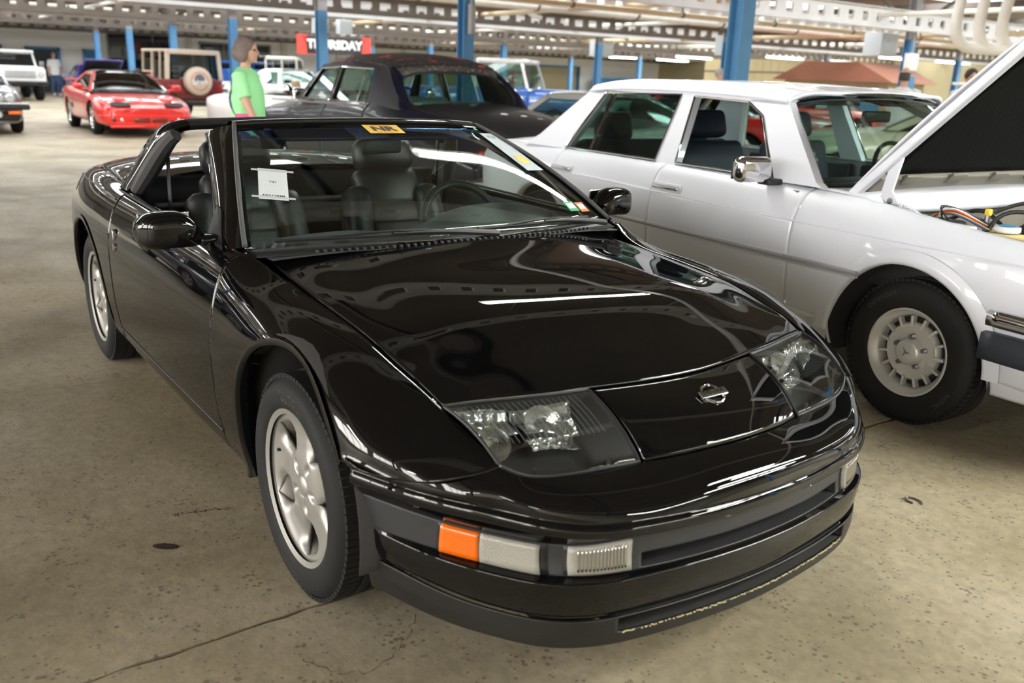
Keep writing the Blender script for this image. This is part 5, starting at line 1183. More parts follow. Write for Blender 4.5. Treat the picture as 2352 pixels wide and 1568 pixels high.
# ---- cabin
rbox('cabin_floor', (-1.9, 0, .30), (2.6, 1.6, .06), M_NAVY, mer, .02); rbox('dashboard', (-.80, 0, .88), (.34, 1.44, .16), M_NAVY, mer, .05); rbox('parcel_shelf', (-3.12, 0, .94), (.40, 1.36, .04), M_NAVY, mer, .01)
for sg in (-1, 1):
    rbox('door_card', (-1.20, sg*.83, .70), (1.0, .05, .46), M_NAVY, mer, .02); rbox('door_card', (-2.25, sg*.83, .70), (.95, .05, .46), M_NAVY, mer, .02)
for y in (-.38, .38):
    simple_seat(mer, -1.55, y, .42, M_NAVY, .54, True, .56)
rs_ = grp('rear_bench', mer); rbox('bench_cushion', (-2.50, 0, .50), (.50, 1.36, .18), M_NAVY, rs_, .05); rbox('bench_back', (-2.82, 0, .76), (.16, 1.36, .52), M_NAVY, rs_, .05, roty(-.3))
for y in (-.36, .36): rbox('rear_headrest', (-2.90, y, 1.10), (.11, .30, .20), M_NAVY, rs_, .045, roty(-.2))
steering(mer, -1.08, .38, .93, .205)
rbox('rear_view_mirror', (-1.0, 0, 1.27), (.03, .22, .06), M_TRIM, mer, .014)
for y in (-.3, .3): rbox('sun_visor', (-1.12, y, 1.345), (.16, .42, .014), M_NAVY, mer, .006, roty(.2))
rbox('dash_paper', (-.70, -.40, .962), (.10, .13, .003), M_PAPER, mer, 0, roty(-.15))
# ---- wheels: pressed-fin alloys
M_ALW = pbr('bright alloy lacquer', (.72, .71, .68), .36, metal=.45, coat=.3)
def bundt(x, sg):
    t = grp('wheel', mer, (x, sg*.765, .318), PI if sg > 0 else 0)
    tyre_mesh(.318, .186, .205, t, treads=38, letters=[('DEFENDER', 2.2, .262, .030), ('RADIAL', -.65, .262, .026)])
    MB().lathe([(.186, -.078), (.196, -.088), (.1955, -.094), (.188, -.094), (.180, -.080), (.168, -.066), (.162, -.058), (.156, -.02), (.16, .08)], 56, 'y').build('rim_ring', M_ALW, t, smooth=True, sharp=60)
    MB().lathe([(.158, -.02), (.0, -.02)], 40, 'y').build('slot_backing', M_DARK, t)
    MB().lathe([(.128, -.030), (.128, -.052), (.120, -.060), (.085, -.056), (.062, -.058), (.056, -.086), (.046, -.094), (.0, -.096)], 48, 'y').build('wheel_centre', M_ALW, t, smooth=True, sharp=45)
    for k in range(15):
        a = 2*PI*k/15; c, s_ = math.cos(a), math.sin(a); MB().bar((.112*c, -.054, .112*s_), (.160*c, -.052, .160*s_), .030, .013, (-s_, 0, c)).build('rim_fin', M_ALW, t, bevel=.003)
    for k in range(5):
        a = 2*PI*k/5+.3; MB().lathe([(0, -.082), (.010, -.080), (.012, -.06)], 8, 'y', (.070*math.cos(a), 0, .070*math.sin(a))).build('lug_bolt', M_STEEL, t)
    st = grp('wheel_star', t); 
    for k in range(3):
        a = PI/2+2*PI*k/3+.5; mk('star_arm', [(.028*math.cos(a), -.0985, .028*math.sin(a)), (.006*math.cos(a+1.0), -.0985, .006*math.sin(a+1.0)), (0, -.101, 0), (.006*math.cos(a-1.0), -.0985, .006*math.sin(a-1.0))], [(0, 1, 2), (0, 2, 3)], M_STEEL, t)
    bpy.data.objects.remove(st)
for x in (0.0, -2.96):
    for sg in (-1, 1): bundt(x, sg)
# ---------------------------------------------------------------- other cars in the hall
def gen_car(name, label, loc, rz, col, fo=.95, wb=2.7, ro=1.1, w=.90, R=.32, zs=.22, zb=.90, znose=.66, zhood=.80, zdeck=.92, ztail=.86, zroof=1.38, wx0=-.45, wx1=-1.05, rx1=-2.15, rx0=-2.75, rw=.58, cat='car', style='plain', glassm=None, seatm=None, doors=2, arch=.37, open_top=False, roofmat=None, wheelmat=None, crownh=.05, crownd=.03, soft=.5):
    """a road car from its main measures; x forwards from the front axle"""
    t = thing(name, label, cat, loc, rz); c = Car(t); m_ = col; gm = glassm or M_DGLASS; sm = seatm or M_LEATH; e0, e1 = fo, -(wb+ro)
    X = [e0, e0-.12, e0-.35]
    for x in sorted([.15, -.3, wx0-.1, (wx0+rx0)/2, rx0+.1, -wb, -wb-ro*.55, e1+.30], reverse=True):
        if x < X[-1]-.12 and x > e1+.2: X.append(x)
    X += [e1+.10, e1]
    zt = list(np.interp([-x for x in X], [-e0, -e0+.12, -e0+.35, -.15, -wx0, -(wx0+rx0)/2, -rx0, wb, wb+ro*.6, -e1-.1, -e1], [znose-.05, znose, znose+(zhood-znose)*.35, zhood-.02, zhood+.04, zb, zdeck, zdeck, zdeck-.01, ztail, ztail-.04]))
    tp = [float(min(np.interp(e0-x, [0, .12, .35, .8], [.80, .90, .97, 1]), np.interp(x-e1, [0, .10, .45, .9], [.84, .92, .98, 1]))) for x in X]
    def row(f, dz, zf=None): return ([w*f*k for k in tp], [(z+dz) if zf is None else zf for z in zt])
    c.side(X, [row(.86, 0), row(.93, -.025), row(.985, -.11), row(1.0, -.22), ([w*1.0*k for k in tp], [max(.42, (z+zs)/2-.02) for z in zt]), row(.985, 0, .36), row(.95, 0, zs+.04), row(.88, 0, zs)],
           [('front_fender', e0, wx0-.12), ('door', wx0-.12, (wx0+rx0)/2-(.28 if doors == 2 else -.02))]+([('rear_door', (wx0+rx0)/2+.02, rx0+.05)] if doors == 4 else [])+[('rear_quarter', (wx0+rx0)/2-.28 if doors == 2 else rx0+.05, e1)],
           [(0, R, arch), (-wb, R, arch)], m_, 120, 30)
    c.edge_top('bonnet', e0, wx0+.02, lambda u: crownh*min(1, 4*u+.2) if X[0] > X[-1] else crownh, m_); c.edge_top('boot_lid', rx0-.02 if not open_top else rx0, e1, crownd, m_)
    c.cap('nose_panel', 'front', .10, m_); c.cap('tail_panel', 'rear', .07, m_)
    rbox('underbody', (-wb/2, 0, zs+.06), (wb+.6, 2*w*.62, .12), M_DARK, t, .02)
    yb = w*.86; k = (yb-rw)/(zroof-.05-zb)
    if not open_top:
        pl = (yb+.012, zb, k); zr = zroof-.05
        E_ = [(wx1, rw+.01, zr), ((wx1+rx1)/2, rw, zr+.012), (rx1, rw+.01, zr)]
        rails = [E_, [(x, y*.88, z+.03) for x, y, z in E_], [(x, y*.5, z+.046) for x, y, z in E_], [(x, 0, z+.05) for x, y, z in E_]]
        LL = [np.array(r)*[1, -1, 1] for r in rails[:3]]+[np.array(r) for r in rails[::-1]]
        gmesh('roof', surf(LL, 24, 30), roofmat or m_, t, solid=.02, ref=lambda q: q*0+np.array([(wx1+rx1)/2, 0, zb]))
        bp = (wx0+rx0)/2-(.25 if doors == 2 else 0)
        c.poly('front_pillar', [(wx0, zb-.01), (wx0-.16, zb-.01), (wx1-.06, zr-.04), (wx1-.06, zr+.01), (wx1+.02, zr+.01)], m_, pl, .04)
        c.poly('rear_pillar', [(rx0, zb-.01), (rx0+.24, zb-.01), (rx1+.10, zr-.04), (rx1+.10, zr+.01), (rx1-.02, zr+.01)], m_, pl, .04)
        c.poly('roof_rail', [(wx1, zr-.045), (rx1, zr-.045), (rx1, zr+.01), (wx1, zr+.01)], m_, pl, .04)
        if doors == 4: c.poly('centre_pillar', [(bp-.04, zb), (bp+.04, zb), (bp+.03, zr-.04), (bp-.03, zr-.04)], m_, pl, .04)
        c.poly('side_glass', [(wx0-.15, zb), (rx0+.23, zb), (rx1+.10, zr-.04), (wx1-.06, zr-.04)], gm, pl, .004, lift=-.02)
        wsb = [(wx0, yb-.03, zb+.0), (wx0+.10, yb*.5, zb+.01), (wx0+.13, 0, zb+.012)]; wst = [(wx1+.0, rw-.01, zr+.005), (wx1+.05, rw*.5, zr+.03), (wx1+.06, 0, zr+.035)]
        c.sheet('windscreen', [wsb, [tuple((np.array(a)+np.array(b_))/2+np.array([.015, 0, .018])) for a, b_ in zip(wsb, wst)], wst], gm, 20, 10)
        rb_ = [(rx0, yb-.04, zb+.02), (rx0-.08, yb*.5, zb+.03), (rx0-.10, 0, zb+.03)]; rt_ = [(rx1, rw-.01, zr+.005), (rx1-.03, rw*.5, zr+.03), (rx1-.04, 0, zr+.035)]
        c.sheet('rear_window', [rb_, [tuple((np.array(a)+np.array(b_))/2+np.array([-.02, 0, .02])) for a, b_ in zip(rb_, rt_)], rt_], gm, 20, 10)
    rbox('cabin_floor', ((wx0+rx0)/2, 0, zs+.10), (abs(rx0-wx0), 2*w*.8, .06), M_DARK, t, .02)
    rbox('dashboard', (wx0-.12, 0, zb-.06), (.30, 2*yb*.92, .14), sm, t, .04)
    for y in (-.36, .36): simple_seat(t, (wx0+rx0)/2+.05 if doors == 2 else (wx0*.65+rx0*.35)-.1, y*w/.9, zs+.17, sm, .48, True, .50)
    c.wheels([0, -wb], w-.115, R, R*.64, .20, style, wheelmat)
    return t, c
def lamp_pair(t, name, x, y, z, d, mat, bev=.02, rot=None):
    for sg in (-1, 1): rbox(name, (x, sg*y, z), d, mat, t, bev, rot)
# 1. dark saloon with flaking roof, tail towards the camera
M_NAVYP = pbr('dark navy paint', (0.006, 0.007, 0.017), 0.30, coat=0.45, spec=0.2)
def flaky():
    m, nt, b = _new('flaking roof paint'); N = nt.nodes.new; L = nt.links.new; tc = N('ShaderNodeTexCoord')
    n1 = N('ShaderNodeTexNoise'); n1.inputs['Scale'].default_value = 2.1; n1.inputs['Detail'].default_value = 8; n1.inputs['Roughness'].default_value = .72
    n2 = N('ShaderNodeTexNoise'); n2.inputs['Scale'].default_value = 40; n2.inputs['Detail'].default_value = 3
    r1 = N('ShaderNodeValToRGB'); r1.color_ramp.elements[0].position = .555; r1.color_ramp.elements[1].position = .585
    r2 = N('ShaderNodeValToRGB'); r2.color_ramp.elements[0].position = .60; r2.color_ramp.elements[1].position = .66
    mx = N('ShaderNodeMixRGB'); mx.inputs[1].default_value = (.022, .019, .019, 1); mx.inputs[2].default_value = (.55, .075, .055, 1)
    m2 = N('ShaderNodeMixRGB'); m2.inputs[2].default_value = (.20, .17, .16, 1)
    for n_ in (n1, n2): L(tc.outputs['Object'], n_.inputs['Vector'])
    L(n1.outputs['Fac'], r1.inputs[0]); L(n2.outputs['Fac'], r2.inputs[0]); L(r1.outputs[0], mx.inputs[0]); L(mx.outputs[0], m2.inputs[1]); L(r2.outputs[0], m2.inputs[0]); L(m2.outputs[0], b.inputs['Base Color'])
    b.inputs['Roughness'].default_value = .62; return m
M_FLAKE = flaky()
ro = thing('vintage_saloon', 'dark navy vintage saloon with flaking red-patched roof behind the silver saloon', 'car', (-9.12, 3.50, 0), PI)
c = Car(ro); RX = [1.0, .7, .2, -.45, -1.0, -1.8, -2.5, -3.0, -3.4, -3.9, -4.3, -4.5]
c.side(RX, [([.30, .42, .56, .70, .76, .79, .79, .76, .72, .66, .58, .50], [.98, 1.02, 1.06, 1.08, 1.09, 1.10, 1.10, 1.09, 1.06, 1.00, .90, .80]),
  ([.36, .50, .64, .765, .81, .84, .84, .81, .77, .71, .63, .54], [.94, .985, 1.02, 1.04, 1.05, 1.06, 1.06, 1.05, 1.02, .96, .86, .76]),
  ([.80, .90, .93, .93, .92, .92, .92, .925, .93, .92, .88, .76], [.80, .86, .88, .88, .87, .86, .86, .87, .86, .80, .72, .64]),
  ([.84, .93, .95, .94, .93, .93, .93, .94, .95, .945, .90, .78], [.66, .68, .68, .68, .68, .68, .68, .68, .68, .66, .60, .56]),
  ([.80, .90, .92, .91, .90, .90, .90, .91, .92, .91, .87, .74], [.45, .45, .44, .42, .42, .42, .42, .42, .44, .46, .46, .46]),
  ([.74, .84, .86, .85, .84, .84, .84, .85, .86, .85, .80, .68], [.34, .33, .30, .28, .28, .28, .28, .28, .30, .33, .36, .38])],
  [('front_wing', 1.0, -.45), ('front_door', -.45, -1.42), ('rear_door', -1.42, -2.45), ('rear_wing', -2.45, -4.5)], [(0, .37, .40), (-3.12, .37, .37)], M_NAVYP, 150, 40)
c.edge_top('bonnet', 1.0, -.42, .10, M_NAVYP); c.edge_top('boot_lid', -3.10, -4.5, .055, pbr('dusty black paint', (.012, .012, .014), .42, coat=.25, spec=.3, vary=.3, vscale=4)); c.cap('nose_panel', 'front', .06, M_NAVYP); c.cap('tail_panel', 'rear', .06, M_NAVYP)
E_ = [(-.95, .63, 1.46), (-1.3, .645, 1.50), (-1.8, .655, 1.515), (-2.3, .66, 1.50), (-2.62, .665, 1.46)]
rr_ = [E_, [(-.93, .57, 1.50), (-1.3, .585, 1.545), (-1.8, .595, 1.565), (-2.34, .60, 1.545), (-2.70, .595, 1.49)], [(-.90, .34, 1.545), (-1.3, .35, 1.60), (-1.8, .36, 1.618), (-2.40, .36, 1.59), (-2.78, .34, 1.515)], [(-.89, 0, 1.56), (-1.3, 0, 1.617), (-1.8, 0, 1.635), (-2.42, 0, 1.605), (-2.82, 0, 1.525)]]
LL = [np.array(r)*[1, -1, 1] for r in rr_[:3]]+[np.array(r) for r in rr_[::-1]]
gmesh('roof', surf(LL, 44, 44), M_FLAKE, ro, solid=.02, ref=lambda q: q*0+np.array([-1.8, 0, 1.1]))
PR = (.80, 1.09, .37)
c.poly('front_pillar', [(-.42, 1.07), (-.60, 1.07), (-.93, 1.44), (-1.0, 1.465), (-.93, 1.48)], M_NAVYP, PR, .05)
c.poly('centre_pillar', [(-1.38, 1.08), (-1.46, 1.08), (-1.47, 1.46), (-1.41, 1.46)], M_NAVYP, PR, .05)
c.poly('roof_rail', [(-.93, 1.435), (-1.3, 1.462), (-1.9, 1.462), (-2.35, 1.44), (-2.5, 1.47), (-1.9, 1.525), (-1.3, 1.515), (-.92, 1.48)], M_NAVYP, PR, .06)
c.poly('rear_quarter_panel', [(-2.34, 1.07), (-3.14, 1.05), (-3.05, 1.16), (-2.86, 1.36), (-2.66, 1.475), (-2.45, 1.50), (-2.30, 1.455)], M_NAVYP, PR, .08, bevel=.02)
c.poly('quarter_bar', [(-2.10, 1.09), (-2.125, 1.09), (-2.125, 1.455), (-2.10, 1.455)], M_CHROME, PR, .02, lift=.004)
c.poly('side_glass', [(-.60, 1.08), (-1.39, 1.08), (-1.41, 1.455), (-.93, 1.44)], M_CGLASS, PR, .005, lift=-.02); c.poly('side_glass', [(-1.46, 1.08), (-2.34, 1.08), (-2.30, 1.45), (-1.47, 1.458)], M_CGLASS, PR, .005, lift=-.02)
c.strip('window_trim', [(-.62, 1.09), (-1.385, 1.09), (-1.41, 1.455), (-.94, 1.435)], M_CHROME, PR, .008, .004, True); c.strip('window_trim', [(-1.465, 1.09), (-2.33, 1.09), (-2.30, 1.445), (-1.475, 1.455)], M_CHROME, PR, .008, .004, True)
c.strip('waist_moulding', [(.3, 1.035), (-1.0, 1.055), (-2.4, 1.062)], M_CHROME, (.825, 1.06, 0), .016, .02)
wsb = [(-.40, .72, 1.09), (-.30, .4, 1.10), (-.28, 0, 1.10)]; wst = [(-.95, .60, 1.475), (-.90, .35, 1.53), (-.885, 0, 1.545)]
c.sheet('windscreen', [wsb, wst], M_CGLASS, 20, 10)
rb_ = [(-3.06, .63, 1.115), (-3.13, .45, 1.085), (-3.16, 0, 1.075)]; rt_ = [(-2.80, .60, 1.36), (-2.84, .42, 1.415), (-2.86, 0, 1.43)]
rm_ = [(-2.96, .655, 1.23), (-3.01, .45, 1.25), (-3.03, 0, 1.255)]
c.sheet('rear_window', [rb_, rm_, rt_], M_CGLASS, 30, 14)
ring_ = [(x-.008, -y, z) for x, y, z in rb_]+[(x-.008, y, z) for x, y, z in rb_[::-1][1:]]+[(rm_[0][0]-.008, rm_[0][1]+.004, rm_[0][2])]+[(x-.008, y, z) for x, y, z in rt_]+[(x-.008, -y, z) for x, y, z in rt_[::-1][1:]]+[(rm_[0][0]-.008, -rm_[0][1]-.004, rm_[0][2])]
MB().tube(np.concatenate([crv(ring_, 90, True), crv(ring_, 90, True)[:1]]), .012, 6, caps=False).build('rear_window_seal', M_TRIM, ro, smooth=True)
# panel between rear window and roof edge / boot
def skirt(a, b_): return np.stack([np.array(a, float), (np.array(a, float)+np.array(b_, float))/2+np.array([-.012, 0, .012]), np.array(b_, float)], 1)
top_in = crv([(x, -y, z) for x, y, z in rt_]+[(x, y, z) for x, y, z in rt_[::-1][1:]], 30); top_out = crv([(x, -y, z) for x, y, z in [(-2.62, .665, 1.46), (-2.70, .595, 1.49), (-2.78, .34, 1.515), (-2.82, 0, 1.525)]]+[(x, y, z) for x, y, z in [(-2.78, .34, 1.515), (-2.70, .595, 1.49), (-2.62, .665, 1.46)]], 30)
gmesh('roof_tail', skirt(top_in, top_out), M_FLAKE, ro, solid=.01, ref=lambda q: q*0+np.array([-2.3, 0, 1.1]))
for sg in (-1, 1):
    a_ = crv([(-2.80, .60, 1.36), (-2.96, .655, 1.23), (-3.06, .63, 1.115), (-3.12, .55, 1.075)], 20)*[1, sg, 1]; b2 = crv([(-2.62, .672, 1.465), (-2.80, .735, 1.36), (-3.00, .770, 1.20), (-3.20, .74, 1.05)], 20)*[1, sg, 1]
    gmesh('quarter_corner', skirt(a_, b2), M_NAVYP, ro, solid=.01, ref=lambda q: q*0+np.array([-2.3, 0, 1.1]))
    a_ = crv([(-3.06, .63, 1.115), (-3.13, .45, 1.085), (-3.16, 0, 1.075)], 14)*[1, sg, 1]; b2 = crv([(-3.17, .74, 1.03), (-3.20, .45, 1.085), (-3.22, 0, 1.09)], 14)*[1, sg, 1]; gmesh('scuttle', np.stack([a_, b2], 1), M_NAVYP, ro, solid=.008, ref=AXIS)
    t = grp('wing_mirror', ro); MB().lathe([(0, .012), (.05, .008), (.062, 0), (.05, -.02), (0, -.03)], 20, 'x', (-.62, sg*.99, 1.17)).build('mirror_head', M_CHROME, t, smooth=True); MB().tube([(-.62, sg*.86, 1.06), (-.62, sg*.97, 1.14)], .008, 6).build('mirror_stem', M_CHROME, t)
    rbox('tail_lamp', (-4.46, sg*.68, .66), (.08, .10, .20), M_RED_L, ro, .03)
rbox('rear_bumper', (-4.66, 0, .48), (.12, 1.80, .14), M_CHROME, ro, .05); rbox('front_bumper', (1.12, 0, .48), (.12, 1.80, .14), M_CHROME, ro, .05); rbox('radiator_shell', (1.04, 0, .86), (.10, .56, .62), M_CHROME, ro, .04)
M_TEAL = pbr('pale green leather', (.20, .30, .27), .5)
for y in (-.36, .36): simple_seat(ro, -1.25, y, .50, M_TEAL, .6, False, .55)
rs_ = grp('rear_bench', ro); rbox('bench_cushion', (-2.2, 0, .60), (.5, 1.3, .18), M_TEAL, rs_, .05); rbox('bench_back', (-2.55, 0, .86), (.18, 1.3, .55), M_TEAL, rs_, .06, roty(-.25))
rbox('cabin_floor', (-1.6, 0, .34), (2.4, 1.5, .06), M_DARK, ro, .02); rbox('dashboard', (-.62, 0, 1.02), (.2, 1.35, .14), pbr('walnut', (.16, .07, .03), .3), ro, .03); steering(ro, -.92, -.36, 1.05, .22)
rbox('underbody', (-1.6, 0, .34), (4.6, 1.1, .12), M_DARK, ro, .02); c.wheels([0, -3.12], .74, .37, .20, .20, 'steel', M_NAVYP)
# 2. red coupe
M_RED = pbr('bright red paint', (.72, .018, .012), .3, coat=1.0)
M_BLACKG = pbr('gloss black panel', (.006, .006, .006), .12, coat=.6)
st, c = gen_car('coupe', 'bright red low sports coupe with black lamp covers facing the camera', (-17.92, 2.90, 0), 0, M_RED, fo=1.0, wb=2.47, ro=1.05, w=.92, R=.325, zb=.84, znose=.60, zhood=.76, zdeck=.90, ztail=.88, zroof=1.26, wx0=-.42, wx1=-1.15, rx1=-1.95, rx0=-2.95, rw=.56, roofmat=M_BLACKG, arch=.36, wheelmat=M_CHROME, crownh=.035)
for sg in (-1, 1):
    mk('headlamp_cover', [(.985, sg*.34, .600), (.86, sg*.33, .655), (.80, sg*.56, .665), (.80, sg*.68, .655), (.90, sg*.70, .600), (.955, sg*.60, .585)], [(0, 1, 2, 3, 4, 5) if sg > 0 else (5, 4, 3, 2, 1, 0)], pbr('satin black cover', (.010, .010, .011), .45, spec=.25), st, solid=.03, off=0)
    rbox('fog_lamp', (1.02, sg*.50, .345), (.08, .15, .075), M_HEAD, st, .02, rotz(-sg*.25)); rbox('brake_duct', (1.0, sg*.66, .345), (.07, .09, .08), M_BLACKG, st, .02, rotz(-sg*.5)); rbox('grille_opening', (1.09, sg*.165, .34), (.05, .29, .085), M_BLACKG, st, .012)
    for k in range(2): rbox('grille_bar', (1.11, sg*.165, .325+.03*k), (.03, .28, .008), M_RED, st, .002)
    m_ = grp('door_mirror', st); rbox('mirror_shell', (-.62, sg*.99, .93), (.12, .19, .12), M_RED, m_, .05); rbox('mirror_foot', (-.58, sg*.86, .88), (.10, .12, .04), M_RED, m_, .015)
    rbox('bonnet_blister', (.45, sg*.44, .725), (.34, .22, .035), M_RED, st, .016, roty(.2)); rbox('side_scoop', (-1.95, sg*.925, .50), (.28, .02, .12), M_BLACKG, st, .008); rbox('tail_lamp', (-3.52, sg*.55, .76), (.05, .5, .12), M_RED_L, st, .02)
rbox('front_splitter', (1.0, 0, .215), (.20, 1.5, .05), M_RED, st, .02); rbox('bumper_line', (1.075, 0, .505), (.01, 1.0, .012), M_BLACKG, st, .003); rbox('tail_spoiler', (-3.42, 0, 1.02), (.22, 1.5, .035), M_RED, st, .015)
for sg in (-1, 1): rbox('spoiler_post', (-3.42, sg*.6, .95), (.10, .04, .14), M_RED, st, .015)
# 3. grey saloon cut by the frame edge
M_GREYC = pbr('mid grey paint', (.20, .215, .24), .3, metal=.4, coat=1.0)
gs, c = gen_car('saloon', 'grey saloon with round lamps and amber indicator at the edge of the view', (-18.55, -.06, 0), 0, M_GREYC, fo=.80, wb=2.8, ro=1.1, w=.89, R=.32, zb=.93, znose=.78, zhood=.88, zroof=1.43, wx0=-.55, wx1=-1.05, rx1=-2.35, rx0=-2.9, doors=4)
g_ = grp('radiator_grille', gs); rbox('grille_shell', (.90, 0, .68), (.06, .52, .30), M_CHROME, g_, .02)
for k in range(7): rbox('grille_bar', (.925, 0, .57+.035*k), (.02, .46, .012), M_BLACKG, g_, .003)
for sg in (-1, 1):
    l_ = grp('headlamp_unit', gs); rbox('lamp_glass', (.83, sg*.53, .69), (.08, .40, .22), M_GREYC, l_, .03)
    for y in (.43, .62): MB().lathe([(0, .03), (.07, .02), (.085, 0), (.085, -.04)], 20, 'x', (.87, sg*y, .69)).build('round_lamp', M_HEAD, l_, smooth=True)
    rbox('indicator_lamp', (.98, sg*.66, .43), (.06, .22, .06), M_AMBER, gs, .015); MB().lathe([(0, .03), (.06, .02), (.07, 0)], 16, 'x', (.98, sg*.38, .40)).build('fog_lamp', M_HEAD, gs, smooth=True)
rbox('front_bumper', (.95, 0, .535), (.16, 1.86, .10), M_TRIM, gs, .04); rbox('bumper_blade', (.97, 0, .60), (.12, 1.84, .03), M_CHROME, gs, .012); rbox('front_apron', (.80, 0, .36), (.20, 1.5, .18), M_TRIM, gs, .04)
# 4. purple car with its bonnet up
M_PURP = pbr('purple paint', (.055, .028, .30), .25, coat=1.0)
pu, c = gen_car('muscle_car', 'purple car with raised bonnet parked by the far wall', (-37.0, 6.0, 0), 0, M_PURP, fo=.9, wb=2.75, ro=1.15, w=.92, R=.33, zb=.90, znose=.78, zhood=.88, zroof=1.33, wx0=-.5, wx1=-1.1, rx1=-2.0, rx0=-2.7)
h_ = grp('raised_bonnet', pu, (-.42, 0, .95)); h_.rotation_euler = (0, math.radians(-27), 0); rbox('bonnet_panel', (.62, 0, 0), (1.25, 1.42, .05), M_PURP, h_, .02); rbox('bonnet_underside', (.62, 0, -.03), (1.12, 1.28, .02), M_DARK, h_, .008)
rbox('open_bay', (.25, 0, .87), (.9, 1.2, .14), M_DARK, pu, .02); rbox('front_bumper', (1.0, 0, .52), (.10, 1.8, .10), M_CHROME, pu, .03); lamp_pair(pu, 'headlamp', .96, .68, .66, (.06, .26, .16), M_HEAD)
# 5. white open sports car seen past the woman
M_WHT = pbr('white car paint', (.83, .83, .82), .3, coat=1.0)
vt, c = gen_car('roadster', 'white open roadster with tan seats behind the walking woman', (-17.0, 7.70, 0), math.radians(62), M_WHT, fo=1.1, wb=2.45, ro=.95, w=.91, R=.33, zb=.84, znose=.62, zhood=.80, zdeck=.86, ztail=.80, wx0=-.55, wx1=-1.0, rx1=-1.8, rx0=-1.95, open_top=True, seatm=pbr('tan leather', (.48, .34, .20), .5), arch=.37)
wsb = [(-.55, .72, .86), (-.45, .4, .87), (-.42, 0, .87)]; wst = [(-1.0, .60, 1.17), (-.95, .3, 1.19), (-.94, 0, 1.195)]; c.sheet('windscreen', [wsb, wst], M_DGLASS, 20, 8)
MB().tube(crv([(-.58, -.73, .84), (-1.0, -.61, 1.175), (-.94, 0, 1.20), (-1.0, .61, 1.175), (-.58, .73, .84)], 40), .016, 8).build('screen_frame', M_WHT, vt, smooth=True)
rbox('tonneau_cover', (-1.98, 0, .87), (.34, 1.4, .05), M_TRIM, vt, .02); lamp_pair(vt, 'tail_lamp', -3.40, .5, .66, (.06, .3, .12), M_RED_L)
# 6. white fifties coupe further back
wc, c = gen_car('coupe', 'white rounded coupe with pale roof beyond the walking woman', (-23.8, 9.35, 0), math.radians(12), M_WHT, fo=.95, wb=2.75, ro=1.25, w=.90, R=.33, zb=.95, znose=.78, zhood=.93, zroof=1.42, wx0=-.62, wx1=-1.0, rx1=-1.95, rx0=-2.7, rw=.55, glassm=M_CGLASS, crownh=.10, style='steel', wheelmat=M_WHT)
lamp_pair(wc, 'headlamp', .90, .62, .72, (.08, .18, .18), M_HEAD, .05); rbox('front_bumper', (1.06, 0, .46), (.10, 1.7, .12), M_CHROME, wc, .04); rbox('grille_badge', (1.02, 0, .62), (.05, .22, .10), M_RED_L, wc, .02); rbox('grille_opening', (1.0, 0, .60), (.05, .8, .16), M_BLACKG, wc, .05)
# 7. pale coupe between the dark saloon and the silver one
M_BEI = pbr('pale ivory paint', (.70, .68, .63), .35, coat=.8)
bc, c = gen_car('coupe', 'pale ivory coupe glimpsed between the dark saloon and the silver saloon', (-8.75, 6.15, 0), PI+.12, M_BEI, fo=.85, wb=2.5, ro=1.0, w=.85, R=.30, zb=.84, znose=.64, zhood=.78, zdeck=.85, ztail=.80, zroof=1.26, wx0=-.55, wx1=-1.15, rx1=-2.0, rx0=-2.7, rw=.56, glassm=M_CGLASS, arch=.35)
steering(bc, -.98, .34, .84, .19); rbox('front_bumper', (.95, 0, .45), (.10, 1.6, .12), M_TRIM, bc, .03); lamp_pair(bc, 'tail_lamp', -3.54, .5, .66, (.05, .32, .12), M_RED_L)
# 8. red car and cream car beyond the silver saloon
rc, c = gen_car('saloon', 'red car seen through the windows of the silver saloon', (-10.6, 9.9, 0), math.radians(200), M_RED, zroof=1.34, zb=.88, wx0=-.5, rx0=-2.7)
lamp_pair(rc, 'tail_lamp', -3.82, .6, .70, (.05, .3, .12), M_RED_L)
r2, c = gen_car('saloon', 'low red car near the white golf cart', (-13.2, 21.6, 0), math.radians(20), M_RED, zroof=1.34, zb=.88, wx0=-.5, rx0=-2.7)
lamp_pair(r2, 'headlamp', .98, .6, .60, (.05, .3, .12), M_HEAD)
gc2, c = gen_car('classic_car', 'pale grey classic car beyond the ivory coupe', (-17.5, 17.0, 0), math.radians(175), pbr('pale grey blue paint', (.55, .60, .62), .3, coat=1.0), zroof=1.46, zb=.95, znose=.8, zhood=.92, style='steel')
cr, c = gen_car('estate_car', 'cream car standing beyond the silver saloon', (-4.7, 8.75, 0), math.radians(196), pbr('cream paint', (.78, .72, .55), .35, coat=.8), zroof=1.22, zb=.98, znose=.8, zhood=.92, w=.86, wx0=-.4, wx1=-.8, rx1=-2.9, rx0=-3.3, ro=.95)
for k in range(3): rbox('side_vent', (-2.6, .868, .62+.10*k), (.22, .012, .018), M_BLACKG, cr, .004)
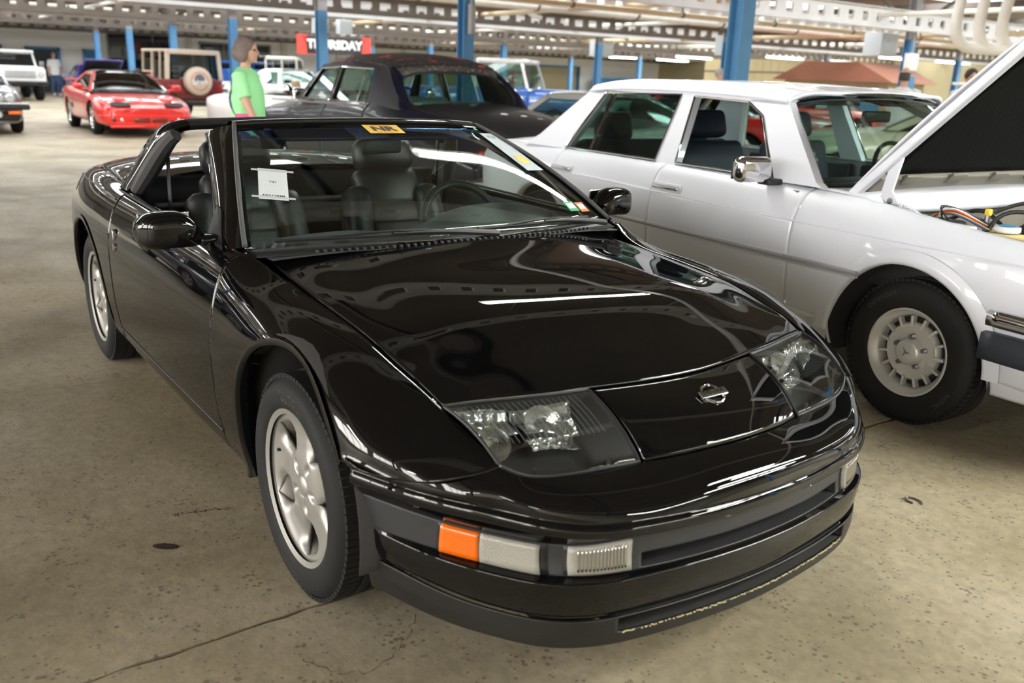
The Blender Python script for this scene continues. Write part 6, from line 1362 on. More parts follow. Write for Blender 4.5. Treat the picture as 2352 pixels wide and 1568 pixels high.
# 9. jeep with tan hard top and covered spare wheel
M_TANT = pbr('tan hard top', (.62, .52, .42), .6, vary=.06); M_MAR = pbr('maroon paint', (.20, .012, .014), .35, coat=.8)
jp = thing('off_roader', 'maroon off-roader with tan hard top and covered spare wheel on its tail', 'car', (-25.1, 5.22, 0), PI+.12)
jz = lambda nm, c_, d_, m_, b=.03, **k: rbox(nm, c_, d_, m_, jp, b, **k)
jz('tub', (-1.55, 0, .78), (1.75, 1.50, .56), M_MAR); jz('bonnet', (.05, 0, .86), (1.15, 1.16, .40), M_MAR, .06); jz('cowl', (-.60, 0, .90), (.22, 1.46, .34), M_MAR)
for sg in (-1, 1):
    jz('front_fender', (.08, sg*.66, .82), (.95, .34, .06), M_BLACKG, .02); jz('fender_flare', (-2.0, sg*.80, .80), (.90, .16, .07), M_BLACKG, .02); jz('running_board', (-1.0, sg*.78, .42), (1.1, .16, .05), M_BLACKG, .015)
    jz('door_upper', (-1.10, sg*.735, 1.24), (.80, .03, .04), M_TANT, .01); jz('tail_lamp', (-2.45, sg*.66, .84), (.06, .12, .16), M_RED_L, .02); jz('door_mirror', (-.72, sg*.90, 1.18), (.06, .18, .20), M_BLACKG, .03)
hp = grp('hard_top', jp); rbox('top_panel', (-1.52, 0, 1.78), (1.82, 1.42, .07), M_TANT, hp, .033)
for sg in (-1, 1):
    for x, wd in ((-.72, .07), (-1.40, .10), (-2.36, .12), (-1.90, .06)): MB().bar((x, sg*.73, 1.06), (x-.0, sg*.68, 1.77), wd, .05, (1, 0, 0)).build('top_pillar', M_TANT, hp, bevel=.01)
    for xa, xb in ((-.78, -1.36), (-1.46, -1.86), (-1.94, -2.30)): mk('side_pane', [(xa, sg*.725, 1.08), (xb, sg*.725, 1.08), (xb, sg*.685, 1.73), (xa, sg*.685, 1.73)], [(0, 1, 2, 3)], M_DGLASS, hp, solid=.006)
mk('rear_pane', [(-2.425, -.62, 1.10), (-2.425, .62, 1.10), (-2.395, .60, 1.70), (-2.395, -.60, 1.70)], [(0, 1, 2, 3)], M_DGLASS, hp, solid=.006)
MB().bar((-2.40, -.68, 1.735), (-2.40, .68, 1.735), .06, .07).build('rear_header', M_TANT, hp, bevel=.01); mk('windscreen', [(-.62, -.66, 1.10), (-.62, .66, 1.10), (-.74, .64, 1.74), (-.74, -.64, 1.74)], [(0, 1, 2, 3)], M_DGLASS, jp, solid=.006)
jz('tailgate', (-2.44, 0, .80), (.05, 1.36, .52), M_MAR, .02); jz('rear_bumper', (-2.55, 0, .48), (.14, 1.5, .12), M_BLACKG, .03); jz('underbody', (-1.1, 0, .46), (2.9, .9, .14), M_DARK); jz('grille', (.64, 0, .84), (.05, .9, .40), M_MAR)
sp = grp('spare_wheel', jp, (-2.62, .02, 1.03)); MB().lathe([(0, -.13), (.30, -.125), (.355, -.09), (.365, 0), (.355, .09), (.30, .12), (0, .12)], 40, 'x').build('wheel_cover', M_TANT, sp, smooth=True)
MB().lathe([(.215, -.1285), (.235, -.1285), (.235, -.131), (.215, -.131)], 36, 'x').build('cover_ring', pbr('dull red print', (.55, .10, .07), .6), sp); MB().lathe([(0, -.132), (.10, -.1315), (.14, -.129)], 8, 'x', (0, 0, .05)).build('cover_picture', pbr('slate print', (.12, .13, .15), .7), sp)
text_mesh('Sahara', .17, pbr('white script', (.85, .84, .80), .6), 'lettering', sp, .002, frame_warp((-.136, 0, -.02), (0, -1, .10), (0, .10, 1), (-1, 0, 0)), bold=.004)
for y in (-.36, .36): simple_seat(jp, -1.35, y, .68, M_DARK, .46, True, .5)
Car(jp).wheels([0, -2.37], .66, .36, .20, .23, 'truck', M_BLACKG)
# 10. white off-roader facing the camera at the far left
wt_ = thing('off_roader', 'white boxy off-roader with rectangular grille beside the far wall', 'car', (-35.5, 2.82, 0), 0.05)
wz = lambda nm, c_, d_, m_, b=.04, **k: rbox(nm, c_, d_, m_, wt_, b, **k)
wz('body', (-1.7, 0, .92), (2.9, 1.66, .56), M_WHT, .05); wz('bonnet', (.20, 0, 1.02), (1.30, 1.60, .30), M_WHT, .06); wz('nose', (.72, 0, .86), (.24, 1.66, .52), M_WHT, .05)
g_ = grp('front_grille', wt_); rbox('grille_panel', (.85, 0, .92), (.03, 1.0, .26), pbr('light grille mesh', (.55, .56, .58), .4), g_, .02)
for k in range(6): rbox('grille_bar', (.868, 0, .82+.04*k), (.012, .94, .014), M_BLACKG, g_, .003)
for k in range(9): rbox('grille_stud', (.87, -.4+.1*k, .92), (.012, .012, .22), M_WHT, g_, .003)
for sg in (-1, 1):
    MB().lathe([(0, .03), (.09, .02), (.11, 0), (.12, -.03)], 24, 'x', (.86, sg*.66, .92)).build('headlamp', M_HEAD, wt_, smooth=True)
    MB().bar((-.40, sg*.76, 1.16), (-.62, sg*.70, 1.66), .07, .05, (1, 0, 0)).build('front_pillar', M_WHT, wt_); MB().bar((-1.5, sg*.76, 1.16), (-1.5, sg*.72, 1.66), .09, .05, (1, 0, 0)).build('centre_pillar', M_WHT, wt_); MB().bar((-2.9, sg*.76, 1.16), (-2.85, sg*.72, 1.66), .12, .05, (1, 0, 0)).build('rear_pillar', M_WHT, wt_)
    wz('door_mirror', (-.35, sg*.95, 1.26), (.05, .16, .22), M_STEEL, .02); wz('fender_flare', (0, sg*.84, .78), (.95, .10, .07), M_WHT, .02)
mk('windscreen', [(-.38, -.72, 1.18), (-.38, .72, 1.18), (-.60, .67, 1.62), (-.60, -.67, 1.62)], [(0, 1, 2, 3)], pbr('dark tinted glass', (.012, .014, .015), .06, coat=.5), wt_, solid=.008)
for k, tx in enumerate(['LOT 14  4X4 WAGON', 'RUNS AND DRIVES', 'NO RESERVE']): text_mesh('- - - - - - - - -', .10, M_WHITEW, 'screen_writing', wt_, .001, frame_warp((-.42-.05*k, -.12, 1.56-.10*k), (0, 1, 0), (.42, 0, -.0) if False else (-.41, 0, .91), (.91, 0, .41)))
wz('hard_top', (-1.75, 0, 1.70), (2.45, 1.52, .10), M_WHT, .045); wz('front_bumper', (.98, 0, .62), (.14, 1.72, .15), M_BLACKG, .03); wz('underbody', (-1.2, 0, .56), (3.4, 1.0, .16), M_DARK)
for y in (-.36, .36): simple_seat(wt_, -1.2, y, .75, M_DARK, .5, True, .5)
Car(wt_).wheels([0, -2.5], .70, .39, .20, .26, 'truck', M_STEEL)
# 11. blue and white pickup
M_BLU = pbr('bright blue paint', (.015, .10, .42), .28, coat=1.0)
pk = thing('pickup_truck', 'blue pickup truck with a white cab roof beyond the dark saloon', 'truck', (-16.0, 12.8, 0), math.radians(38))
pz = lambda nm, c_, d_, m_, b=.04, **k: rbox(nm, c_, d_, m_, pk, b, **k)
pz('bonnet', (.05, 0, 1.06), (1.55, 1.50, .20), M_BLU, .08); pz('nose', (.05, 0, .84), (1.70, 1.84, .42), M_BLU, .07); pz('cab_lower', (-1.50, 0, .88), (1.45, 1.86, .58), M_BLU, .07); pz('cab_roof', (-1.58, 0, 1.80), (1.25, 1.56, .12), M_WHT, .055)
for sg in (-1, 1):
    MB().bar((-.82, sg*.80, 1.16), (-1.02, sg*.72, 1.77), .07, .06, (1, 0, 0)).build('front_pillar', M_WHT, pk, bevel=.01); MB().bar((-2.16, sg*.80, 1.16), (-2.14, sg*.72, 1.77), .14, .06, (1, 0, 0)).build('rear_pillar', M_WHT, pk, bevel=.01)
    mk('door_glass', [(-.86, sg*.80, 1.17), (-2.10, sg*.80, 1.17), (-2.08, sg*.735, 1.74), (-1.04, sg*.735, 1.74)], [(0, 1, 2, 3)], M_CGLASS, pk, solid=.005); pz('bonnet_badge', (.42, sg*.76, 1.06), (.42, .02, .05), M_CHROME, .008); pz('wheel_arch_lip', (.0, sg*.92, .78), (.9, .03, .05), M_BLU, .015)
    MB().lathe([(0, .03), (.08, .02), (.10, 0), (.10, -.04)], 20, 'x', (.90, sg*.70, .92)).build('headlamp', M_HEAD, pk, smooth=True)
mk('windscreen', [(-.80, -.76, 1.17), (-.80, .76, 1.17), (-1.02, .69, 1.75), (-1.02, -.69, 1.75)], [(0, 1, 2, 3)], M_CGLASS, pk, solid=.006); mk('rear_pane', [(-2.19, -.66, 1.22), (-2.19, .66, 1.22), (-2.18, .60, 1.70), (-2.18, -.60, 1.70)], [(0, 1, 2, 3)], M_CGLASS, pk, solid=.006)
hg_ = grp('mirror_tag', pk); rbox('pink_tag', (-1.02, -.15, 1.52), (.006, .16, .26), pbr('pink card', (.85, .10, .30), .7), hg_, .002); rbox('cab_mirror', (-1.05, 0, 1.68), (.03, .22, .06), M_TRIM, pk, .01)
pz('bed', (-3.25, 0, .86), (2.0, 1.84, .56), M_BLU, .05); pz('bed_floor', (-3.25, 0, 1.13), (1.8, 1.6, .03), M_DARK, .005); pz('front_bumper', (1.02, 0, .56), (.12, 1.86, .14), M_WHT, .04); pz('underbody', (-1.6, 0, .52), (4.4, 1.0, .14), M_DARK); pz('bench_seat', (-1.75, 0, 1.08), (.25, 1.4, .5), M_DARK, .06)
Car(pk).wheels([0, -2.92], .78, .36, .20, .22, 'steel', M_WHT)
# 12. far trucks: white cab, blue roof
ft = thing('delivery_truck', 'white truck cab standing far behind the dark saloon', 'truck', (-30.4, 12.3, 0), math.radians(60))
fz = lambda nm, c_, d_, m_, b=.05, **k: rbox(nm, c_, d_, m_, ft, b, **k)
fz('bonnet', (.0, 0, .98), (1.3, 1.5, .46), M_WHT, .10); fz('cab_lower', (-1.2, 0, .95), (1.2, 1.8, .66), M_WHT, .08); fz('cab_roof', (-1.25, 0, 1.79), (1.1, 1.6, .14), M_WHT, .065)
for sg in (-1, 1):
    for x in (-.68, -1.2, -1.78): MB().bar((x, sg*.80, 1.25), (x-.02, sg*.76, 1.75), .09, .06, (1, 0, 0)).build('cab_pillar', M_WHT, ft, bevel=.01)
    mk('door_glass', [(-.70, sg*.79, 1.26), (-1.75, sg*.79, 1.26), (-1.75, sg*.75, 1.74), (-.72, sg*.75, 1.74)], [(0, 1, 2, 3)], M_DGLASS, ft, solid=.006); fz('front_fender', (.0, sg*.80, .80), (1.1, .30, .14), M_WHT, .06)
mk('windscreen', [(-.62, -.75, 1.27), (-.62, .75, 1.27), (-.70, .72, 1.74), (-.70, -.72, 1.74)], [(0, 1, 2, 3)], M_DGLASS, ft, solid=.006); fz('flat_bed', (-3.0, 0, .85), (2.3, 1.9, .12), M_WHT, .02); fz('underbody', (-1.6, 0, .55), (4.2, .9, .14), M_DARK)
Car(ft).wheels([0, -3.0], .76, .40, .22, .22, 'steel', M_WHT)
bt = thing('van', 'blue van far behind the white coupe', 'truck', (-37.5, 14.2, 0), math.radians(100))
bz = lambda nm, c_, d_, m_, b=.06, **k: rbox(nm, c_, d_, m_, bt, b, **k)
bz('van_body', (-1.6, 0, .95), (4.2, 1.8, .80), M_BLU); bz('van_roof', (-1.9, 0, 1.62), (3.2, 1.6, .10), M_BLU, .045)
for sg in (-1, 1):
    for x in (-.5, -1.5, -2.5, -3.4): MB().bar((x, sg*.80, 1.3), (x, sg*.76, 1.6), .10, .06, (1, 0, 0)).build('van_pillar', M_BLU, bt)
    mk('side_glass', [(-.5, sg*.79, 1.32), (-3.4, sg*.79, 1.32), (-3.4, sg*.76, 1.58), (-.5, sg*.76, 1.58)], [(0, 1, 2, 3)], M_DGLASS, bt, solid=.006)
Car(bt).wheels([0, -2.9], .74, .34, .20, .2, 'steel', M_WHT)
# 13. golf cart with a white canopy
gc = thing('golf_cart', 'white golf cart with a flat canopy near the two men in white shirts', 'golf cart', (-9.2, 21.9, 0), math.radians(25))
gz = lambda nm, c_, d_, m_, b=.03, **k: rbox(nm, c_, d_, m_, gc, b, **k)
gz('canopy', (-.75, 0, 1.66), (1.75, 1.15, .06), M_WHT, .028); gz('front_cowl', (.12, 0, .62), (.50, 1.10, .40), M_WHT, .12); gz('floor_tray', (-.7, 0, .34), (1.8, 1.10, .08), M_TRIM, .02); gz('seat_base', (-1.05, 0, .55), (.5, 1.06, .34), M_WHT, .05); gz('seat_cushion', (-1.0, 0, .75), (.48, 1.0, .10), M_WHITEW, .04); gz('seat_back', (-1.30, 0, 1.02), (.10, 1.0, .40), M_WHITEW, .04); gz('rear_body', (-1.55, 0, .62), (.6, 1.08, .34), M_WHT, .08)
for sg in (-1, 1):
    for a_, b_ in (((-.02, sg*.52, .75), (-.12, sg*.52, 1.64)), ((-1.42, sg*.52, .75), (-1.46, sg*.52, 1.64))): MB().tube([a_, b_], .016, 8).build('canopy_post', M_STEEL, gc, smooth=True)
steering(gc, -.55, .25, .95, .17, -35); Car(gc).wheels([0, -1.65], .45, .23, .12, .18, 'steel', M_WHT)

# 14. dark blue saloon standing out of view on the near side, mirrored in the convertible's door
dk, c = gen_car('saloon', 'dark blue saloon parked across the floor from the convertible', (-8.2, -4.7, 0), 0, pbr('dark blue paint', (.008, .014, .075), .3, coat=1.0), zroof=1.42, zb=.92, znose=.74, zhood=.86, doors=4)
lamp_pair(dk, 'headlamp', .98, .62, .62, (.06, .3, .14), M_HEAD); rbox('front_bumper', (1.06, 0, .48), (.10, 1.7, .12), M_CHROME, dk, .03); rbox('side_stripe', (-1.35, .907, .66), (3.2, .008, .02), M_RED_L, dk, .002)
# ---------------------------------------------------------------- people
def blob(mb, c, r, n=14):
    prof = [(math.sin(a), -math.cos(a)) for a in np.linspace(0.02, PI-.02, n)]; t = MB().lathe(prof, 18); V = np.array(t.v)*np.array(r)+np.array(c); mb.add(V, t.f)
def loft_ell(mb, rings, n=20):
    """rings: (x, y, z, rx, ry)"""
    V = []; 
    for x, y, z, rx, ry in rings:
        for j in range(n): a = 2*PI*j/n; V.append((x+rx*math.cos(a), y+ry*math.sin(a), z))
    k = len(rings); F = [(i*n+j, i*n+(j+1) % n, (i+1)*n+(j+1) % n, (i+1)*n+j) for i in range(k-1) for j in range(n)]
    mb.add(V, F+[tuple(range(n))[::-1], tuple((k-1)*n+j for j in range(n))])
def remesh(o, vox, sm=6):
    md = o.modifiers.new('skin', 'REMESH'); md.mode = 'VOXEL'; md.voxel_size = vox; md.use_smooth_shade = True
    md = o.modifiers.new('relax', 'SMOOTH'); md.iterations = sm; md.factor = .5
def person(label, loc, rz, H, skin, shirt, lower, hair, arms, stride=.06, shorts=True, belly=0.0, bob=False, glasses=False, vox=.012, bald=False):
    k = H/1.70; t = thing('person', label, 'person', loc, rz)
    S_ = lambda *p: tuple(q*k for q in p)
    b = MB()
    loft_ell(b, [S_(0, 0, .80, .11, .16), S_(0, 0, .92, .115, .17), S_(.01, 0, 1.08, .105+belly*.6, .15+belly*.3), S_(.01, 0, 1.25, .115, .165), S_(0, 0, 1.36, .10, .175), S_(-.01, 0, 1.42, .07, .10), S_(.0, 0, 1.45, .052, .055), S_(.015, 0, 1.53, .05, .05)])
    hz = 1.60; blob(b, S_(.03, 0, hz), S_(.098, .075, .118)); blob(b, S_(.055, 0, hz-.06), S_(.065, .056, .055)); blob(b, S_(.128, 0, hz-.015), S_(.020, .013, .022)); blob(b, S_(.112, 0, hz-.062), S_(.014, .022, .009)); blob(b, S_(.105, 0, hz-.098), S_(.018, .022, .016))
    for sg in (-1, 1):
        blob(b, S_(.01, sg*.078, hz-.01), S_(.018, .010, .030))
        st_ = stride*sg; hip, kn, an = S_(0, sg*.09, .86), S_(st_*.6+.02, sg*.10, .47), S_(st_, sg*.10, .08)
        b.tube(crv([hip, S_(st_*.3+.01, sg*.10, .66), kn, S_(st_*.8-.02, sg*.10, .28), an], 14), np.interp(np.linspace(0, 1, 14), [0, .25, .5, .7, 1], [.095*k, .085*k, .055*k, .058*k, .036*k]), 12)
        a_ = arms[0 if sg < 0 else 1]; sh, el, wr, ha = [S_(*p) for p in a_]
        b.tube(crv([sh, el, wr], 12), np.interp(np.linspace(0, 1, 12), [0, .3, .55, 1], [.056*k, .048*k, .040*k, .027*k]), 10)
        hd = (np.array(ha)-np.array(wr)); L_ = np.linalg.norm(hd); hd /= L_; sd = np.cross(hd, [1, 0, .01]); sd /= np.linalg.norm(sd); fw = np.cross(sd, hd)
        pc = np.array(wr)+hd*.045*k; b.tube([np.array(wr), pc, np.array(wr)+hd*.085*k], [.026*k, .034*k, .032*k], 8)
        for q, (o_, l_) in enumerate([(-.030, .062), (-.010, .075), (.010, .070), (.029, .055)]):
            p0 = np.array(wr)+hd*.08*k+fw*o_*k; b.tube([p0, p0+hd*l_*.5*k, p0+hd*l_*k+sd*.012*k*(-sg)], [.0095*k, .009*k, .007*k], 7)
        p0 = np.array(wr)+hd*.03*k-fw*.03*k; b.tube([p0, p0-fw*.03*k+hd*.03*k, p0-fw*.032*k+hd*.06*k], [.012*k, .011*k, .008*k], 7)
    o = b.build('body', pbr('skin %s' % (skin,), skin, .55, sub=.1), t, smooth=True); remesh(o, vox*.75)
    # clothing
    c = MB()
    loft_ell(c, [S_(0, 0, .80, .145+belly*.4, .185), S_(.005, 0, .92, .14+belly*.6, .188), S_(.015, 0, 1.08, .130+belly, .172+belly*.4), S_(.015, 0, 1.25, .135+belly*.4, .18), S_(0, 0, 1.36, .115, .185), S_(-.01, 0, 1.42, .082, .115), S_(-.01, 0, 1.445, .066, .075)])
    for sg in (-1, 1):
        a_ = arms[0 if sg < 0 else 1]; sh, el = np.array(S_(*a_[0])), np.array(S_(*a_[1])); c.tube([sh+np.array([0, -sg*.04*k, .0]), sh, sh*.45+el*.55, sh*.22+el*.78], [.07*k, .072*k, .066*k, .068*k], 12)
    o = c.build('shirt', shirt, t, smooth=True); remesh(o, vox, 4)
    c = MB(); loft_ell(c, [S_(0, 0, .76, .125, .175), S_(0, 0, .85, .13, .182), S_(0, 0, .95, .128+belly*.4, .178)])
    for sg in (-1, 1):
        st_ = stride*sg; pts = [S_(0, sg*.09, .84), S_(st_*.3+.01, sg*.10, .64), S_(st_*.6+.02, sg*.10, .46)]
        if not shorts: pts += [S_(st_*.8-.02, sg*.10, .28), S_(st_, sg*.10, .07)]
        c.tube(crv(pts, 10), np.linspace(.108*k, .088*k if shorts else .062*k, 10), 12)
    o = c.build('shorts' if shorts else 'trousers', lower, t, smooth=True); remesh(o, vox, 4)
    for sg in (-1, 1):
        st_ = stride*sg; c = MB(); blob(c, S_(st_+.05, sg*.10, .035), S_(.135, .048, .045)); c.tube([S_(st_, sg*.10, .03), S_(st_, sg*.10, .10)], .048*k, 10); o = c.build('shoe', M_WHITEW, t, smooth=True); remesh(o, vox*.8, 2)
    # hair
    c = MB()
    if bald:
        loft_ell(c, [S_(-.02, 0, hz-.07, .07, .070), S_(-.025, 0, hz-.03, .085, .080), S_(-.03, 0, hz+.02, .080, .076), S_(-.035, 0, hz+.05, .060, .066)])
    else:
        blob(c, S_(.005, 0, hz+.028), S_(.112, .092, .108))
        if bob:
            blob(c, S_(-.045, 0, hz-.025), S_(.085, .098, .085))
            for sg in (-1, 1): blob(c, S_(.0, sg*.072, hz-.03), S_(.062, .030, .085))
    o = c.build('hair', hair, t, smooth=True); remesh(o, .010, 3)
    for sg in (-1, 1):
        e = MB(); blob(e, S_(.112, sg*.034, hz+.005), S_(.010, .014, .009), 8); e.build('eye', M_INK, t, smooth=True)
    if glasses:
        g_ = grp('glasses', t)
        for sg in (-1, 1):
            a = np.linspace(0, 2*PI, 17); MB().tube(np.stack([np.full(17, .136*k), (sg*.036+.028*np.cos(a))*k, (hz+.004+.020*np.sin(a))*k], 1), .0022*k, 6, caps=False).build('lens_rim', M_TRIM, g_, smooth=True)
            MB().tube([S_(.134, sg*.064, hz+.010), S_(.03, sg*.086, hz+.008)], .002*k, 6).build('temple', M_TRIM, g_)
    return t, k
DOWN = lambda sg, bend=.0: [(0, sg*.185, 1.37), (-.03, sg*.235, 1.09), (.05+bend, sg*.245, .86), (.09+bend, sg*.24, .76)]
M_GRNS = pbr('light green T-shirt', (.40, .92, .44), .85, bump=.1, bscale=12)
M_WSH = pbr('white cotton', (.85, .85, .84), .85)
SK1 = (.62, .36, .27)
w_, k = person('woman in a light green T-shirt walking past with a shoulder bag', (-6.55, 1.33, 0), math.radians(50), 1.66, SK1, M_GRNS, pbr('navy shorts', (.03, .04, .08), .8), pbr('grey brown hair', (.17, .125, .115), .6, bump=.6, bscale=50, vary=.25, vscale=30), [[(0, -.185, 1.37), (.09, -.235, 1.10), (.21, -.235, .89), (.25, -.225, .79)], DOWN(1, .0)], .14, True, .03, True, True)
bg_ = grp('shoulder_bag', w_)
a = np.linspace(0, 1, 24); MB().tube(np.stack([.0+.16*np.sin(a*PI*1.0)*np.cos(a*PI), -.21+.40*a*.8, 0.92+.52*np.sin(a*PI*.5)], 1)*[1, 1, .99]*0+np.array([(.02-.165*math.sin(PI*q), -.20+.30*q, .90+.50*q) for q in a]), .012, 6).build('bag_strap', pbr('teal strap', (.03, .16, .15), .7), bg_, smooth=True)
rbox('bag_body', (-.02, .24, .90), (.24, .08, .20), pbr('teal bag', (.03, .14, .13), .7), bg_, .03)
rbox('pink_wallet', (.06, -.225, .93), (.20, .035, .12), pbr('pink wallet', (.80, .06, .30), .5), w_, .012)
m1, k = person('balding man in a white shirt standing beyond the silver saloon', (-5.7, 10.95, 0), math.radians(120), 1.74, SK1, M_WSH, pbr('pale grey shorts', (.55, .57, .58), .85), pbr('dark grey hair', (.06, .055, .05), .7), [DOWN(-1), DOWN(1)], .03, True, .05, bald=True, vox=.016)
m2, k = person('dark-haired man in a white shirt beside the balding man', (-5.35, 12.15, 0), math.radians(-40), 1.76, SK1, M_WSH, pbr('khaki shorts', (.40, .33, .22), .85), pbr('dark brown hair', (.035, .025, .02), .7), [DOWN(-1, .05), DOWN(1, .05)], .03, True, .02, vox=.016)
m3, k = person('grey-haired man seen over the roof of the silver saloon', (-12.0, 13.9, 0), math.radians(20), 1.74, SK1, pbr('pale blue shirt', (.45, .52, .62), .85), pbr('dark trousers', (.04, .04, .05), .8), pbr('grey hair', (.32, .31, .30), .7), [DOWN(-1), DOWN(1)], .05, False, .02, vox=.018)
m4, k = person('man in a white T-shirt by the blue-framed doorway', (-41.5, 5.02, 0), math.radians(10), 1.76, SK1, M_WSH, pbr('blue jeans', (.05, .08, .16), .8), pbr('light brown hair', (.25, .16, .09), .7), [DOWN(-1), DOWN(1)], .05, False, .03, vox=.02)
# ---------------------------------------------------------------- banners, signs, boxes and pipework under the roof
M_BANB = pbr('black banner vinyl', (.03, .028, .03), .6); M_BANR = pbr('red banner vinyl', (.70, .06, .045), .6)
bn = thing('banner', 'black and red banner lettered THURSDAY hanging at the far wall', 'banner', (-33.0, 14.15, 2.40)); BS = .83
MB().box((0, 0, 0), (.02, 2.9*BS, .80*BS)).build('banner_cloth', M_BANB, bn)
for sg in (-1, 1):
    P4 = [(a_, b_*BS, c_*BS) for a_, b_, c_ in [(.004, sg*1.0, -.44), (.004, sg*1.95, -.44), (.004, sg*1.95, .46), (.004, sg*(1.45 if sg > 0 else 1.35), .46)]]
    mk('banner_end', P4, [(0, 1, 2, 3) if sg > 0 else (3, 2, 1, 0)], M_BANR, bn, solid=.012)
    for k in range(4): MB().bar((.022, sg*(1.02+.09*k)*BS, -.40*BS), (.022, sg*(1.38+.09*k)*BS, .42*BS), .006, .018, (1, 0, 0)).build('banner_stripe', M_BANB, bn)
text_mesh('THURSDAY', .56*BS, M_WHITEW, 'lettering', bn, .004, frame_warp((.03, 0, .02), (0, 1.0, 0), (0, 0, 1), (1, 0, 0)), bold=.022)
for sg in (-1, 1): MB().box((0, sg*1.15, 1.15), (.01, .01, 1.62)).build('banner_cord', M_GREYP, bn)
sg_ = thing('hanging_sign', 'white hanging sign with a blue corner lettered HALL', 'sign', (-14.25, 12.35, 3.30), math.radians(56))
MB().box((0, 0, 0), (2.10, .04, .62)).build('sign_board', M_WHITEW, sg_); MB().box((.86, -.024, .02), (.36, .01, .55)).build('blue_panel', pbr('sign blue', (.04, .13, .33), .5), sg_); MB().box((.46, -.024, -.03), (.14, .01, .10)).build('black_patch', M_INK, sg_); MB().box((-.25, -.024, -.24), (1.5, .01, .02)).build('sign_line', pbr('sign pink line', (.75, .55, .50), .6), sg_)
text_mesh('HALL', .17, M_WHITEW, 'lettering', sg_, .002, frame_warp((.86, -.032, -.12), (1, 0, 0), (0, 0, 1), (0, -1, 0)), bold=.004)
for x in (-.9, .9): MB().box((x, 0, .65), (.012, .012, .72)).build('sign_chain', M_GREYP, sg_)
def gbox(name, label, loc, d, mat=None, cat='box', rz=0, grp_=None):
    t = thing(name, label, cat, loc, rz, grp_); rbox('enclosure', (0, 0, 0), d, mat or M_BOXG, t, .012); rbox('cover_plate', (d[0]/2+.006, 0, 0), (.012, d[1]*.86, d[2]*.86), mat or M_BOXG, t, .004)
    MB().tube([(0, 0, d[2]/2), (0, 0, 4.28-loc[2])], .02, 8).build('conduit', M_GREYP, t, smooth=True); return t
gbox('switch_box', 'grey switch box on the blue column behind the dark saloon', (-10.52, 6.40, 2.28), (.10, .09, .46), M_GREYP)
gbox('junction_box', 'pale grey electrical box, the nearer of two by the roof beams over the roadster', (-24.6, 9.9, 2.72), (.3, .42, .42))
gbox('junction_box', 'pale grey electrical box, the farther of two by the roof beams over the roadster', (-24.4, 10.6, 2.72), (.3, .42, .42))
gbox('unit_heater', 'grey heater box hung from the roof near the second line of columns', (-23.2, 20.0, 2.52), (.5, .7, .55))
gbox('unit_heater', 'grey heater box hung from the roof above the silver saloon', (-16.8, 19.5, 2.55), (.5, .7, .55))
gbox('unit_heater', 'grey heater box hung beside the column behind the raised bonnet', (-11.6, 19.2, 2.52), (.5, .7, .55))
gbox('switch_box', 'white switch box on the column behind the raised bonnet', (-10.50, 18.86, 2.10), (.14, .40, .40), M_WHITEW)
nb_ = thing('notice_board', 'blue notice panel on the column behind the raised bonnet', 'sign', (-10.56, 19.0, 1.52)); rbox('panel', (0, 0, 0), (.03, .46, .52), M_BLUE, nb_, .004); rbox('panel_frame', (-.012, 0, 0), (.02, .49, .55), M_GREYP, nb_, .004)
# big U-shaped ducts
du = thing('duct_loop', 'cream U-shaped pipe bends hanging from the roof at the edge of the view', 'pipe', (-7.3, 14.5, 0), math.radians(54))
for k in range(3):
    x = .42*k+.25; MB().tube(crv([(x, 0, 4.12), (x, 0, 3.0), (x, 0, 2.48), (x+.12, 0, 2.28), (x+.38, 0, 2.22), (2.6, 0, 2.22+.004*k)], 30), .10, 14).build('pipe_bend', M_PIPE, du, smooth=True)
# raking pipe stubs and small conduits that clutter the roof
for k, (x, y, z, r, L, mt, lb) in enumerate([(-12.2, 14.6, 2.82, .07, 1.2, M_PIPE, 'short raking white pipe under the roof over the silver saloon'), (-17.8, 12.6, 2.95, .05, 1.4, M_PIPE, 'short white pipe drop over the blue pickup'), (-14.6, 16.8, 2.90, .05, .9, M_TAN, 'short tan pipe drop beyond the hanging sign'), (-20.5, 16.2, 2.85, .06, 1.1, M_PIPE, 'short white pipe drop over the ivory coupe')]):
    o = MB().tube(crv([(x, y, 4.28), (x, y, z+.45), (x+.05, y+.1, z+.15), (x+.1, y+L*.4, z)], 16), r, 10).build('pipe_drop', mt, None, smooth=True); tag(o, lb, 'pipe', 'pipe drops')
def xrun(y, z, r, mat, label):
    t = thing('ceiling_conduit', label, 'pipe', (X0+.02, y, z), 0, 'conduits along the roof'); MB().tube([(0, 0, 0), (X1-X0-.04, 0, 0)], r, 8).build('conduit_run', mat, t, smooth=True)
    for k in np.arange(2.0, X1-X0, 6.0): MB().box((k, 0, (3.75-z)/2), (.02, .02, 3.75-z)).build('hanger', M_GREYP, t)
for y, z, r, mt, lb in [(4.2, 3.02, .05, M_BEAMW, 'pale conduit along the roof behind the convertible'), (12.1, 3.0, .06, M_TAN, 'tan conduit along the roof over the pickup'), (17.2, 3.05, .05, M_PIPE, 'white conduit along the roof before the second columns'), (22.6, 2.95, .07, M_TAN, 'tan conduit along the roof beyond the second columns'), (28.2, 3.0, .08, M_PIPE, 'white conduit along the roof near the cream wall')]: xrun(y, z, r, mt, lb)
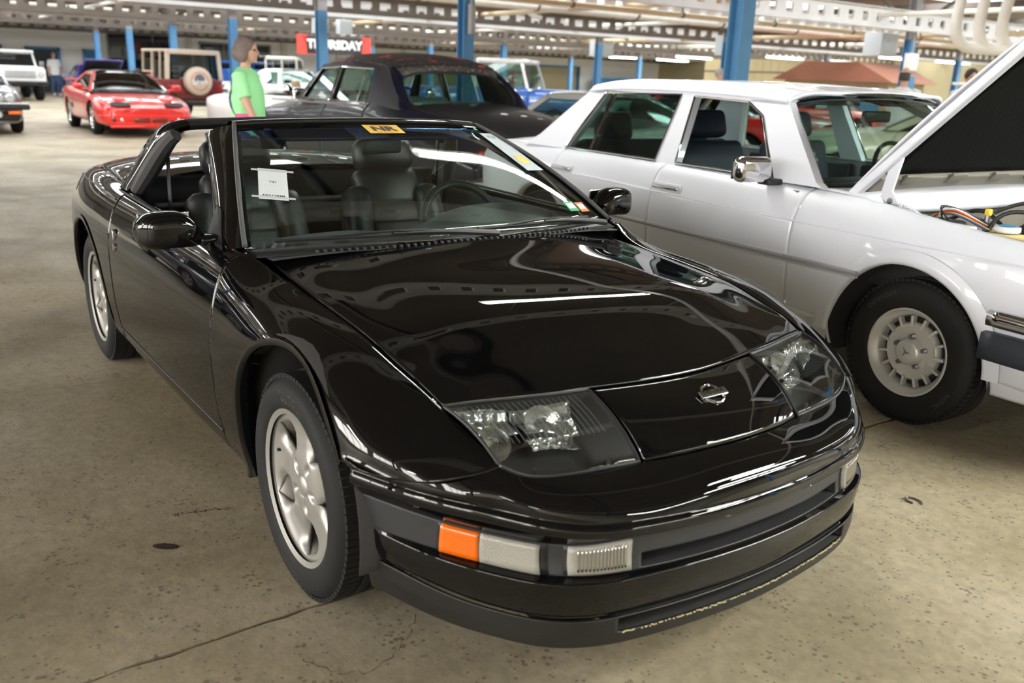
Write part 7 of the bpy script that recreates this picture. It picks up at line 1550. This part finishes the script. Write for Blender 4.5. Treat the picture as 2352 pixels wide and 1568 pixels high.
# booth with a brown roof, extinguisher board, wall gear on the far right
bo = thing('booth', 'small cream booth with a brown pitched roof far behind the silver saloon', 'booth', (-17.0, 26.2, 0), math.radians(10))
MB().box((0, 0, .85), (3.6, 3.0, 1.7)).build('booth_walls', M_CREAM, bo); MB().prism([(-2.1, 1.68), (2.1, 1.68), (0.9, 2.30), (-.9, 2.30)], -1.9, 1.9, 'y').build('booth_roof', pbr('brown tile roof', (.30, .12, .07), .6, vary=.15, vscale=3), bo); MB().box((1.2, -1.52, .75), (.8, .06, 1.5)).build('booth_door', M_BFR, bo)
cw = thing('wall_panel', 'cream sheeted partition beyond the second line of columns', 'partition', (-23.4, 28.6, 0), 0)
for k in range(14): MB().box((-2.6+.4*k, 0, 1.25), (.385, .05, 2.5)).build('sheet', pbr('cream sheet', (.50, .42, .24), .7), cw)
MB().box((0, 0, 2.0), (5.8, .09, .06)).build('rail', M_BEAMD, cw)
vm = thing('vending_machine', 'red vending machine against the far wall', 'vending machine', (-44.9, 31.6, 0), 0); rbox('cabinet', (0, 0, .92), (.8, .9, 1.84), M_RED, vm, .03); rbox('front_panel', (.41, .0, 1.1), (.02, .6, 1.1), M_BOXG, vm, .008)
lk = thing('locker_bank', 'row of dark blue lockers along the far wall', 'lockers', (-44.9, 40.5, 0), 0)
for k in range(9): rbox('locker', (0, -2.0+.5*k, .9), (.5, .47, 1.5), M_BFR, lk, .01)
MB().box((0, 0, .07), (.5, 4.5, .14)).build('plinth', M_DARK, lk)
# cracked patches, oil spot and chips on the near floor
o = MB().lathe([(0, .0006), (.045, .0008), (.055, .0002)], 20, 'z', (0, 0, 0)); V = np.array(o.v)*[.75, .32, 1]; o.v = [tuple(rotz(.9) @ p+np.array([-.43, -1.09, .0008])) for p in V]; tag(o.build('oil_spot', pbr('old oil', (.035, .022, .012), .5)), 'small dark oil spot on the floor beside the front wheel', 'stain')
def crack(pts, wd, label):
    P_ = crv(pts, 40); j = RNG.normal(0, .006, (40, 2)); P_[1:-1, :2] += j[1:-1]; T_ = np.gradient(P_, axis=0); N_ = np.stack([-T_[:, 1], T_[:, 0], 0*T_[:, 0]], 1); N_ /= np.linalg.norm(N_, axis=1)[:, None]; w_ = wd*(.3+RNG.random((40, 1)))
    A, B_ = P_+N_*w_, P_-N_*w_; A[:, 2] = B_[:, 2] = .0009; tag(gmesh('floor_crack', np.stack([A, B_], 1), M_JOINT, None, smooth=False), label, 'crack', 'cracks in the slab')
crack([(.30, -.95, .0), (.42, -.86, 0), (.40, -.75, 0), (.28, -.62, 0)], .0010, 'thin branching crack in the floor before the front wheel')
crack([(-.62, -1.02, 0), (-.60, -.93, 0), (-.57, -.84, 0)], .0018, 'short dark crack beside the front wheel')
crack([(1.35, 1.35, 0), (1.55, 1.5, 0), (1.75, 1.75, 0), (1.9, 2.0, 0)], .0012, 'hairline crack in the floor before the silver saloon')
crack([(-2.2, -1.6, 0), (-2.1, -1.2, 0), (-2.05, -.85, 0)], .0012, 'faint crack across the floor beside the rear wheel')
rg_ = MB().tube([(.62+.03*math.cos(a), 1.22+.02*math.sin(a), .004) for a in np.linspace(0, 5, 20)], .003, 6).build('wire_loop', M_STEEL, None, smooth=True); tag(rg_, 'small wire loop lying on the floor by the convertible nose', 'wire')
